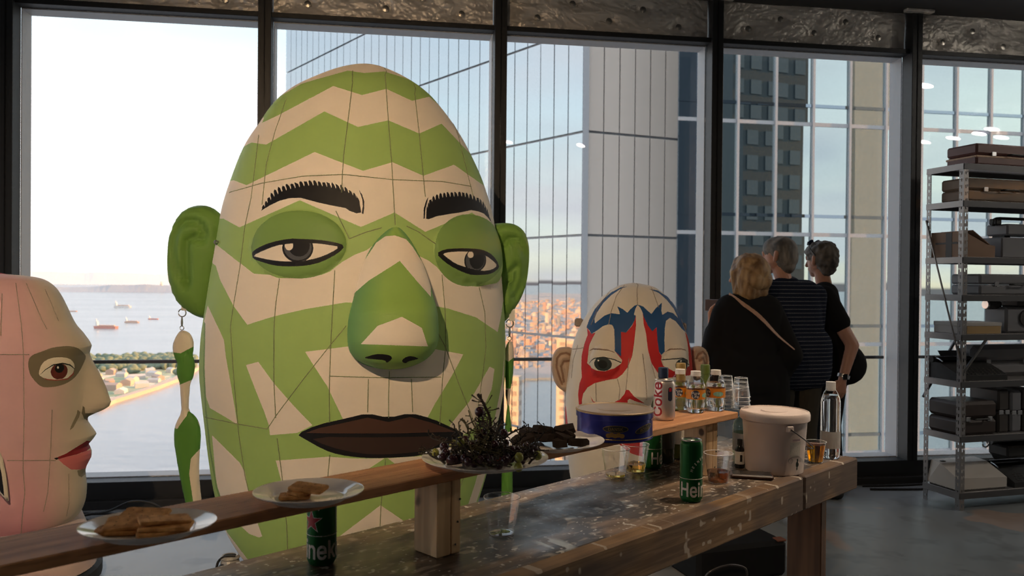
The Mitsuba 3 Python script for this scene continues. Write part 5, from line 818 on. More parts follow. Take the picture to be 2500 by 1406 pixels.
for outline, folds in ((GREEN_EAR_L, GREEN_EAR_L_FOLDS), (GREEN_EAR_R, GREEN_EAR_R_FOLDS)):
    k = key_of('ear', gh)
    scene[k] = painted_ply(pillow(Polygon(outline), 4.14, 0.16, [], (.155, .30, .060), [LineString(f) for f in folds], 0.03, 0.02, res=0.018, edge=0.10), 'm_skin_fabric')
    e = np.array(outline); cz = (e[:, 1].min() + e[:, 1].max()) / 2
obj('valve', tube(spline([(-1.386, 3.86, 1.590), (-1.392, 3.83, 1.598), (-1.380, 3.815, 1.606), (-1.372, 3.84, 1.595)], 14), 0.005, 6), 'm_steel', gh)
def earring(pts, paint, y, label, top):
    t = thing('earring', label, 'earring', None)
    scene[t + '__pod'] = painted_ply(pillow(Polygon(pts), y, 0.05, paints(paint), PAL['cream'], res=0.014, edge=0.05), 'm_skin_fabric')
    x, z = top
    obj('ring', ring((x, y, z + 0.012), 0.010, 0.0022, 'y', 16, 6), 'm_steel', t)
    obj('swivel', lathe([(0, 0), (.004, 0), (.006, .02), (.003, .05), (0, .05)], 10).apply_translation([x, y, z + 0.02]), 'm_steel', t)
    obj('ring', ring((x + .001, y, z + 0.088), 0.019, 0.003, 'y', 18, 6), 'm_steel', t)
    obj('strap', cbox(0.03, 0.008, 0.06, 0.002, (x + .012, y, z + 0.10)), 'm_white', t)
e = np.array(EARRING_L); earring(EARRING_L, EARRING_L_PAINT, 4.12, 'green and cream pod earring hanging left of the green head', (float(e[e[:, 1].argmax(), 0]), float(e[:, 1].max())))
e = np.array(EARRING_R); earring(EARRING_R, EARRING_R_PAINT, 4.12, 'thin twisted green and cream earring right of the green head', (float(e[e[:, 1].argmax(), 0]), float(e[:, 1].max())))

# --- clown
su = abs(CLOWN_NOSE_SIDE[0] - CLOWN_NOSE_TIP[0])
def clown_relief(u, v):
    t, s = CLOWN_NOSE_TIP, CLOWN_NOSE_TOP
    k = np.clip((v - t[1]) / (s[1] - t[1]), -0.5, 1)
    amp = np.where(k >= 0, 0.085 * (1 - k) ** 0.8, 0.085 * np.clip(1 + k / 0.22, 0, 1) ** 0.7)
    uc = t[0] + (s[0] - t[0]) * np.clip(k, 0, 1); w = su * (0.85 - 0.4 * np.clip(k, 0, 1))
    h = amp * np.exp(-np.abs((u - uc) / w) ** 2.4)
    for c in (CLOWN_EYE_L, CLOWN_EYE_R): h = h + 0.035 * dome(u, v, c[0], c[1], 0.26, 0.050, 0.6)
    for c in (CLOWN_BROW_L, CLOWN_BROW_R): h = h + 0.022 * gauss(u, v, c[0], c[1], 0.30, 0.045)
    return h
clown = Loft(CLOWN_ROWS, 4.75, 0.85, clown_relief)
ch = thing('inflated_head', 'white clown faced inflated head with red and blue paint', 'inflatable head')
PAL2 = dict(PAL, cream=(.66, .58, .49))
scene[ch + '__skin'] = painted_ply([painted(clown, grid(-PI, PI, 161), grid(0, 1, 131), (.70, .64, .56), [(p, PAL2[c]) for c, p in CLOWN_PAINT])], 'm_skin_fabric')
seams(clown, CLOWN_SEAMS, ch, 'm_seam_pale', 0.002)
for outline, folds in ((CLOWN_EAR_L, CLOWN_EAR_L_FOLDS), (CLOWN_EAR_R, CLOWN_EAR_R_FOLDS)):
    k = key_of('ear', ch)
    sh = [(LineString(f).buffer(0.006), (.26, .15, .10)) for f in folds]
    scene[k] = painted_ply(pillow(Polygon(outline), 4.79, 0.10, sh, (.48, .35, .26), [LineString(f) for f in folds], 0.02, 0.015, res=0.010, edge=0.05), 'm_skin_fabric')
k = obj('stud', lathe([(0, -.016), (.020, 0), (0, .016)], 6).apply_translation([0.359, 4.70, 0.785]), 'm_black_gloss', thing('stud_earring', 'black diamond stud in the left ear of the clown head', 'earring'))
for x, z in ((0.392, 1.193), (0.995, 1.172)):
    obj('tab', cbox(0.05, 0.03, 0.05, 0.01, (x, 4.78, z - .025)), 'm_seam_pale', ch)

# --- pink
def pink_relief(u, v):
    h = 0
    for R, u0, s in ((PINK_NOSE, 1.93, .20), (PINK_LIPS, 1.93, .40), (PINK_BROW, 1.85, .55)):
        x, y = zip(*R); h = h + np.interp(v, x, y) * np.exp(-((u - u0) / s) ** 2)
    return h + 0.012 * gauss(u, v, 1.30, PINK_EYE_V, 0.22, 0.03)
PINK_EYE_V = float((PINK_NOSE[-3][0] + PINK_BROW[0][0]) / 2)
pink = Loft(PINK_ROWS, 3.70, 0.85, pink_relief)
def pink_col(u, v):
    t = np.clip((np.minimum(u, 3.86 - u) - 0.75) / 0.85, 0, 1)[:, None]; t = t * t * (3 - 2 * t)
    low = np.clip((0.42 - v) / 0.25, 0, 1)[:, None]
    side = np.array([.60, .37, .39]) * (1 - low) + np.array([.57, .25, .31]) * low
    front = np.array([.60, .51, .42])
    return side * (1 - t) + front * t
ph = thing('inflated_head', 'pink inflated head in profile at the left edge of the picture', 'inflatable head')
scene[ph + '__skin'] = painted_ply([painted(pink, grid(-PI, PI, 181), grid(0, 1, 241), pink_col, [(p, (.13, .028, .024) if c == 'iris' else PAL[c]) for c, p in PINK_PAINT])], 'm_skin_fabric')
seams(pink, PINK_SEAMS, ph, 'm_seam_pale', 0.0018)
neck = Loft([(0.42, -2.34, 0.10), (0.395, -2.34, 0.22), (0.345, -2.34, 0.36), (0.325, -2.34, 0.46)], 3.72, 0.9)
scene[ph + '__neck'] = painted_ply([painted(neck, grid(-PI, PI, 61), grid(0, 1, 16), (.62, .47, .45), [])], 'm_skin_fabric')
mark(ph + '__neck', 'pale neck below the jaw')
obj('base', lathe([(0, 0), (0.46, 0), (0.49, 0.03), (0.49, 0.08), (0.46, 0.11), (0, 0.11)], 40).apply_translation([-2.40, 3.72, 0]), 'm_black', ph)
ear = thing('feather_earring', 'black and cream feather earring at the cheek of the pink head', 'earring')
fe = Polygon(PINK_EARRING).buffer(0)
mid = LineString([(-2.135, .66), (-2.13, .55), (-2.10, .42)])
scene[ear + '__vane'] = painted_ply(pillow(fe, 3.41, 0.02, [(fe.buffer(-0.012), PAL['black']), (mid.buffer(.006), PAL['cream'])], (.60, .55, .46), res=0.02, edge=0.02), 'm_skin_fabric')
hat = thing('red_bun', 'red fabric bun just showing behind the crown of the pink head', 'hair bun')
m = trimesh.creation.icosphere(subdivisions=3, radius=0.14); m.apply_scale([1.3, 1, .8]); obj('bun', move(m, -2.56, 4.02, 1.34), 'm_red_fabric', hat, smooth=True)
obj('knot', ring((-2.56, 4.02, 1.26), 0.12, 0.02, 'z'), 'm_red_fabric', hat)

# ------------------------------------------------------------------ the workbench, the shelf board and what stands on them
U2, N2 = np.array([0.7071, 0.7071]), np.array([-0.7071, 0.7071])
TOPZ = 0.875
def ab(a, b): return U2 * a + N2 * b
def abbox(a0, a1, b0, b1, z0, z1, c=0.004):
    m = cbox(a1 - a0, b1 - b0, z1 - z0, c, ((a0 + a1) / 2, (b0 + b1) / 2, z0))
    return turn(m, 45)
bench = thing('workbench', 'long paint splattered wooden workbench on square legs', 'workbench')
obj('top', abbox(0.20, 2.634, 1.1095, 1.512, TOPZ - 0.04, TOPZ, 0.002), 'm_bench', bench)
obj('front_rail', abbox(0.20, 2.257, 1.064, 1.109, TOPZ - 0.098, TOPZ + 0.001, 0.005), 'm_apron', bench)
obj('front_rail', abbox(2.265, 2.636, 1.064, 1.109, TOPZ - 0.098, TOPZ + 0.001, 0.005), 'm_apron', bench)
obj('back_rail', abbox(0.22, 2.6, 1.47, 1.508, TOPZ - 0.13, TOPZ - 0.041, 0.004), 'm_apron', bench)
for a in (0.30, 2.50):
    obj('leg', abbox(a - 0.019, a + 0.019, 1.112, 1.225, 0.0, TOPZ - 0.041, 0.003), 'm_leg', bench)
for a in (0.30, 1.25):
    obj('leg', abbox(a - 0.019, a + 0.019, 1.355, 1.469, 0.0, TOPZ - 0.041, 0.003), 'm_leg', bench)

PZ = 1.027; PT = 1.046
plank = obj('shelf_board', abbox(-0.15, 2.205, 1.246, 1.384, PZ, PT, 0.002), 'm_plank')
mark(plank, 'long reddish brown board laid on two wooden blocks above the workbench', 'board')
for j, (a0, b0, lab) in enumerate(((1.048, 1.252, 'pine block holding up the board between the two plates'), (2.055, 1.262, 'pine block holding up the far end of the board'))):
    t = thing('support_block', lab, 'wooden block')
    obj('piece', abbox(a0, a0 + 0.036, b0, b0 + 0.075, TOPZ + 0.001, PZ, 0.002), 'm_pine', t)
    obj('piece', abbox(a0 + 0.0365, a0 + 0.062, b0, b0 + 0.075, TOPZ + 0.001, PZ, 0.002), 'm_pine', t)
    for s in range(3):
        q = ab(a0 + 0.047 + 0.006 * s, b0 - 0.0005); m = trimesh.creation.cylinder(0.0022, 0.002, sections=8); turn(m, 90, (1, 0, 0)); turn(m, 45); obj('nail', move(m, q[0], q[1], TOPZ + .02 + .045 * s), 'm_black', t)

# plates
def plate(x, y, d, tilt, label):
    R = d / 2
    p = [(0, 0.004), (R * .60, 0.004), (R * .66, 0.006), (R * .72, 0.0105), (R * .97, 0.0165), (R, 0.0180), (R, 0.0170), (R * .97, 0.0145), (R * .74, 0.0075), (R * .66, 0.0015), (R * .62, 0.0), (R * .56, 0.0), (R * .55, 0.002), (0, 0.002)]
    m = lathe(p[::-1], 96)
    M = trimesh.transformations.rotation_matrix(math.radians(-tilt), [1, 0, 0], [0, R * .55, 0]); M[:3, 3] += [x, y, PT + 0.0005]
    m.apply_transform(M)
    k = obj('dinner_plate', m, 'm_porcelain', smooth=35); mark(k, label, 'plate'); return M
P1 = plate(-0.536, 1.213, 0.190, 3.0, 'white plate with a pile of crackers nearest the pink head')
P2 = plate(-0.349, 1.418, 0.188, 1.5, 'white plate with a few crackers above the beer can')
P3 = plate(-0.053, 1.708, 0.264, 0.0, 'white plate heaped with grape stems')
P4 = plate(0.093, 1.905, 0.250, 0.0, 'white plate of dark broken pieces beside the blue tin')

def cracker_mesh(w, l, t=0.0055, seed=0):
    r = np.random.default_rng(seed)
    P = sbox(-w / 2 + .006, -l / 2 + .006, w / 2 - .006, l / 2 - .006).buffer(.006, 4)
    s = np.linspace(0, 1, 72, endpoint=False)
    q = np.array([P.exterior.interpolate(x, normalized=True).coords[0] for x in s])
    q *= (1 + 0.014 * np.sin(s * 2 * PI * 22))[:, None]
    c = q * .97
    return hull_prism(q, c, t)
def hull_prism(q, c, t):
    n = len(q)
    V = np.vstack([np.c_[c, np.zeros(n)], np.c_[q, np.full(n, t * .3)], np.c_[q, np.full(n, t * .7)], np.c_[c, np.full(n, t)], [[0, 0, 0], [0, 0, t * 1.12]]])
    i = np.arange(n); j = (i + 1) % n
    F = [np.stack([i + a * n, j + a * n, j + (a + 1) * n], 1) for a in range(3)] + [np.stack([i + a * n, j + (a + 1) * n, i + (a + 1) * n], 1) for a in range(3)]
    F += [np.stack([j, i, i * 0 + 4 * n], 1), np.stack([i + 3 * n, j + 3 * n, i * 0 + 4 * n + 1], 1)]
    return trimesh.Trimesh(V, np.vstack(F), process=False)
mat('m_cracker_hole', (0.20, 0.085, 0.03), 0.9)
def cracker(M, x, y, z, rot, tx, ty, label, w=0.072, l=0.048, seed=0):
    m = cracker_mesh(w, l, seed=seed)
    A = trimesh.transformations.euler_matrix(math.radians(tx), math.radians(ty), math.radians(rot)); A[:3, 3] = [x, y, z]
    t = thing('cracker', label, 'cracker', 'crackers on the plates')
    m.apply_transform(M @ A); obj('biscuit', m, 'm_cracker', t)
    h = []
    for i in range(4):
        for j in range(3):
            c = trimesh.creation.cylinder(0.0011, 0.0006, sections=6); h.append(move(c, (i - 1.5) * w * .2, (j - 1) * l * .26, 0.0058))
    h = cat(h); h.apply_transform(M @ A); obj('holes', h, 'm_cracker_hole', t)
cracker(P1, -.045, -.010, .006, 8, 0, 0, 'lowest cracker at the left of the pile on the nearest plate')
cracker(P1, .026, -.012, .006, 25, 0, 0, 'lowest cracker at the right of the pile on the nearest plate')
cracker(P1, .030, -.010, .0125, 12, 0, 0, 'second cracker up on the right of the nearest plate')
cracker(P1, .022, .002, .019, 30, 0, 3, 'topmost cracker on the right of the nearest plate')
cracker(P1, -.008, .030, .006, 60, 0, 0, 'cracker hidden under the back of the pile on the nearest plate')
cracker(P1, -.025, .036, .016, -4, 14, 0, 'cracker leaning at the back of the pile on the nearest plate')
cracker(P1, -.022, .000, .016, 14, 10, -4, 'broad cracker lying across the front of the pile on the nearest plate', .080, .052)
cracker(P2, -.022, -.010, .006, 10, 0, 0, 'lowest cracker on the second plate', .052, .036)
cracker(P2, -.008, -.002, .0125, 60, 0, 0, 'middle cracker on the second plate', .052, .036)
cracker(P2, .000, -.004, .019, -12, 5, 4, 'top cracker on the second plate', .062, .040)

# grapes and their stems
rg = np.random.default_rng(12)
mat('m_stem', (0.065, 0.055, 0.02), 0.7); mat('m_stem_dark', (0.03, 0.02, 0.011), 0.7)
mat('m_grape_dark', (0.035, 0.012, 0.018), 0.18, spec=0.6); mat('m_grape_green', (0.30, 0.30, 0.06), 0.2, spec=0.6); mat('m_grape_red', (0.16, 0.035, 0.03), 0.2, spec=0.6)
cx, cy = -0.053, 1.708
def mound(dx, dy): return PT + 0.012 + 0.080 * math.exp(-((dx + .0) / .065) ** 2 - (dy / .065) ** 2)
sectors = ('at the back left', 'at the left', 'at the front left', 'at the front right', 'at the right', 'at the back right')
bunches = [thing('grape_bunch', 'picked over grape bunch %s of the heaped plate' % w, 'grapes') for w in sectors]
def bunch_at(x, y):                                                    # counted from the back, turning left
    a = (math.atan2(y, x) - PI / 2) % (2 * PI)
    return bunches[int(a / (2 * PI) * 6) % 6]
for q in range(66):                                                    # bare stems, each a branched twig
    a = rg.uniform(0, 2 * PI); r = (0.082 if q < 40 else .105) * math.sqrt(rg.random())
    if q >= 50: a = -PI / 2 + rg.normal() * .8
    x, y = r * math.cos(a) * 1.12, r * math.sin(a)
    st = np.array([x, y, PT + .012 + rg.random() * max(0.004, mound(x, y) - PT - .012)])
    d = np.array([rg.normal(), rg.normal(), abs(rg.normal()) * .5 + .1]); d /= np.linalg.norm(d)
    L = rg.uniform(.05, .085)
    p = [st]
    for s in range(6):
        d = d + rg.normal(size=3) * .18; d /= np.linalg.norm(d); nx = p[-1] + d * L / 6
        rr = math.hypot(nx[0], nx[1]); nx[2] = max(nx[2], PT + (.012 if rr < .09 else .024))
        if rr > .124: nx[:2] *= .124 / rr
        p.append(nx)
    p = np.array(p); parts = [tube(p + [cx, cy, 0], np.linspace(.0024, .0013, len(p)), 5)]
    for s in range(10):
        b = p[rg.integers(1, len(p))]; e = rg.normal(size=3); e[2] = abs(e[2]) * .8; e /= np.linalg.norm(e)
        l = rg.uniform(.008, .022); k1 = b + e * l * .5 + rg.normal(size=3) * .002; k2 = b + e * l
        for kk in (k1, k2): kk[2] = max(kk[2], PT + .013)
        parts.append(tube(np.array([b, k1, k2]) + [cx, cy, 0], [.0011, .0009, .0017], 4))
    obj('stem', cat(parts), 'm_stem' if q % 3 == 0 else 'm_stem_dark', bunch_at(x, y))
tall = thing('grape_bunch', 'tall bare grape stem with one dark grape sticking up from the heap', 'grapes')
top = np.array([[.005, .01, PT + .03], [.012, .0, PT + .065], [.010, -.005, PT + .095], [-.004, -.01, PT + .130], [-.016, -.01, PT + .150]]) + [cx, cy, 0]
parts = [tube(spline(top, 14), np.linspace(.0035, .0028, 14), 6)]
for s in range(22):
    b = spline(top, 14)[rg.integers(2, 12)]; e = rg.normal(size=3); e /= np.linalg.norm(e); l = rg.uniform(.012, .03)
    parts.append(tube([b, b + e * l * .5, b + e * l + [0, 0, .003]], [.0012, .0009, .0018], 4))
obj('stem', cat(parts), 'm_stem_dark', tall)
_ball = trimesh.creation.icosphere(subdivisions=2, radius=1.0)
def grape(x, y, z, r, mt, parent):
    m = _ball.copy(); m.apply_scale([r, r, r * 1.12]); obj('grape', move(m, cx + x, cy + y, z), mt, parent, smooth=True)
grape(-.012, -.012, PT + .113, .0098, 'm_grape_dark', tall)
used = []
for x, y, z, i in ((.070, -.090, PT + .036, 0), (.069, -.092, PT + .017, 0), (.108, -.058, PT + .033, 0), (-.048, -.070, PT + .062, 0)):
    grape(x, y, z, .0088, 'm_grape_green', bunch_at(x, y)); used.append((x, y, z, .0088))
tries = 0
while len(used) < 58 and tries < 6000:
    tries += 1
    a = rg.uniform(0, 2 * PI) if len(used) < 34 else -PI / 2 + rg.normal() * .9
    r = 0.104 * math.sqrt(rg.random()); x, y = r * math.cos(a), r * math.sin(a)
    R = rg.uniform(.0078, .0098); z = PT + .0065 + R * 1.12 + (.012 if r > .085 else 0) + (rg.random() ** 2) * max(0, mound(x, y) - PT - .02)
    if any((x - a2) ** 2 + (y - b2) ** 2 + (z - c2) ** 2 < (R + r2 + .001) ** 2 * 1.1 for a2, b2, c2, r2 in used): continue
    used.append((x, y, z, R)); w = rg.random()
    grape(x, y, z, R, 'm_grape_dark' if w < .80 else ('m_grape_red' if w < .93 else 'm_grape_green'), bunch_at(x, y))

# dark pieces on the fourth plate
mat('m_dark_bread', (0.018, 0.012, 0.009), 0.8, spec=0.12)
pc = np.array([0.093, 1.905])
for i, (x, y, z, w, l, tx, ty, rz) in enumerate([(-.060, -.01, .010, .085, .055, 8, -12, 10), (-.045, .03, .012, .07, .06, 10, 6, 60), (-.015, -.02, .014, .06, .05, -6, 8, 30), (.012, .02, .012, .075, .045, 12, -10, -20), (.030, -.02, .012, .05, .045, 5, 14, 40),
                                             (.055, .00, .016, .065, .04, -8, 18, -35), (.062, -.035, .008, .05, .025, 0, 6, 15), (.02, -.04, .008, .045, .03, 0, 0, 70), (-.02, .00, .026, .06, .05, 12, 10, 100), (.035, .012, .026, .05, .035, 10, -14, 20)]):
    r = np.random.default_rng(40 + i); n = 11; a = np.sort(r.uniform(0, 2 * PI, n)); q = np.c_[np.cos(a) * w / 1.9, np.sin(a) * l / 1.75] * r.uniform(.75, 1.1, (n, 1))
    t = 0.009
    m = hullpts(np.c_[q, np.zeros(n)], np.c_[q * .96 + r.normal(size=2) * .002, np.full(n, t) + r.uniform(0, .010, n)])
    turn(m, tx, (1, 0, 0)); turn(m, ty, (0, 1, 0)); turn(m, rz); move(m, pc[0] + x, pc[1] + y, PT + z - m.bounds[0, 2] * .5)
    k = obj('dark_piece', m, 'm_dark_bread'); mark(k, 'dark brown broken piece of food on the fourth plate', 'food piece', 'dark pieces on the fourth plate')

# the biscuit tin
def wrapped(text, h, R, a0, z0, depth=0.0005, bold=True, spread=1.0, up=False):
    """Lettering on an upright cylinder of radius R; a0 is the angle (0 towards -y, growing to the right) where it starts. up: reads upwards."""
    m = meshkit.text_mesh(text, h, depth, bold)
    v, f = trimesh.remesh.subdivide_to_size(m.vertices, m.faces, max(h * .3, .003))
    if up: v = np.c_[-v[:, 1], v[:, 0], v[:, 2]]
    a = a0 + v[:, 0] * spread / R; r = R + v[:, 2] - 0.0001
    return trimesh.Trimesh(np.c_[r * np.sin(a), -r * np.cos(a), z0 + v[:, 1]], f, process=False)
def flat_on_cyl(poly, R, a0, z0, depth=0.0004):
    m = trimesh.creation.extrude_polygon(poly, depth, engine='earcut')
    v, f = trimesh.remesh.subdivide_to_size(m.vertices, m.faces, R * .12)
    a = a0 + v[:, 0] / R; r = R + v[:, 2] - 0.0001
    return trimesh.Trimesh(np.c_[r * np.sin(a), -r * np.cos(a), z0 + v[:, 1]], f, process=False)
mat('m_tin_blue', (0.025, 0.030, 0.21), 0.22, metal=0.4); mat('m_tin_lid', (0.42, 0.30, 0.19), 0.38, metal=0.6); mat('m_gold', (0.24, 0.17, 0.07), 0.35, metal=0.7); mat('m_tin_dark', (0.010, 0.010, 0.018), 0.4); mat('m_cookie', (0.22, 0.13, 0.04), 0.7)
tx, ty, R = 0.259, 2.040, 0.0955
tin = thing('biscuit_tin', 'round dark blue biscuit tin with a pale gold lid on the board', 'tin')
obj('body', move(lathe([(0, 0), (R - .003, 0), (R - .001, .002), (R - .001, .006), (R - .002, .008), (R - .002, .066), (0, .066)], 72), tx, ty, PT), 'm_tin_blue', tin, smooth=30)
obj('bottom_bead', ring((tx, ty, PT + .008), R - .0015, .0012, 'z', 72, 6), 'm_gold', tin)
lid = obj('lid', move(lathe([(R - .002, .052), (R, .052), (R + .0006, .054), (R + .0006, .066), (R + .0012, .069), (R, .0705), (R - .003, .0705), (R - .006, .0685), (R * .5, .0692), (R * .48, .0702), (0, .0702)], 72), tx, ty, PT), 'm_tin_blue', tin, smooth=30)
obj('lid_top', move(lathe([(R + .0015, .0662), (R + .0018, .069), (R, .0712), (R - .003, .0712), (R - .006, .0692), (R * .5, .0699), (R * .48, .0709), (0, .0709)], 72), tx, ty, PT), 'm_tin_lid', tin, smooth=30)
def oval(w, h): return Polygon([(w * math.cos(q), h * math.sin(q)) for q in np.linspace(0, 2 * PI, 40, endpoint=False)])
for a0, z0, word, slope in ((-.10, .034, 'DANSK', 0), (.74, .032, 'ROYAL', .22)):
    o = shapely.affinity.rotate(oval(.031, .0085), math.degrees(slope)); i_ = shapely.affinity.rotate(oval(.029, .0068), math.degrees(slope))
    k = obj('emblem', move(flat_on_cyl(o, R - .001, a0, z0), tx, ty, PT), 'm_gold', tin)
    obj('field', move(flat_on_cyl(i_, R - .0004, a0, z0), tx, ty, PT), 'm_tin_dark', k)
    w = wrapped(word, .0075, R + .0001, 0, 0); w.vertices[:, 2] -= .00375
    an = np.arctan2(w.vertices[:, 0], -w.vertices[:, 1]); mid = (an.min() + an.max()) / 2; an = an - mid
    rr = np.hypot(w.vertices[:, 0], w.vertices[:, 1]); w.vertices = np.c_[rr * np.sin(an + a0), -rr * np.cos(an + a0), w.vertices[:, 2] + z0 + an * R * slope]
    obj('lettering', move(w, tx, ty, PT), 'm_gold', k)
for q in range(5): obj('biscuit_print', move(flat_on_cyl(oval(.0065, .0055), R - .001, -.28 + .085 * q, .018 + .002 * (q % 2)), tx, ty, PT), 'm_cookie', tin)

# cans
mat('m_can_green', (0.012, 0.11, 0.025), 0.25, metal=0.6); mat('m_alu', (0.62, 0.58, 0.54), 0.28, metal=0.95); mat('m_can_white', (0.62, 0.56, 0.50), 0.45); mat('m_star', (0.36, 0.02, 0.025), 0.4); mat('m_can_dark', (0.010, 0.07, 0.018), 0.3, metal=0.5)
def can_body(r, h, n=48):
    b = lathe([(0, .004), (r * .72, .003), (r * .78, 0), (r * .84, .001), (r, .010), (r, h - .012), (r * .90, h - .003), (r * .88, h - .001), (0, h - .001)], n)
    t = lathe([(r * .88, h - .002), (r * .905, h - .001), (r * .905, h + .0015), (r * .87, h + .0018), (r * .83, h - .002), (0, h - .002)], n)
    return b, t
def star(r): return Polygon([(r * (1 if k % 2 == 0 else .40) * math.sin(k * PI / 5), r * (1 if k % 2 == 0 else .40) * math.cos(k * PI / 5)) for k in range(10)])
def beer_can(x, y, a0, label, sz=1.0, so=178):
    r, h = 0.0285, 0.155 * sz
    t = thing('beer_can', label, 'can')
    b, tp = can_body(r, h); z = TOPZ + .0008
    obj('body', move(b, x, y, z), 'm_can_green', t, smooth=30)
    o = obj('top', move(tp, x, y, z), 'm_alu', t, smooth=30)
    tab = cbox(.012, .02, .001, .0004, (0, .004, h - .0015)); obj('pull_tab', turn(move(tab, x, y, z), 20, point=(x, y, 0)), 'm_alu', o)
    obj('band', ring((x, y, z + .060), r + .0002, .0007, 'z', 48, 5), 'm_can_white', t)
    obj('lettering', move(wrapped('Heineken', .034, r, a0, .016, bold=True, spread=.77), x, y, z), 'm_can_white', t)
    st = a0 + math.radians(so)
    k = obj('star', move(flat_on_cyl(star(.0245), r, st, .088), x, y, z), 'm_can_white', t)
    obj('star_face', move(flat_on_cyl(star(.0212), r + .0003, st, .088), x, y, z), 'm_star', k)
    for q, ch in enumerate('HEINEKEN'):                                # small lettering on a rising arc
        m = meshkit.text_mesh(ch, .0062, .0004, True); v = m.vertices - [m.bounds[:, 0].mean(), .003, 0]
        th = math.radians(72 - 13 * q); an = a0 + math.radians(62) + .040 / r * (1 - math.cos(math.radians(20 + 15 * q))) * .8; zz = .082 + .040 * math.sin(math.radians(15 * q)) * .8
        v = np.c_[v[:, 0] * math.cos(th) - v[:, 1] * math.sin(th), v[:, 0] * math.sin(th) + v[:, 1] * math.cos(th), v[:, 2]]
        a = an + v[:, 0] / r; rr = r + v[:, 2]
        obj('small_letter', move(trimesh.Trimesh(np.c_[rr * np.sin(a), -rr * np.cos(a), zz + v[:, 1]], m.faces, process=False), x, y, z), 'm_can_white', t)
beer_can(-0.368, 1.600, math.radians(-165), 'green beer can with a red star under the board beside the wooden block', .955, 134)
beer_can(0.425, 2.450, math.radians(-22), 'green beer can farther back under the board behind the plastic cups')
beer_can(0.461, 2.084, math.radians(-76), 'tall green beer can alone at the front of the workbench')
mat('m_coke', (0.66, 0.60, 0.57), 0.32, metal=0.7); mat('m_coke_red', (0.32, 0.012, 0.02), 0.4); mat('m_navy', (0.018, 0.022, 0.045), 0.4); mat('m_pinkgrey', (0.42, 0.30, 0.31), 0.5)
t = thing('soda_can', 'silver diet cola can with red lettering beside the blue tin', 'can')
x, y, r, h = 0.430, 2.296, .030, .110
b, tp = can_body(r, h); obj('body', move(b, x, y, PT + .0005), 'm_coke', t, smooth=30); obj('top', move(tp, x, y, PT + .0005), 'm_alu', t, smooth=30)
obj('lettering', move(wrapped('Coke', .029, r, math.radians(-24), .010, up=True), x, y, PT), 'm_coke_red', t)
pill = LineString([(0, 0), (0, .026)]).buffer(.0065)
k = obj('badge', move(flat_on_cyl(pill, r, math.radians(22), .062), x, y, PT), 'm_navy', t); obj('badge_mark', move(flat_on_cyl(sbox(-.004, .020, .004, .030), r + .0004, math.radians(22), .062), x, y, PT), 'm_coke_red', k)
obj('side_print', move(flat_on_cyl(sbox(-.004, .010, .006, .095), r, math.radians(62), .0), x, y, PT), 'm_pinkgrey', t)

# wine bottles behind the board
scene['m_green_glass'] = {'type': 'dielectric', 'int_ior': 1.5, 'specular_transmittance': {'type': 'rgb', 'value': [.35, .48, .22]}}
mat('m_dark_glass', (0.012, 0.020, 0.010), 0.06, spec=0.6); mat('m_olive_glass', (0.11, 0.12, 0.03), 0.06, spec=0.6)
mat('m_cap_blue', (0.012, 0.020, 0.050), 0.35, metal=.3); mat('m_cap_gold', (0.42, 0.27, 0.09), 0.4, metal=.5); mat('m_cap_green', (0.085, 0.12, 0.02), 0.45); mat('m_label', (0.55, 0.50, 0.44), 0.7); mat('m_label_dark', (0.05, 0.045, 0.04), 0.7)
def wine(x, y, h, glass, cap, lab, label, r=0.0365):
    t = thing('wine_bottle', label, 'bottle'); z = TOPZ + .0008
    obj('glass', move(lathe([(0, .008), (r * .8, .0), (r, .004), (r, h * .60), (r * .86, h * .66), (r * .45, h * .74), (.0145, h * .80), (.0138, h - .002), (0, h - .002)], 36), x, y, z), glass, t, smooth=40)
    obj('capsule', move(lathe([(.0150, h * .80), (.0152, h * .80), (.0146, h - .03), (.0156, h - .029), (.0156, h - .004), (.0145, h), (0, h)], 28), x, y, z), cap, t, smooth=40)
    obj('label', move(lathe([(r + .0004, h * .16), (r + .0004, h * .50)], 36), x, y, z), lab, t, smooth=40)
wine(0.470, 2.530, 0.292, 'm_dark_glass', 'm_cap_blue', 'm_label_dark', 'wine bottle with a dark blue capsule behind the cola can')
wine(0.538, 2.596, 0.300, 'm_olive_glass', 'm_cap_gold', 'm_label', 'pale green wine bottle with a gold capsule behind the water bottles')
wine(0.640, 2.700, 0.285, 'm_olive_glass', 'm_cap_green', 'm_label', 'wine bottle with an olive green capsule behind the stacked cups')

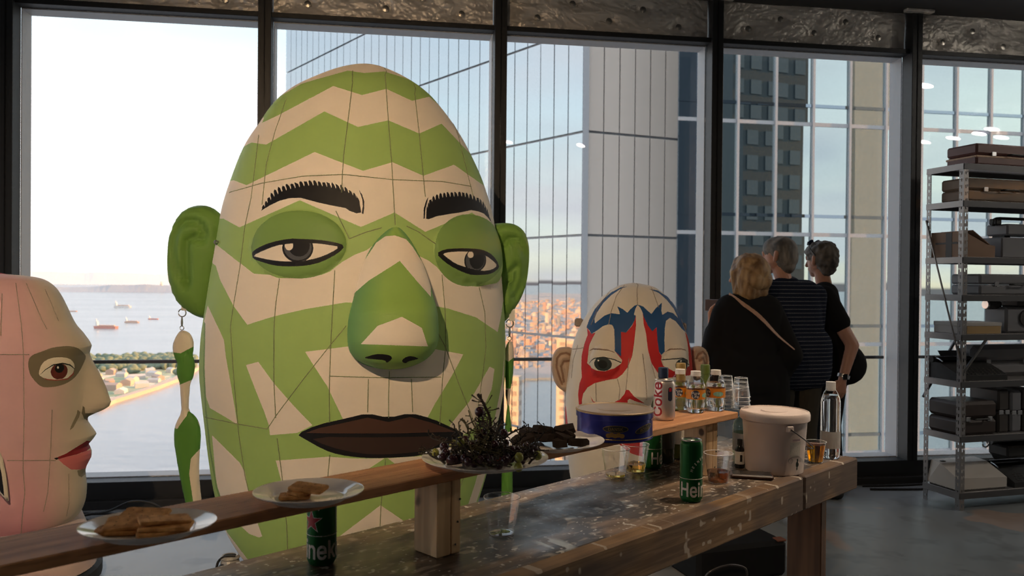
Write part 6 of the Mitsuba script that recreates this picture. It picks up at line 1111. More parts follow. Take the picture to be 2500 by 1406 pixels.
# small water bottles
mat('m_cap_white', (0.70, 0.66, 0.62), 0.5); mat('m_orange', (0.55, 0.19, 0.015), 0.5); mat('m_mint', (0.22, 0.42, 0.34), 0.5); mat('m_print_white', (0.75, 0.72, 0.68), 0.6)
def water_bottle(x, y, z, r, h, label, turned, small=True):
    t = thing('water_bottle', label, 'bottle')
    if small: out = [(0, .004), (r * .7, .0), (r * .95, .006), (r * .90, h * .12), (r, h * .20), (r * .92, h * .30), (r * .97, h * .34), (r * .97, h * .56), (r, h * .58), (r * .98, h * .66), (r * .72, h * .80), (.0125, h * .88), (.0125, h * .90)]
    else: out = [(0, .004), (r * .75, .0), (r * .95, .006), (r, .02), (r, h * .74), (r * .92, h * .79), (r * .70, h * .86), (.0135, h * .91), (.0135, h * .93)]
    sh = move(lathe(out, 40), x, y, z); obj('shell', sh, 'm_clear', t, smooth=40)
    lvl = .70 if small else .83
    ins = [(max(0, a - .0007), min(b + .0008, h * lvl)) for a, b in out if b < h * lvl]; e = np.array(out); ins.append((np.interp(h * lvl, e[:, 1], e[:, 0]) - .0007, h * lvl)); ins.append((0, h * lvl))
    obj('water', move(lathe(ins, 40), x, y, z), 'm_water', t, smooth=40)
    obj('cap', move(lathe([(0, h * .885), (.0155, h * .885), (.0155, h * .93), (.0150, h * .93), (.0150, h), (0, h)], 28), x, y, z), 'm_cap_white', t, smooth=30)
    if small:
        l = obj('label', move(lathe([(r * .985, h * .335), (r * .985, h * .565)], 40), x, y, z), 'm_orange', t, smooth=40)
        for rot in (0, PI):
            obj('roundel', move(flat_on_cyl(oval(.0125, .0125), r * .99, turned + rot, h * .45), x, y, z), 'm_navy', l)
            for wd, zz in (('Pure', .452), ('Life', .372)):
                w = wrapped(wd, .0082, r * .99 + .0006, 0, h * zz, bold=False); an = np.arctan2(w.vertices[:, 0], -w.vertices[:, 1]); an += turned + rot - (an.min() + an.max()) / 2
                rr = np.hypot(w.vertices[:, 0], w.vertices[:, 1]); w.vertices[:, :2] = np.c_[rr * np.sin(an), -rr * np.cos(an)]
                obj('lettering', move(w, x, y, z), 'm_print_white', l)
        obj('green_leaf', move(flat_on_cyl(oval(.016, .007), r * .99, turned + 1.25, h * .43), x, y, z), 'm_mint', l)
    else:
        obj('label', move(lathe([(r + .0003, h * .14), (r + .0003, h * .36)], 40), x, y, z), 'm_label_clear', t, smooth=40)
mat('m_label_clear', (0.45, 0.42, 0.40), 0.5)
water_bottle(0.548, 2.430, PT + .0005, .029, .122, 'front small water bottle with an orange label on the board', -.22)
water_bottle(0.512, 2.480, PT + .0005, .029, .122, 'left rear small water bottle on the board', -.35)
water_bottle(0.617, 2.468, PT + .0005, .029, .122, 'right rear small water bottle showing the green leaf of its label', -1.20)
water_bottle(1.020, 2.611, TOPZ + .0008, .0305, .243, 'tall clear water bottle at the far corner of the workbench', 0, False)

# clear cups
mat('m_cup_rim', (0.8, 0.8, 0.8), 0.2)  # white colour stands for bright highlights on the clear plastic edges
scene['m_wine'] = {'type': 'dielectric', 'int_ior': 1.34, 'specular_transmittance': {'type': 'rgb', 'value': [.95, .80, .42]}}
scene['m_cider'] = {'type': 'dielectric', 'int_ior': 1.34, 'specular_transmittance': {'type': 'rgb', 'value': [.60, .30, .10]}}
scene['m_oil'] = {'type': 'dielectric', 'int_ior': 1.36, 'specular_transmittance': {'type': 'rgb', 'value': [.80, .48, .03]}}
def cup(x, y, z, label, fill=0, liquid=None, s=1.0, upside=False, group=None, name='plastic_cup'):
    h, r0, r1 = .082 * s, .0275 * s, .0410 * s
    t = thing(name, label, 'cup', group)
    wall_ = [(0, .003), (r0 * .9, .003), (r0, .0015), (r0 + .0006, .006), (r1 - .0012, h - .002)]
    m = lathe(wall_, 40)
    rim = ring((0, 0, h - .001), r1 - .0008, .0007, 'z', 40, 6)
    ft = ring((0, 0, .0013), r0 - .0005, .0006, 'z', 36, 5)
    ms = [m, rim, ft]
    for q in ms:
        if upside: q.apply_transform(np.diag([1, 1, -1, 1.0])); q.invert(); move(q, 0, 0, h)
        move(q, x, y, z)
    obj('wall', ms[0], 'm_cup_wall', t, smooth=40); obj('rim', ms[1], 'm_cup_rim', t, smooth=True); obj('foot', ms[2], 'm_cup_rim', t, smooth=True)
    if fill:
        rt = r0 + (r1 - r0) * fill
        obj('drink', move(lathe([(0, .0045), (r0 - .0010, .0045), (rt - .0016, h * fill), (0, h * fill)], 40), x, y, z), liquid, t, smooth=40)
cup(-.018, 1.795, TOPZ + .0008, 'empty clear plastic cup beside the wooden block')
cup(.300, 2.330, TOPZ + .0008, 'clear plastic cup with a little pale wine, in front of another cup', .12, 'm_wine')
cup(.366, 2.395, TOPZ + .0008, 'clear plastic cup of white wine beside the farther beer can', .30, 'm_wine')
cup(.580, 2.280, TOPZ + .0008, 'clear plastic cup of amber cider behind the tall beer can', .38, 'm_cider')
cup(.949, 2.545, TOPZ + .0008, 'small clear cup of yellow oil beside the white bucket', .86, 'm_oil', .80)
for sx, sy, n, nm in ((0.664, 2.535, 4, 'left stack'), (0.702, 2.500, 4, 'right stack')):
    for q in range(n):
        cup(sx, sy, PT + .0006 + q * .0125, '%s upturned clear plastic cup of the %s on the board' % (('lowest', 'second lowest', 'second highest', 'topmost')[q], nm), s=.72 if nm == 'right stack' else .74, upside=True, group='stacked plastic cups')

# the white bucket
mat('m_bucket', (0.68, 0.56, 0.50), 0.45); mat('m_print_grey', (0.36, 0.30, 0.28), 0.6); mat('m_wire', (0.10, 0.09, 0.09), 0.4, metal=.8); mat('m_smear', (0.012, 0.018, 0.010), 0.6)
x, y, h = 0.785, 2.435, .172
bk = thing('bucket', 'white plastic bucket with a lid and wire handle on the workbench', 'bucket')
z = TOPZ + .0008
obj('body', move(lathe([(0, .003), (.078, .003), (.081, 0), (.0825, .002), (.0925, h - .022), (.0965, h - .021), (.097, h - .010), (.0935, h - .008), (.0935, h), (0, h)], 64), x, y, z), 'm_bucket', bk, smooth=30)
obj('lid', move(lathe([(.097, h - .020), (.1005, h - .018), (.1012, h - .004), (.099, h + .004), (.097, h + .006), (.094, h + .007), (.093, h + .0035), (.040, h + .0035), (.038, h + .0065), (0, h + .0065)], 64), x, y, z), 'm_bucket', bk, smooth=30)
ang = math.radians(8)
for s, q in ((1, ang), (-1, ang + PI)):
    e = cbox(.022, .008, .020, .003, (0, -.0965, h - .044)); turn(e, math.degrees(q)); obj('lug', move(e, x, y, z), 'm_bucket', bk)
hp = []
for w in np.linspace(0, PI, 30):                                       # the wire hangs down on the right
    px, pz = -math.cos(w) * .102, -math.sin(w) * .088
    q = np.array([px * math.sin(ang) * -1 * 0 + math.sin(w) * .095, 0, 0])
    c0 = np.array([math.sin(ang), -math.cos(ang)]) * .102
    c1 = np.array([math.cos(ang), math.sin(ang)]) * .112
    v2 = c0 * math.cos(w) + c1 * math.sin(w)
    hp.append([v2[0] + x, v2[1] + y, z + h - .034 - math.sin(w) * .075])
obj('handle', tube(hp, .0017, 7), 'm_wire', bk, smooth=True)
lb = Polygon([(-.019, 0), (.019, 0), (.019, .042), (-.019, .042)])
l = obj('label', move(flat_on_cyl(lb, .0885, .42, .056), x, y, z), 'm_print_grey', bk)
def conic(m, z0=0):   # follow the taper of the bucket
    v = m.vertices; rr = np.hypot(v[:, 0], v[:, 1]); want = .0825 + (v[:, 2] - .002) / (h - .024) * .010 + (rr - rr.min()) + .0001
    m.vertices = np.c_[v[:, :2] / rr[:, None] * want[:, None], v[:, 2]]; return m
scene.pop(l)
l = obj('label', move(conic(flat_on_cyl(lb, .0885, .42, .056)), x, y, z), 'm_label', bk)
for q in range(7): obj('text_line', move(conic(flat_on_cyl(sbox(-.017, 0, .017 - .006 * (q % 3 == 2), .0022), .0890, .42, .060 + .0052 * q)), x, y, z), 'm_print_grey', l)
obj('brand_line', move(conic(flat_on_cyl(sbox(-.012, 0, .015, .005), .0890, .42, .102)), x, y, z), 'm_pinkgrey', bk)
rg2 = oval(.008, .008).difference(oval(.0068, .0068)); obj('round_mark', move(conic(flat_on_cyl(rg2, .0885, .25, .045)), x, y, z), 'm_print_grey', bk)
sm = Polygon([(0, 0), (.004, .002), (.003, .008), (.007, .012), (.008, .018), (.004, .022), (.005, .029), (.002, .034), (-.001, .031), (.0, .024), (-.004, .022), (-.003, .012), (.001, .009), (-.001, .004)])
obj('smear', move(conic(flat_on_cyl(sm, .0885, .52, .016)), x, y, z), 'm_smear', bk)

# the rest of the clutter
mat('m_phone_case', (0.055, 0.022, 0.013), 0.35)
ph_ = thing('phone', 'dark phone in a brown case lying at the foot of the bucket', 'phone')
m = cbox(.118, .056, .012, .004); turn(m, -12); obj('case', move(m, .690, 2.338, TOPZ + .0008), 'm_phone_case', ph_)
m = cbox(.108, .048, .0012, .0005); turn(m, -12); obj('screen', move(m, .690, 2.338, TOPZ + .0124), 'm_black_gloss', ph_)
t = thing('glass_bottle', 'clear greenish glass bottle between the board and the bucket', 'bottle'); z = TOPZ + .0008
scene['m_aqua_glass'] = {'type': 'thindielectric', 'int_ior': 1.5, 'specular_transmittance': {'type': 'rgb', 'value': [.62, .74, .68]}}
obj('glass', move(lathe([(0, .006), (.030, 0), (.034, .004), (.034, .105), (.030, .120), (.013, .138), (.0125, .150)], 32), .735, 2.580, z), 'm_aqua_glass', t, smooth=40)
obj('label', move(lathe([(.0345, .030), (.0345, .085)], 32), .735, 2.580, z), 'm_label_clear', t, smooth=40)
obj('stopper', move(lathe([(0, .146), (.014, .146), (.014, .165), (0, .165)], 20), .735, 2.580, z), 'm_black', t)
t = thing('small_bottle', 'tiny black bottle with a white label behind the dark phone', 'bottle')
obj('glass', move(lathe([(0, 0), (.013, 0), (.014, .003), (.014, .055), (.006, .066), (.006, .072), (0, .072)], 24), .690, 2.462, z), 'm_black_gloss', t, smooth=40)
obj('label', move(lathe([(.0143, .012), (.0143, .050)], 24), .690, 2.462, z), 'm_print_white', t, smooth=40)
obj('cap', move(lathe([(0, .068), (.0075, .068), (.0075, .085), (0, .085)], 20), .690, 2.462, z), 'm_black', t)
obj('print', move(flat_on_cyl(Polygon([(0, 0), (.007, 0), (.007, .02), (0, .02)]), .0144, -.2, .02), .690, 2.462, z), 'm_black', t)
t = thing('clear_box', 'clear plastic storage box half hidden behind the white bucket', 'box')
bx0, bx1, by0, by1, hh = .80, 1.02, 2.745, 2.845, .195
B = turn(pbox(.30, .11, hh), 45)
c0 = ab(2.44, 1.430)
w = []
for a0, a1, b0, b1 in ((2.31, 2.59, 1.425, 1.425), (2.31, 2.59, 1.505, 1.505), (2.31, 2.31, 1.425, 1.505), (2.59, 2.59, 1.425, 1.505)):
    p, q = ab(a0, b0), ab(a1, b1)
    k = obj('side', (np.array([[p[0], p[1], z], [q[0], q[1], z], [q[0], q[1], z + hh], [p[0], p[1], z + hh]]), np.array([[0, 1, 2], [0, 2, 3]])), 'm_clear', t)
cr_ = [ab(*q) for q in ((2.31, 1.425), (2.59, 1.425), (2.59, 1.505), (2.31, 1.505), (2.31, 1.425))]
for p, q in zip(cr_[:-1], cr_[1:]): obj('rim', tube([[p[0], p[1], z + hh], [q[0], q[1], z + hh]], .0022, 6), 'm_cup_rim', t)

# on the floor
mat('m_case_black', (0.009, 0.009, 0.010), 0.7, spec=0.15); mat('m_rust', (0.16, 0.055, 0.03), 0.7)
t = thing('equipment_case', 'black equipment case with rounded corners on the floor under the bench', 'case')
m = cbox(.50, .42, .175, .02); turn(m, 18); obj('box', move(m, 1.06, 4.12, 0), 'm_case_black', t)
hnd = spline([(-.12, 0, .0), (-.10, -.02, .055), (0, -.03, .085), (.10, -.02, .055), (.12, 0, .0)], 24); hm = tube(hnd, .006, 8); turn(hm, 18)
obj('strap', move(hm, 1.02, 3.87, .02), 'm_wire', t, smooth=True)
for c in ((.22, -.18), (-.22, -.18), (.22, .18)):
    m = cbox(.05, .05, .012, .004, (c[0], c[1], .168)); turn(m, 18); obj('corner_guard', move(m, 1.06, 4.12, 0), 'm_rust', t)
mat('m_silver_cloth', (0.42, 0.41, 0.38), 0.4, metal=.4)
t = thing('air_blower', 'small black and silver air blower at the foot of the green head', 'blower')
obj('housing', move(lathe([(0, 0), (.048, 0), (.056, .01), (.056, .055), (.04, .075), (0, .075)], 24), -1.335, 3.90, 0), 'm_black', t, smooth=30)
obj('cuff', move(lathe([(.030, .072), (.045, .080), (.040, .092), (.047, .100), (.036, .112), (.030, .110)], 20), -1.335, 3.90, 0), 'm_silver_cloth', t)
obj('strap', tube(spline([(-1.395, 3.885, .01), (-1.385, 3.875, .08), (-1.345, 3.87, .115), (-1.30, 3.875, .117)], 14), .006, 6), 'm_black', t)
rcab = np.random.default_rng(6)
for q, (k0, k1, off) in enumerate(((0.0, 1.05, -.26), (0.1, 1.2, -.34), (0.25, 0.9, -.42), (2.2, 3.3, -.3), (3.7, 6.6, -.30), (3.7, 6.6, -.19))):
    n = 16; pts = []
    for s in np.linspace(0, 1, n):
        p = wl(k0 + (k1 - k0) * s, off + rcab.normal() * (.045 if q < 4 else .012)); pts.append([p[0], p[1], .008 + (.02 if q in (1, 2) and 3 < s * n < 12 else 0) * rcab.random()])
    if q == 1: pts[6][2] = .10; pts[5][2] = .06; pts[7][2] = .07
    k = obj('power_cable', tube(spline(pts, 70), .0075, 7), 'm_black', smooth=True)
    mark(k, ('black cable along the window sill left of the green head, closest to the glass', 'black cable looping up off the floor left of the green head', 'black cable on the floor left of the green head, nearest the room', 'black cable on the floor between the green and the clown head', 'black cable on the floor beside the metal shelf, nearest the room', 'black cable on the floor beside the metal shelf, closest to the glass')[q], 'cable')

# ------------------------------------------------------------------ the metal shelf and its load
mat('m_galv', (0.30, 0.285, 0.28), 0.42, metal=0.7); mat('m_shelf_edge', (0.10, 0.10, 0.105), 0.5, metal=0.5)
SA = math.atan2(0.28, 0.96)
SM = trimesh.transformations.rotation_matrix(SA, [0, 0, 1]); SM[:3, 3] = [2.849, 5.183, 0]
def sh(m, t=0, s=0, z=0):
    m = m.copy(); m.apply_translation([t, s, z]); m.apply_transform(SM); return m
LEV = [0.112, 0.472, 0.819, 1.119, 1.370, 1.611, 1.969, 2.204]
SW, SD = 0.92, 0.303
rack = thing('metal_shelf', 'grey slotted metal shelf full of old cases and typewriters at the right edge', 'shelf')
holes = [sbox(.012, z, .020, z + .022) for z in np.arange(.02, 2.16, .044)] + [sbox(.026, z + .012, .032, z + .024) for z in np.arange(.02, 2.15, .044)]
flange = sbox(0, 0, .036, 2.20).difference(shapely.union_all(holes))
fl = trimesh.creation.extrude_polygon(flange, .002, engine='earcut')
fl.apply_transform(np.array([[1, 0, 0, 0], [0, 0, -1, 0], [0, 1, 0, 0], [0, 0, 0, 1.0]]))   # stands in x, z, thin along y
for t in (0, SW):
    for s in (0, SD):
        a = fl.copy(); b = fl.copy(); turn(b, 90)
        if t: a.apply_transform(np.diag([-1, 1, 1, 1.0])); a.invert()
        if s: b.apply_transform(np.diag([1, -1, 1, 1.0])); b.invert()
        obj('post', sh(cat([a, b]), t, s), 'm_galv', rack)
for z in LEV:
    d = obj('shelf_panel', sh(cbox(SW - .006, SD - .006, .006, .001, (SW / 2, SD / 2, z - .006))), 'm_galv', rack)
    for (w, dd, x, y) in ((SW, .003, SW / 2, -.003), (SW, .003, SW / 2, SD + .003)): obj('lip', sh(pbox(w, dd, .038, (x, y, z - .040))), 'm_shelf_edge', d)
    for x in (-.003, SW + .003): obj('lip', sh(pbox(.003, SD, .038, (x, SD / 2, z - .040))), 'm_galv', d)
for a, b in (((-.004, SD, 1.86), (-.004, 0, .93)), ):
    obj('side_brace', sh(tube([a, b], .006, 6)), 'm_galv', rack)
obj('back_brace', sh(tube([(.30, SD + .01, 1.11), (-.0, SD + .01, .68)], .010, 6)), 'm_shelf_edge', rack)
obj('corner_brace', sh(tube([(.20, .0, 1.09), (.02, .0, .88)], .009, 6)), 'm_shelf_edge', rack)

mat('m_maroon', (0.13, 0.050, 0.042), 0.5); mat('m_tan_strip', (0.50, 0.32, 0.20), 0.5); mat('m_brown_case', (0.17, 0.115, 0.075), 0.6); mat('m_card', (0.27, 0.17, 0.115), 0.8); mat('m_grey_paint', (0.16, 0.16, 0.17), 0.5)
mat('m_dark_case', (0.045, 0.038, 0.034), 0.55); mat('m_yellow_box', (0.38, 0.25, 0.11), 0.7); mat('m_pale_box', (0.42, 0.40, 0.38), 0.7); mat('m_pale_cover', (0.50, 0.46, 0.42), 0.5); mat('m_dark_brown', (0.035, 0.022, 0.018), 0.5)
def case(label, t, s, z, w, d, h, mt, strip=None, handle=True, category='suitcase', rot=0, tail=0.012):
    k = thing('suitcase', label, category)
    def lo(m):
        turn(m, rot); return sh(m, t + w / 2, s + d / 2, z)
    obj('lower_shell', lo(cbox(w, d, h * .48, tail)), mt, k); obj('upper_shell', lo(cbox(w, d, h * .50, tail, (0, 0, h * .495))), mt, k)
    if strip: obj('piping', lo(cbox(w + .004, d + .004, h * .10, .004, (0, 0, h * strip[1]))), strip[0], k)
    for q in (-.28, .28):
        obj('latch', lo(cbox(.035, .006, .028, .002, (w * q, -d / 2 - .003, h * .42))), 'm_steel', k)
    if handle: obj('handle', lo(tube(spline([(-.06, -d / 2, h * .5), (-.055, -d / 2 - .03, h * .5), (.055, -d / 2 - .03, h * .5), (.06, -d / 2, h * .5)], 14), .006, 6)), 'm_black', k)
    return k
case('maroon leather suitcase with a pale strip on top of the metal shelf', .13, .03, LEV[7], .62, .25, .140, 'm_maroon', ('m_tan_strip', .34))
case('brown hard case on the second shelf from the top', .05, .02, LEV[6], .66, .22, .150, 'm_brown_case')
t = thing('cardboard_box', 'brown open box with a slanted flap on the third shelf from the top', 'box')
bw, bd, bh, z = .255, .26, .13, LEV[5]
for nm, m in (('bottom', pbox(bw, bd, .004)), ('side', pbox(.004, bd, .165, (-bw / 2, 0, 0))), ('side', pbox(.004, bd, .06, (bw / 2, 0, 0))), ('back', pbox(bw, .004, bh, (0, bd / 2, 0)))): obj(nm, sh(m, .02 + bw / 2, .02 + bd / 2, z), 'm_card', t)
fr = prism(Polygon([(-bw / 2, 0), (bw / 2, 0), (bw / 2, .075), (bw / 2 - .06, .082), (-bw / 2, .165)]), .004)
obj('front', sh(fr, .02 + bw / 2, .02, z), 'm_card', t)
f = pbox(.20, bd, .004); turn(f, 33, (0, 1, 0)); obj('flap', sh(f, .02 + bw * .63, .02 + bd / 2, z + .115), 'm_card', t)
obj('tape', sh(pbox(.002, .05, .16, (-bw / 2 - .003, -.02, 0)), .02 + bw / 2, .02 + bd / 2, z), 'm_dark_case', t)
obj('tape', sh(pbox(.002, bd * .7, .012, (-bw / 2 - .003, 0, .085)), .02 + bw / 2, .02 + bd / 2, z), 'm_dark_case', t)

def typewriter(label, t, s, z, w=.36, body='m_black', rot=0, scale=1.0, cat_='typewriter'):
    k = thing('typewriter', label, cat_)
    def lo(m):
        m.apply_scale(scale); turn(m, rot); return sh(m, t + w / 2 * scale, s + .13, z)
    obj('body', lo(hullpts(*[[(x, -.13, 0), (x, .12, 0), (x, -.13, .035), (x, -.02, .06), (x, .03, .105), (x, .12, .105)] for x in (-w * .42, w * .42)])), body, k)
    obj('platen', lo(turn(turn(trimesh.creation.cylinder(.018, w * .92, sections=18), 90, (0, 1, 0)).apply_translation([0, .06, .125]), 0)), 'm_black_gloss', k)
    for q in (-1, 1): obj('platen_knob', lo(turn(trimesh.creation.cylinder(.021, .022, sections=16), 90, (0, 1, 0)).apply_translation([q * w * .49, .06, .125])), 'm_black', k)
    obj('carriage', lo(cbox(w * .86, .035, .022, .004, (0, .095, .105))), body, k)
    obj('return_lever', lo(tube(spline([(-w * .44, .05, .13), (-w * .52, .0, .135), (-w * .54, -.05, .12)], 10), .004, 6)), 'm_steel', k)
    for r_ in range(4):
        for c in range(10):
            q = trimesh.creation.cylinder(.0062, .006, sections=8); obj('key', lo(q.apply_translation([(c - 4.5 + .25 * r_) * .0195 * w / .28, -.115 + .021 * r_, .042 + .0085 * r_])), 'm_dark_case', k)
    obj('paper_rest', lo(hullpts([(-w * .3, .075, .135), (w * .3, .075, .135), (-w * .3, .08, .135), (w * .3, .08, .135), (-w * .28, .115, .175), (w * .28, .115, .175), (-w * .28, .12, .175), (w * .28, .12, .175)])), body, k)
    return k
case('grey flat case on the fourth shelf from the top', .16, .02, LEV[4], .60, .24, .135, 'm_grey_paint')
case('black brown case on the second shelf from the floor', -.0, .01, LEV[1], .31, .27, .215, 'm_dark_brown', tail=.02)
for q in range(3):
    case(('first dark upright case right of the black brown case', 'second dark upright case right of the black brown case', 'third dark upright case right of the black brown case')[q], .345 + .105 * q, .04, LEV[1], .09, .24, .285 - .015 * (q % 2), 'm_grey_paint' if q == 1 else 'm_dark_case', handle=False)
t = thing('flat_box', 'flat pale box with a yellow front on the fifth shelf from the top', 'box')
obj('base', sh(cbox(.33, .22, .052, .003), .185, .14, LEV[3]), 'm_pale_box', t); obj('lid', sh(cbox(.336, .226, .026, .004, (0, 0, .048)), .185, .14, LEV[3]), 'm_pale_box', t)
obj('front_print', sh(pbox(.27, .002, .048, (.02, -.1115, .002)), .185, .14, LEV[3]), 'm_yellow_box', t)
t = thing('film_projector', 'grey film projector with a shiny lens on the fifth shelf from the top', 'projector')
def pj(nm, m, mt): obj(nm, sh(m, .56, .15, LEV[3]), mt, t)
pj('body', cbox(.28, .18, .17, .015), 'm_grey_paint'); pj('lamp_house', cbox(.14, .15, .055, .012, (.05, 0, .17)), 'm_dark_case')
c = turn(trimesh.creation.cylinder(.032, .09, sections=24), 90, (0, 1, 0)); pj('lens_tube', move(c, -.16, 0, .185), 'm_dark_case')
c = turn(trimesh.creation.cylinder(.027, .02, sections=24), 90, (0, 1, 0)); pj('lens', move(c, -.212, 0, .185), 'm_chrome')
c = turn(lathe([(0, 0), (.05, 0), (.055, .004), (.055, .012), (0, .016)], 28), 90, (1, 0, 0)); pj('reel_hub', move(c, .02, -.09, .10), 'm_dark_case')
pj('foot', cbox(.24, .16, .012, .003, (0, 0, -.0)), 'm_black')
t = thing('tape_recorder', 'grey machine with a black handle at the right end of the third shelf', 'machine')
def tr_(nm, m, mt): obj(nm, sh(m, .545, .15, LEV[5]), mt, t)
tr_('body', cbox(.36, .20, .135, .008), 'm_grey_paint'); tr_('deck', cbox(.30, .17, .075, .01, (.03, 0, .150)), 'm_grey_paint'); tr_('gap_post', cbox(.05, .10, .02, .003, (-.08, 0, .134)), 'm_black')
tr_('handle', tube(spline([(-.15, 0, .215), (-.15, -.01, .255), (-.10, -.01, .265), (.12, -.01, .265), (.14, 0, .215)], 24), .010, 8), 'm_black'); tr_('latch', cbox(.05, .06, .04, .006, (-.13, 0, .222)), 'm_black')
typewriter('black typewriter on the sixth shelf from the top', -.03, .02, LEV[2], .46)
case('long grey machine case lying behind the black typewriter', .27, .17, LEV[2] + .0, .56, .12, .215, 'm_grey_paint', handle=False, category='case', tail=.03)
t = thing('typewriter_cover', 'pale wedge shaped typewriter cover on the lowest shelf', 'cover')
wv = [(-.20, -.12, 0), (.20, -.12, 0), (.20, .13, 0), (-.20, .13, 0), (-.20, -.12, .075), (.20, -.12, .062), (-.185, .11, .150), (.17, .11, .150), (-.2, .02, .145), (.18, .02, .14)]
obj('shell', sh(hullpts(wv), .205, .145, LEV[0] + .012), 'm_pale_cover', t); obj('base', sh(cbox(.38, .24, .012, .003), .205, .145, LEV[0]), 'm_dark_case', t); obj('latch', sh(cbox(.03, .02, .004, .001, (-.15, .05, .147)), .205, .145, LEV[0] + .012), 'm_black', t)
typewriter('big black typewriter standing at the right end of the lowest shelf', .43, .02, LEV[0], .44, scale=1.0)
t = thing('adding_machine', 'black desk machine with metal levers stacked above the pale cover', 'machine')
def am(nm, m, mt): obj(nm, sh(m, .62, .16, LEV[0] + .182), mt, t)
am('body', cbox(.30, .16, .075, .012), 'm_black'); am('roller', turn(trimesh.creation.cylinder(.030, .34, sections=20), 90, (0, 1, 0)).apply_translation([-.05, 0, .105]), 'm_black_gloss')
for q in (-1, 1): am('lever', ring((-.05 + q * .20, 0, .09), .028, .005, 'y', 18, 6), 'm_steel')

# ------------------------------------------------------------------ the three onlookers at the window
MF = manifold3d.Manifold
def ballm(p, r, n=20): return MF.sphere(r, n).translate([float(q) for q in p])
def fuse(groups, edge=0.022, it=10):
    """groups: lists of (x, y, z, r); each becomes the hull of its balls, all are joined and smoothed into one skin."""
    parts = [MF.batch_hull([ballm(b[:3], b[3]) for b in g]) for g in groups]
    m = MF.batch_boolean(parts, manifold3d.OpType.Add).refine_to_length(edge)
    q = m.to_mesh(); tm = trimesh.Trimesh(q.vert_properties[:, :3], q.tri_verts, process=True)
    if it: trimesh.smoothing.filter_taubin(tm, lamb=0.5, nu=0.5, iterations=it)
    return tm
def chain(*pts): return [[a, b] for a, b in zip(pts[:-1], pts[1:])]
def hand(w, d, side, up, r=0.009, L=0.085, curl=0.35):
    """A palm and five bent fingers at wrist w, pointing along d; side is across the knuckles towards the thumb, up the back of the hand."""
    w, d, side, up = (np.array(v, float) for v in (w, d, side, up))
    pt = lambda p, rr: (*p, rr)
    g = [[pt(w, .024), pt(w + d * .075 + side * .028, .013), pt(w + d * .078 - side * .028, .012), pt(w + d * .02, .024)]]
    for k, (o, l) in enumerate(((.028, .066), (.010, .075), (-.009, .070), (-.027, .055))):
        a = w + d * .078 + side * o; b = a + (d * math.cos(curl) - up * math.sin(curl)) * l * .5; c = b + (d * math.cos(curl * 2.4) - up * math.sin(curl * 2.4)) * l * .45
        g += chain(pt(a, r), pt(b, r * .95), pt(c, r * .8))
    a = w + d * .02 + side * .026; b = a + (d * .6 + side * .6 - up * .3) * .036; c = b + (d * .85 + side * .15 - up * .3) * .032
    return g + chain(pt(a, .013), pt(b, .011), pt(c, .009))
mat('m_skin', (0.46, 0.24, 0.17), 0.5); mat('m_hair_blond', VC, 0.55); mat('m_hair_grey', VC, 0.6)
mat('m_black_cloth', (0.012, 0.012, 0.013), 0.9, spec=0.08); mat('m_khaki', (0.050, 0.045, 0.036), 0.9, spec=0.1); mat('m_tan_leather', (0.42, 0.26, 0.19), 0.6)
def stripe_col(p, n, uv):
    s = p.z / 0.0245; f = s - dr.floor(s)
    return MX((0.012, 0.016, 0.030), (0.13, 0.135, 0.15), SS(0.80, 0.86, f) * (1 - SS(0.94, 1.0, f)))
mat('m_stripe_polo', mikit.proc(stripe_col), 0.9, spec=0.1)

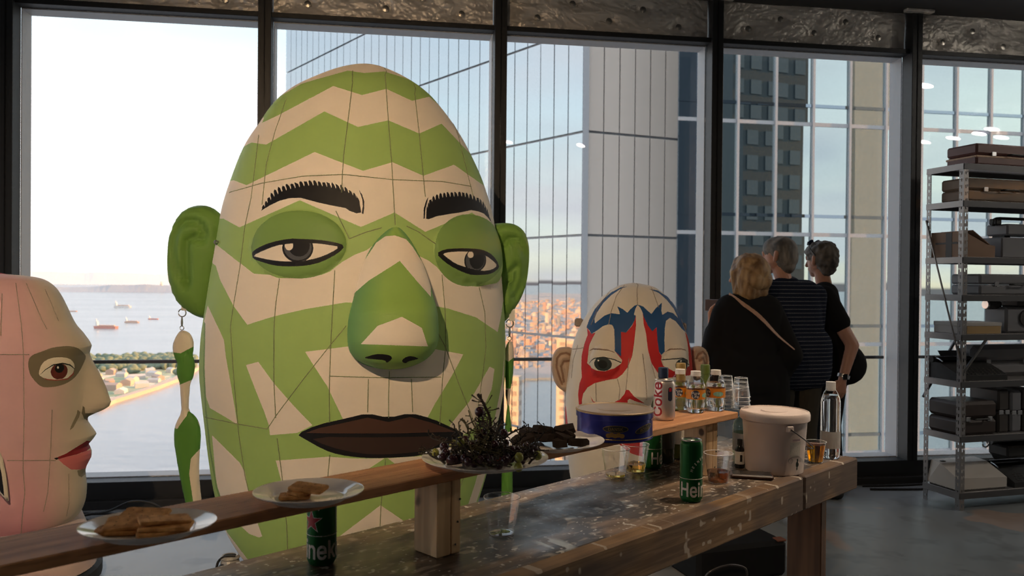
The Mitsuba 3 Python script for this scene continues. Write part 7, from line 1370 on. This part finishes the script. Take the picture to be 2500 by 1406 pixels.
def person(x, y, H, yaw, label, arms, head_dir, wide=1.0, hipx=0.0, lean=(0, 0)):
    """Standing figure; yaw 0 looks along +y. Returns the key and the frame used to place clothes and hair."""
    c, s = math.cos(yaw), math.sin(yaw); R = np.array([c, s, 0]); Fw = np.array([-s, c, 0]); Z = np.array([0, 0, 1.0]); k = H / 1.75
    O = np.array([x, y, 0.0])
    def P(r, f, z): return O + (R * r + Fw * f) * k + Z * z * k
    hip = P(hipx, 0, .95); sho = P(lean[0], lean[1], 1.43); hc = P(lean[0] + head_dir[2], lean[1] + .03, 1.635)
    J = dict(P=P, R=R, F=Fw, hip=hip, sho=sho, hc=hc, k=k, wide=wide)
    hd = np.array([-math.sin(head_dir[0]), math.cos(head_dir[0]), 0]); hs = np.array([hd[1], -hd[0], 0]); J['hd'], J['hs'] = hd, hs
    q = lambda p, r: (*p, r * k)
    g = [[q(sho + Z * .0, .055), q(hc - Z * .06 - hd * .005, .050)],
         [q(hc + Z * .02 - hd * .030, .078), q(hc + Z * .035 + hd * .020, .074), q(hc - Z * .03 + hd * .02, .066)],
         [q(hc - Z * .03 + hd * .035, .058), q(hc - Z * .085 + hd * .058, .026), q(hc + Z * .02 + hd * .045, .055)],
         [q(hc + Z * .005 + hd * .098, .010), q(hc - Z * .030 + hd * .114, .014)],
         [q(hc - Z * .052 + hd * .092, .012), q(hc - Z * .058 + hd * .088, .014)]]
    for e in (-1, 1):
        g += [[q(hc - Z * .02 + hs * e * .076 - hd * .005, .014), q(hc + Z * .022 + hs * e * .080 - hd * .015, .017)]]
        g += [[q(hc + Z * .012 + hd * .085 + hs * e * .031, .011), q(hc + Z * .026 + hd * .088 + hs * e * .031, .011)]]
    W = wide
    torso = [[q(sho + R * e * .13 * W - Z * .03, .065) for e in (-1, 1)] + [q(sho - Z * .22 + R * e * .10 * W, .10 * W) for e in (-1, 1)], [q(sho - Z * .22 + R * e * .10 * W, .10 * W) for e in (-1, 1)] + [q(hip + R * e * .085 * W + Z * .10, .10 * W) for e in (-1, 1)],
             [q(hip + R * e * .085 * W + Z * .10, .10 * W) for e in (-1, 1)] + [q(hip + R * e * .085 * W - Z * .03 - Fw * .02, .105 * W) for e in (-1, 1)]]
    legs = []
    for e in (-1, 1):
        a = hip + R * e * .095 - Z * .03; kn = P(hipx + e * .10, .02, .50); an = P(hipx + e * .105, -.02, .085); toe = P(hipx + e * .125, .15, .03)
        legs += chain(q(a, .090), q(kn, .060), q(an, .040)); J['leg%d' % e] = (a, kn, an, toe)
    feet = [[q(J['leg%d' % e][2] - Z * .03, .036), q(J['leg%d' % e][3], .028)] for e in (-1, 1)]
    al, sl = [], []
    for e, (el, wr, hdir, hside, hup) in arms.items():
        s0 = sho + R * e * .19 * W - Z * .045
        el, wr = np.array(el), np.array(wr)
        al += chain(q(s0, .055), q(el, .043), q(wr, .028)) + hand(wr, hdir, hside, hup)
        J['arm%d' % e] = (s0, el, wr)
    J['torso'], J['legs'] = torso, legs
    t = thing('person', label, 'person')
    obj('body', fuse(g + torso + legs + feet + al, 0.02, 8), 'm_skin', t, smooth=True)
    for e in (-1, 1):
        a, kn, an, toe = J['leg%d' % e]
        obj('shoe', fuse([[q(an - Z * .030, .046), q(toe, .037), q(an - Z * .045 - Fw * .03, .040), q(toe - Fw * .06 + Z * .012, .042)]], .02, 3), 'm_black', t, smooth=True)
    return t, J
def grow(groups, d): return [[(*b[:3], b[3] + d) for b in g] for g in groups]
def hairdo(t, groups, dark, light, amp, seed, mt, freq=(30, 30, 8)):
    m = fuse(groups, .012, 4); v = m.vertices
    n = meshkit.fbm(v * np.array(freq), 3, seed=seed); v2 = v + m.vertex_normals * (amp * (n - .5))[:, None]
    m2 = trimesh.Trimesh(v2, m.faces, process=False)
    w = np.clip((meshkit.fbm(v * np.array([45, 45, 9.0]), 3, seed=seed + 5) - .3) * 2.2, 0, 1)[:, None]
    k = obj('hair', mikit.ply(m2, mt, smooth=True, color=np.array(dark) * (1 - w) + np.array(light) * w), mt, t); return k

# woman with the strap
Y1 = 4.95; X1 = 1.430
t, J = person(X1, Y1, 1.580, math.radians(14), 'person with a blond bob, black top and a tan strap across the back', 
              {-1: ((X1 - .215, Y1 - .01, 1.00), (X1 - .170, Y1 + .20, 1.165), np.array([-.05, .10, .99]), np.array([.55, .83, -.05]), np.array([-.8, .5, 0])),
               1: ((X1 + .245, Y1 - .03, 1.00), (X1 + .19, Y1 + .05, .80), np.array([-.35, .25, -.90]), np.array([-.6, .3, .7]), np.array([.7, .6, .2]))}, (math.radians(38), 0, 0), wide=0.86)
Z = np.array([0, 0, 1.0]); q = lambda p, r: (*p, r)
sl = []
for e in (-1, 1): s0, el, wr = J['arm%d' % e]; sl += chain(q(s0, .072), q(el, .076), q(wr - (wr - el) * .22, .046))
tun = [[q(J['hip'] + J['R'] * e * .13 + Z * .10, .135) for e in (-1, 1)] + [q(J['hip'] + J['R'] * e * .14 - Z * .30, .125) for e in (-1, 1)]]
obj('top', fuse(grow(J['torso'], .048) + sl + tun, .024, 8), 'm_black_cloth', t, smooth=True)
obj('trousers', fuse(grow(J['legs'], .028), .025, 6), 'm_black_cloth', t, smooth=True)
hc, hd, hs = J['hc'], J['hd'], J['hs']
hairdo(t, [[q(hc + Z * .045 - hd * .025, .098), q(hc + Z * .03 - hd * .055, .095), q(hc + Z * .03 + hd * .01, .094)], [q(hc - Z * .02 - hd * .05 + hs * e * .03, .088) for e in (-1, 1)] + [q(hc + Z * .02 - hd * .03, .1)],
           [q(hc - Z * .10 - hd * .045 + hs * e * .055, .062) for e in (-1, 1)] + [q(hc - Z * .0 - hd * .04 + hs * e * .045, .075) for e in (-1, 1)], [q(hc - Z * .10 + hs * .082 + hd * .0, .034), q(hc + Z * .01 + hs * .062 + hd * .01, .05)], [q(hc - Z * .10 - hs * .082 + hd * .0, .034), q(hc + Z * .01 - hs * .062 + hd * .01, .05)]],
       (.13, .065, .025), (.42, .27, .13), .045, 3, 'm_hair_blond', (18, 18, 7))
bk = lambda r, z, d=.0: J['sho'] + J['R'] * r - J['F'] * d + Z * (z - J['sho'][2])
top_m = trimesh.load if False else None
def on_back(key, pts, lift=.006):
    p, f, *_ = meshkit.WRITTEN[scene[key]['filename']][:2] + (0,)
    m = trimesh.Trimesh(p, f, process=False); out = []
    pr = trimesh.proximity.closest_point(m, np.array(pts))[0]; cc = np.array([J['sho'][0], J['sho'][1], 0])
    for a in pr:
        d = a - [cc[0], cc[1], a[2]]; d /= np.linalg.norm(d) + 1e-9; out.append(a + d * lift)
    return np.array(out)
tk = t + '__top'
line = [bk(-.13, 1.385, .02), bk(-.11, 1.36, .12), bk(-.02, 1.27, .2), bk(.08, 1.165, .2), bk(.185, 1.055, .2)]
w = on_back(tk, spline(line, 40), .010)
for _ in range(25): w[1:-1] = w[1:-1] * .5 + (w[2:] + w[:-2]) * .25
ed = np.gradient(w, axis=0); ed /= np.linalg.norm(ed, axis=1)[:, None]; nrm = w - np.c_[np.full(len(w), J['sho'][0]), np.full(len(w), J['sho'][1]), w[:, 2]]; nrm /= np.linalg.norm(nrm, axis=1)[:, None]
sd = np.cross(ed, nrm); hw = .011
V = np.vstack([w + sd * hw, w - sd * hw, w + sd * hw + nrm * .005, w - sd * hw + nrm * .005]); n = len(w); i = np.arange(n - 1)
F = np.vstack([np.stack([i + a, i + 1 + a, i + 1 + b, i + b], 1) for a, b in ((0, n), (n, 3 * n), (3 * n, 2 * n), (2 * n, 0))])
obj('strap', (V, F), 'm_tan_leather', t)
pn = thing('phone', 'dark phone held up by the person with the blond bob', 'phone')
m = cbox(.150, .074, .009, .003); turn(m, 90, (1, 0, 0)); turn(m, -52); wr = J['arm-1'][2]
move(m, wr[0] + .030, wr[1] + .045, wr[2] + .125); obj('case', m, 'm_phone_case', pn)

# man in the striped polo
Y2 = 5.22; X2 = 1.795
t, J = person(X2, Y2, 1.715, math.radians(16), 'person with short grey hair in a dark striped polo shirt, middle of the three', 
              {-1: ((X2 - .30, Y2 + .06, 1.13), (X2 - .22, Y2 + .26, 1.28), np.array([.4, .5, .75]), np.array([.7, .3, -.6]), np.array([-.6, .7, 0])),
               1: ((X2 + .15, Y2 + .05, 1.13), (X2 + .02, Y2 + .24, 1.10), np.array([-.95, .2, .15]), np.array([.1, .5, .85]), np.array([.2, .9, -.3]))}, (math.radians(52), 0, -.04), wide=1.12, lean=(-.04, .02))
sl = []
for e in (-1, 1): s0, el, wr = J['arm%d' % e]; sl += chain(q(s0, .074), q(s0 + (el - s0) * .85, .066))
col = [[q(J['sho'] + Z * .015 + J['R'] * e * .03, .062) for e in (-1, 1)]]
hem = [[q(J['hip'] + J['R'] * e * .11 - J['F'] * .02 + Z * .10, .138) for e in (-1, 1)] + [q(J['hip'] + J['R'] * e * .105 - J['F'] * .025 - Z * .045, .137) for e in (-1, 1)]]
obj('polo_shirt', fuse(grow(J['torso'][:2], .022) + sl + col + hem, .022, 6), 'm_stripe_polo', t, smooth=True)
obj('trousers', fuse(grow(J['legs'], .024) + grow(J['torso'][2:], .002), .025, 6), 'm_khaki', t, smooth=True)
hc, hd, hs = J['hc'], J['hd'], J['hs']
hairdo(t, [[q(hc + Z * .042 - hd * .030, .088), q(hc + Z * .052 + hd * .028, .076), q(hc - Z * .01 - hd * .045, .078)], [q(hc - Z * .055 - hd * .055, .055), q(hc - Z * .01 - hd * .045, .07)]], (.055, .050, .045), (.24, .22, .20), .012, 8, 'm_hair_grey')

# third onlooker
Y3 = 5.55; X3 = 2.172
t, J = person(X3, Y3, 1.70, math.radians(68), 'person in a black t-shirt wearing a watch, rightmost of the three onlookers',
              {-1: ((X3 + .035, Y3 - .25, 1.035), (X3 - .035, Y3 - .27, .815), np.array([-.18, .06, -.98]), np.array([-.97, .1, .18]), np.array([.1, -.99, 0])),
               1: ((X3 - .10, Y3 + .13, 1.10), (X3 - .26, Y3 + .06, 1.02), np.array([-.95, -.2, .2]), np.array([-.1, -.3, .95]), np.array([-.3, .9, .2]))}, (math.radians(30), 0, -.01), wide=1.08, hipx=0.0, lean=(0.0, .05))
sl = []
for e in (-1, 1): s0, el, wr = J['arm%d' % e]; sl += chain(q(s0, .078), q(s0 + (el - s0) * .52, .072))
obj('t_shirt', fuse(grow(J['torso'][:2], .024) + sl + [[q(J['sho'] + Z * .0 + J['R'] * e * .03, .062) for e in (-1, 1)]], .022, 6), 'm_black_cloth', t, smooth=True)
seat = grow(J['torso'][2:], .018) + [[q(J['hip'] + J['R'] * e * .075 - J['F'] * .085 - Z * .03, .135) for e in (-1, 1)] + [q(J['hip'] + J['R'] * e * .08 - J['F'] * .02 + Z * .06, .12) for e in (-1, 1)]]
obj('trousers', fuse(grow(J['legs'], .026) + seat, .024, 6), 'm_black_cloth', t, smooth=True)
hc, hd, hs = J['hc'], J['hd'], J['hs']
hairdo(t, [[q(hc + Z * .045 - hd * .030, .092), q(hc + Z * .055 + hd * .025, .080), q(hc - Z * .0 - hd * .045, .084)], [q(hc - Z * .045 - hd * .055, .058), q(hc - Z * .01 - hd * .045, .076)]], (.030, .026, .022), (.16, .14, .12), .028, 14, 'm_hair_grey', (40, 40, 40))
wr = J['arm-1'][2] + (J['arm-1'][1] - J['arm-1'][2]) * .10
d = J['arm-1'][1] - J['arm-1'][2]; d /= np.linalg.norm(d); Rm = trimesh.geometry.align_vectors([0, 0, 1], d)
m = lathe([(.036, -.011), (.039, -.011), (.039, .011), (.036, .011)], 28); m.apply_transform(Rm); wk = obj('watch_strap', move(m, *wr), 'm_steel', t)
m = cbox(.034, .012, .036, .004); turn(m, 5); obj('watch_face', move(m, wr[0] - .004, wr[1] - .040, wr[2] - .018), 'm_black_gloss', t)
sg = thing('sunglasses', 'dark sunglasses pushed up on the grey hair of the right onlooker', 'sunglasses')
mat('m_lens_blue', (0.03, 0.05, 0.12), 0.08, spec=.8)
for e in (-1, 1):
    m = lathe([(0, -.002), (.024, -.002), (.026, 0), (.024, .002), (0, .002)], 20); m.apply_transform(trimesh.geometry.align_vectors([0, 0, 1], hd * .75 + Z * .66)); obj('lens', move(m, *(hc + Z * .125 + hd * .062 + hs * e * .032)), 'm_lens_blue', sg)
    obj('temple', tube([hc + Z * .128 + hd * .062 + hs * e * .058, hc + Z * .085 + hd * .01 + hs * e * .098, hc + Z * .03 - hd * .04 + hs * e * .099], .0028, 6), 'm_black', sg)
obj('bridge', tube([hc + Z * .13 + hd * .066 - hs * .012, hc + Z * .13 + hd * .066 + hs * .012], .003, 6), 'm_black', sg)
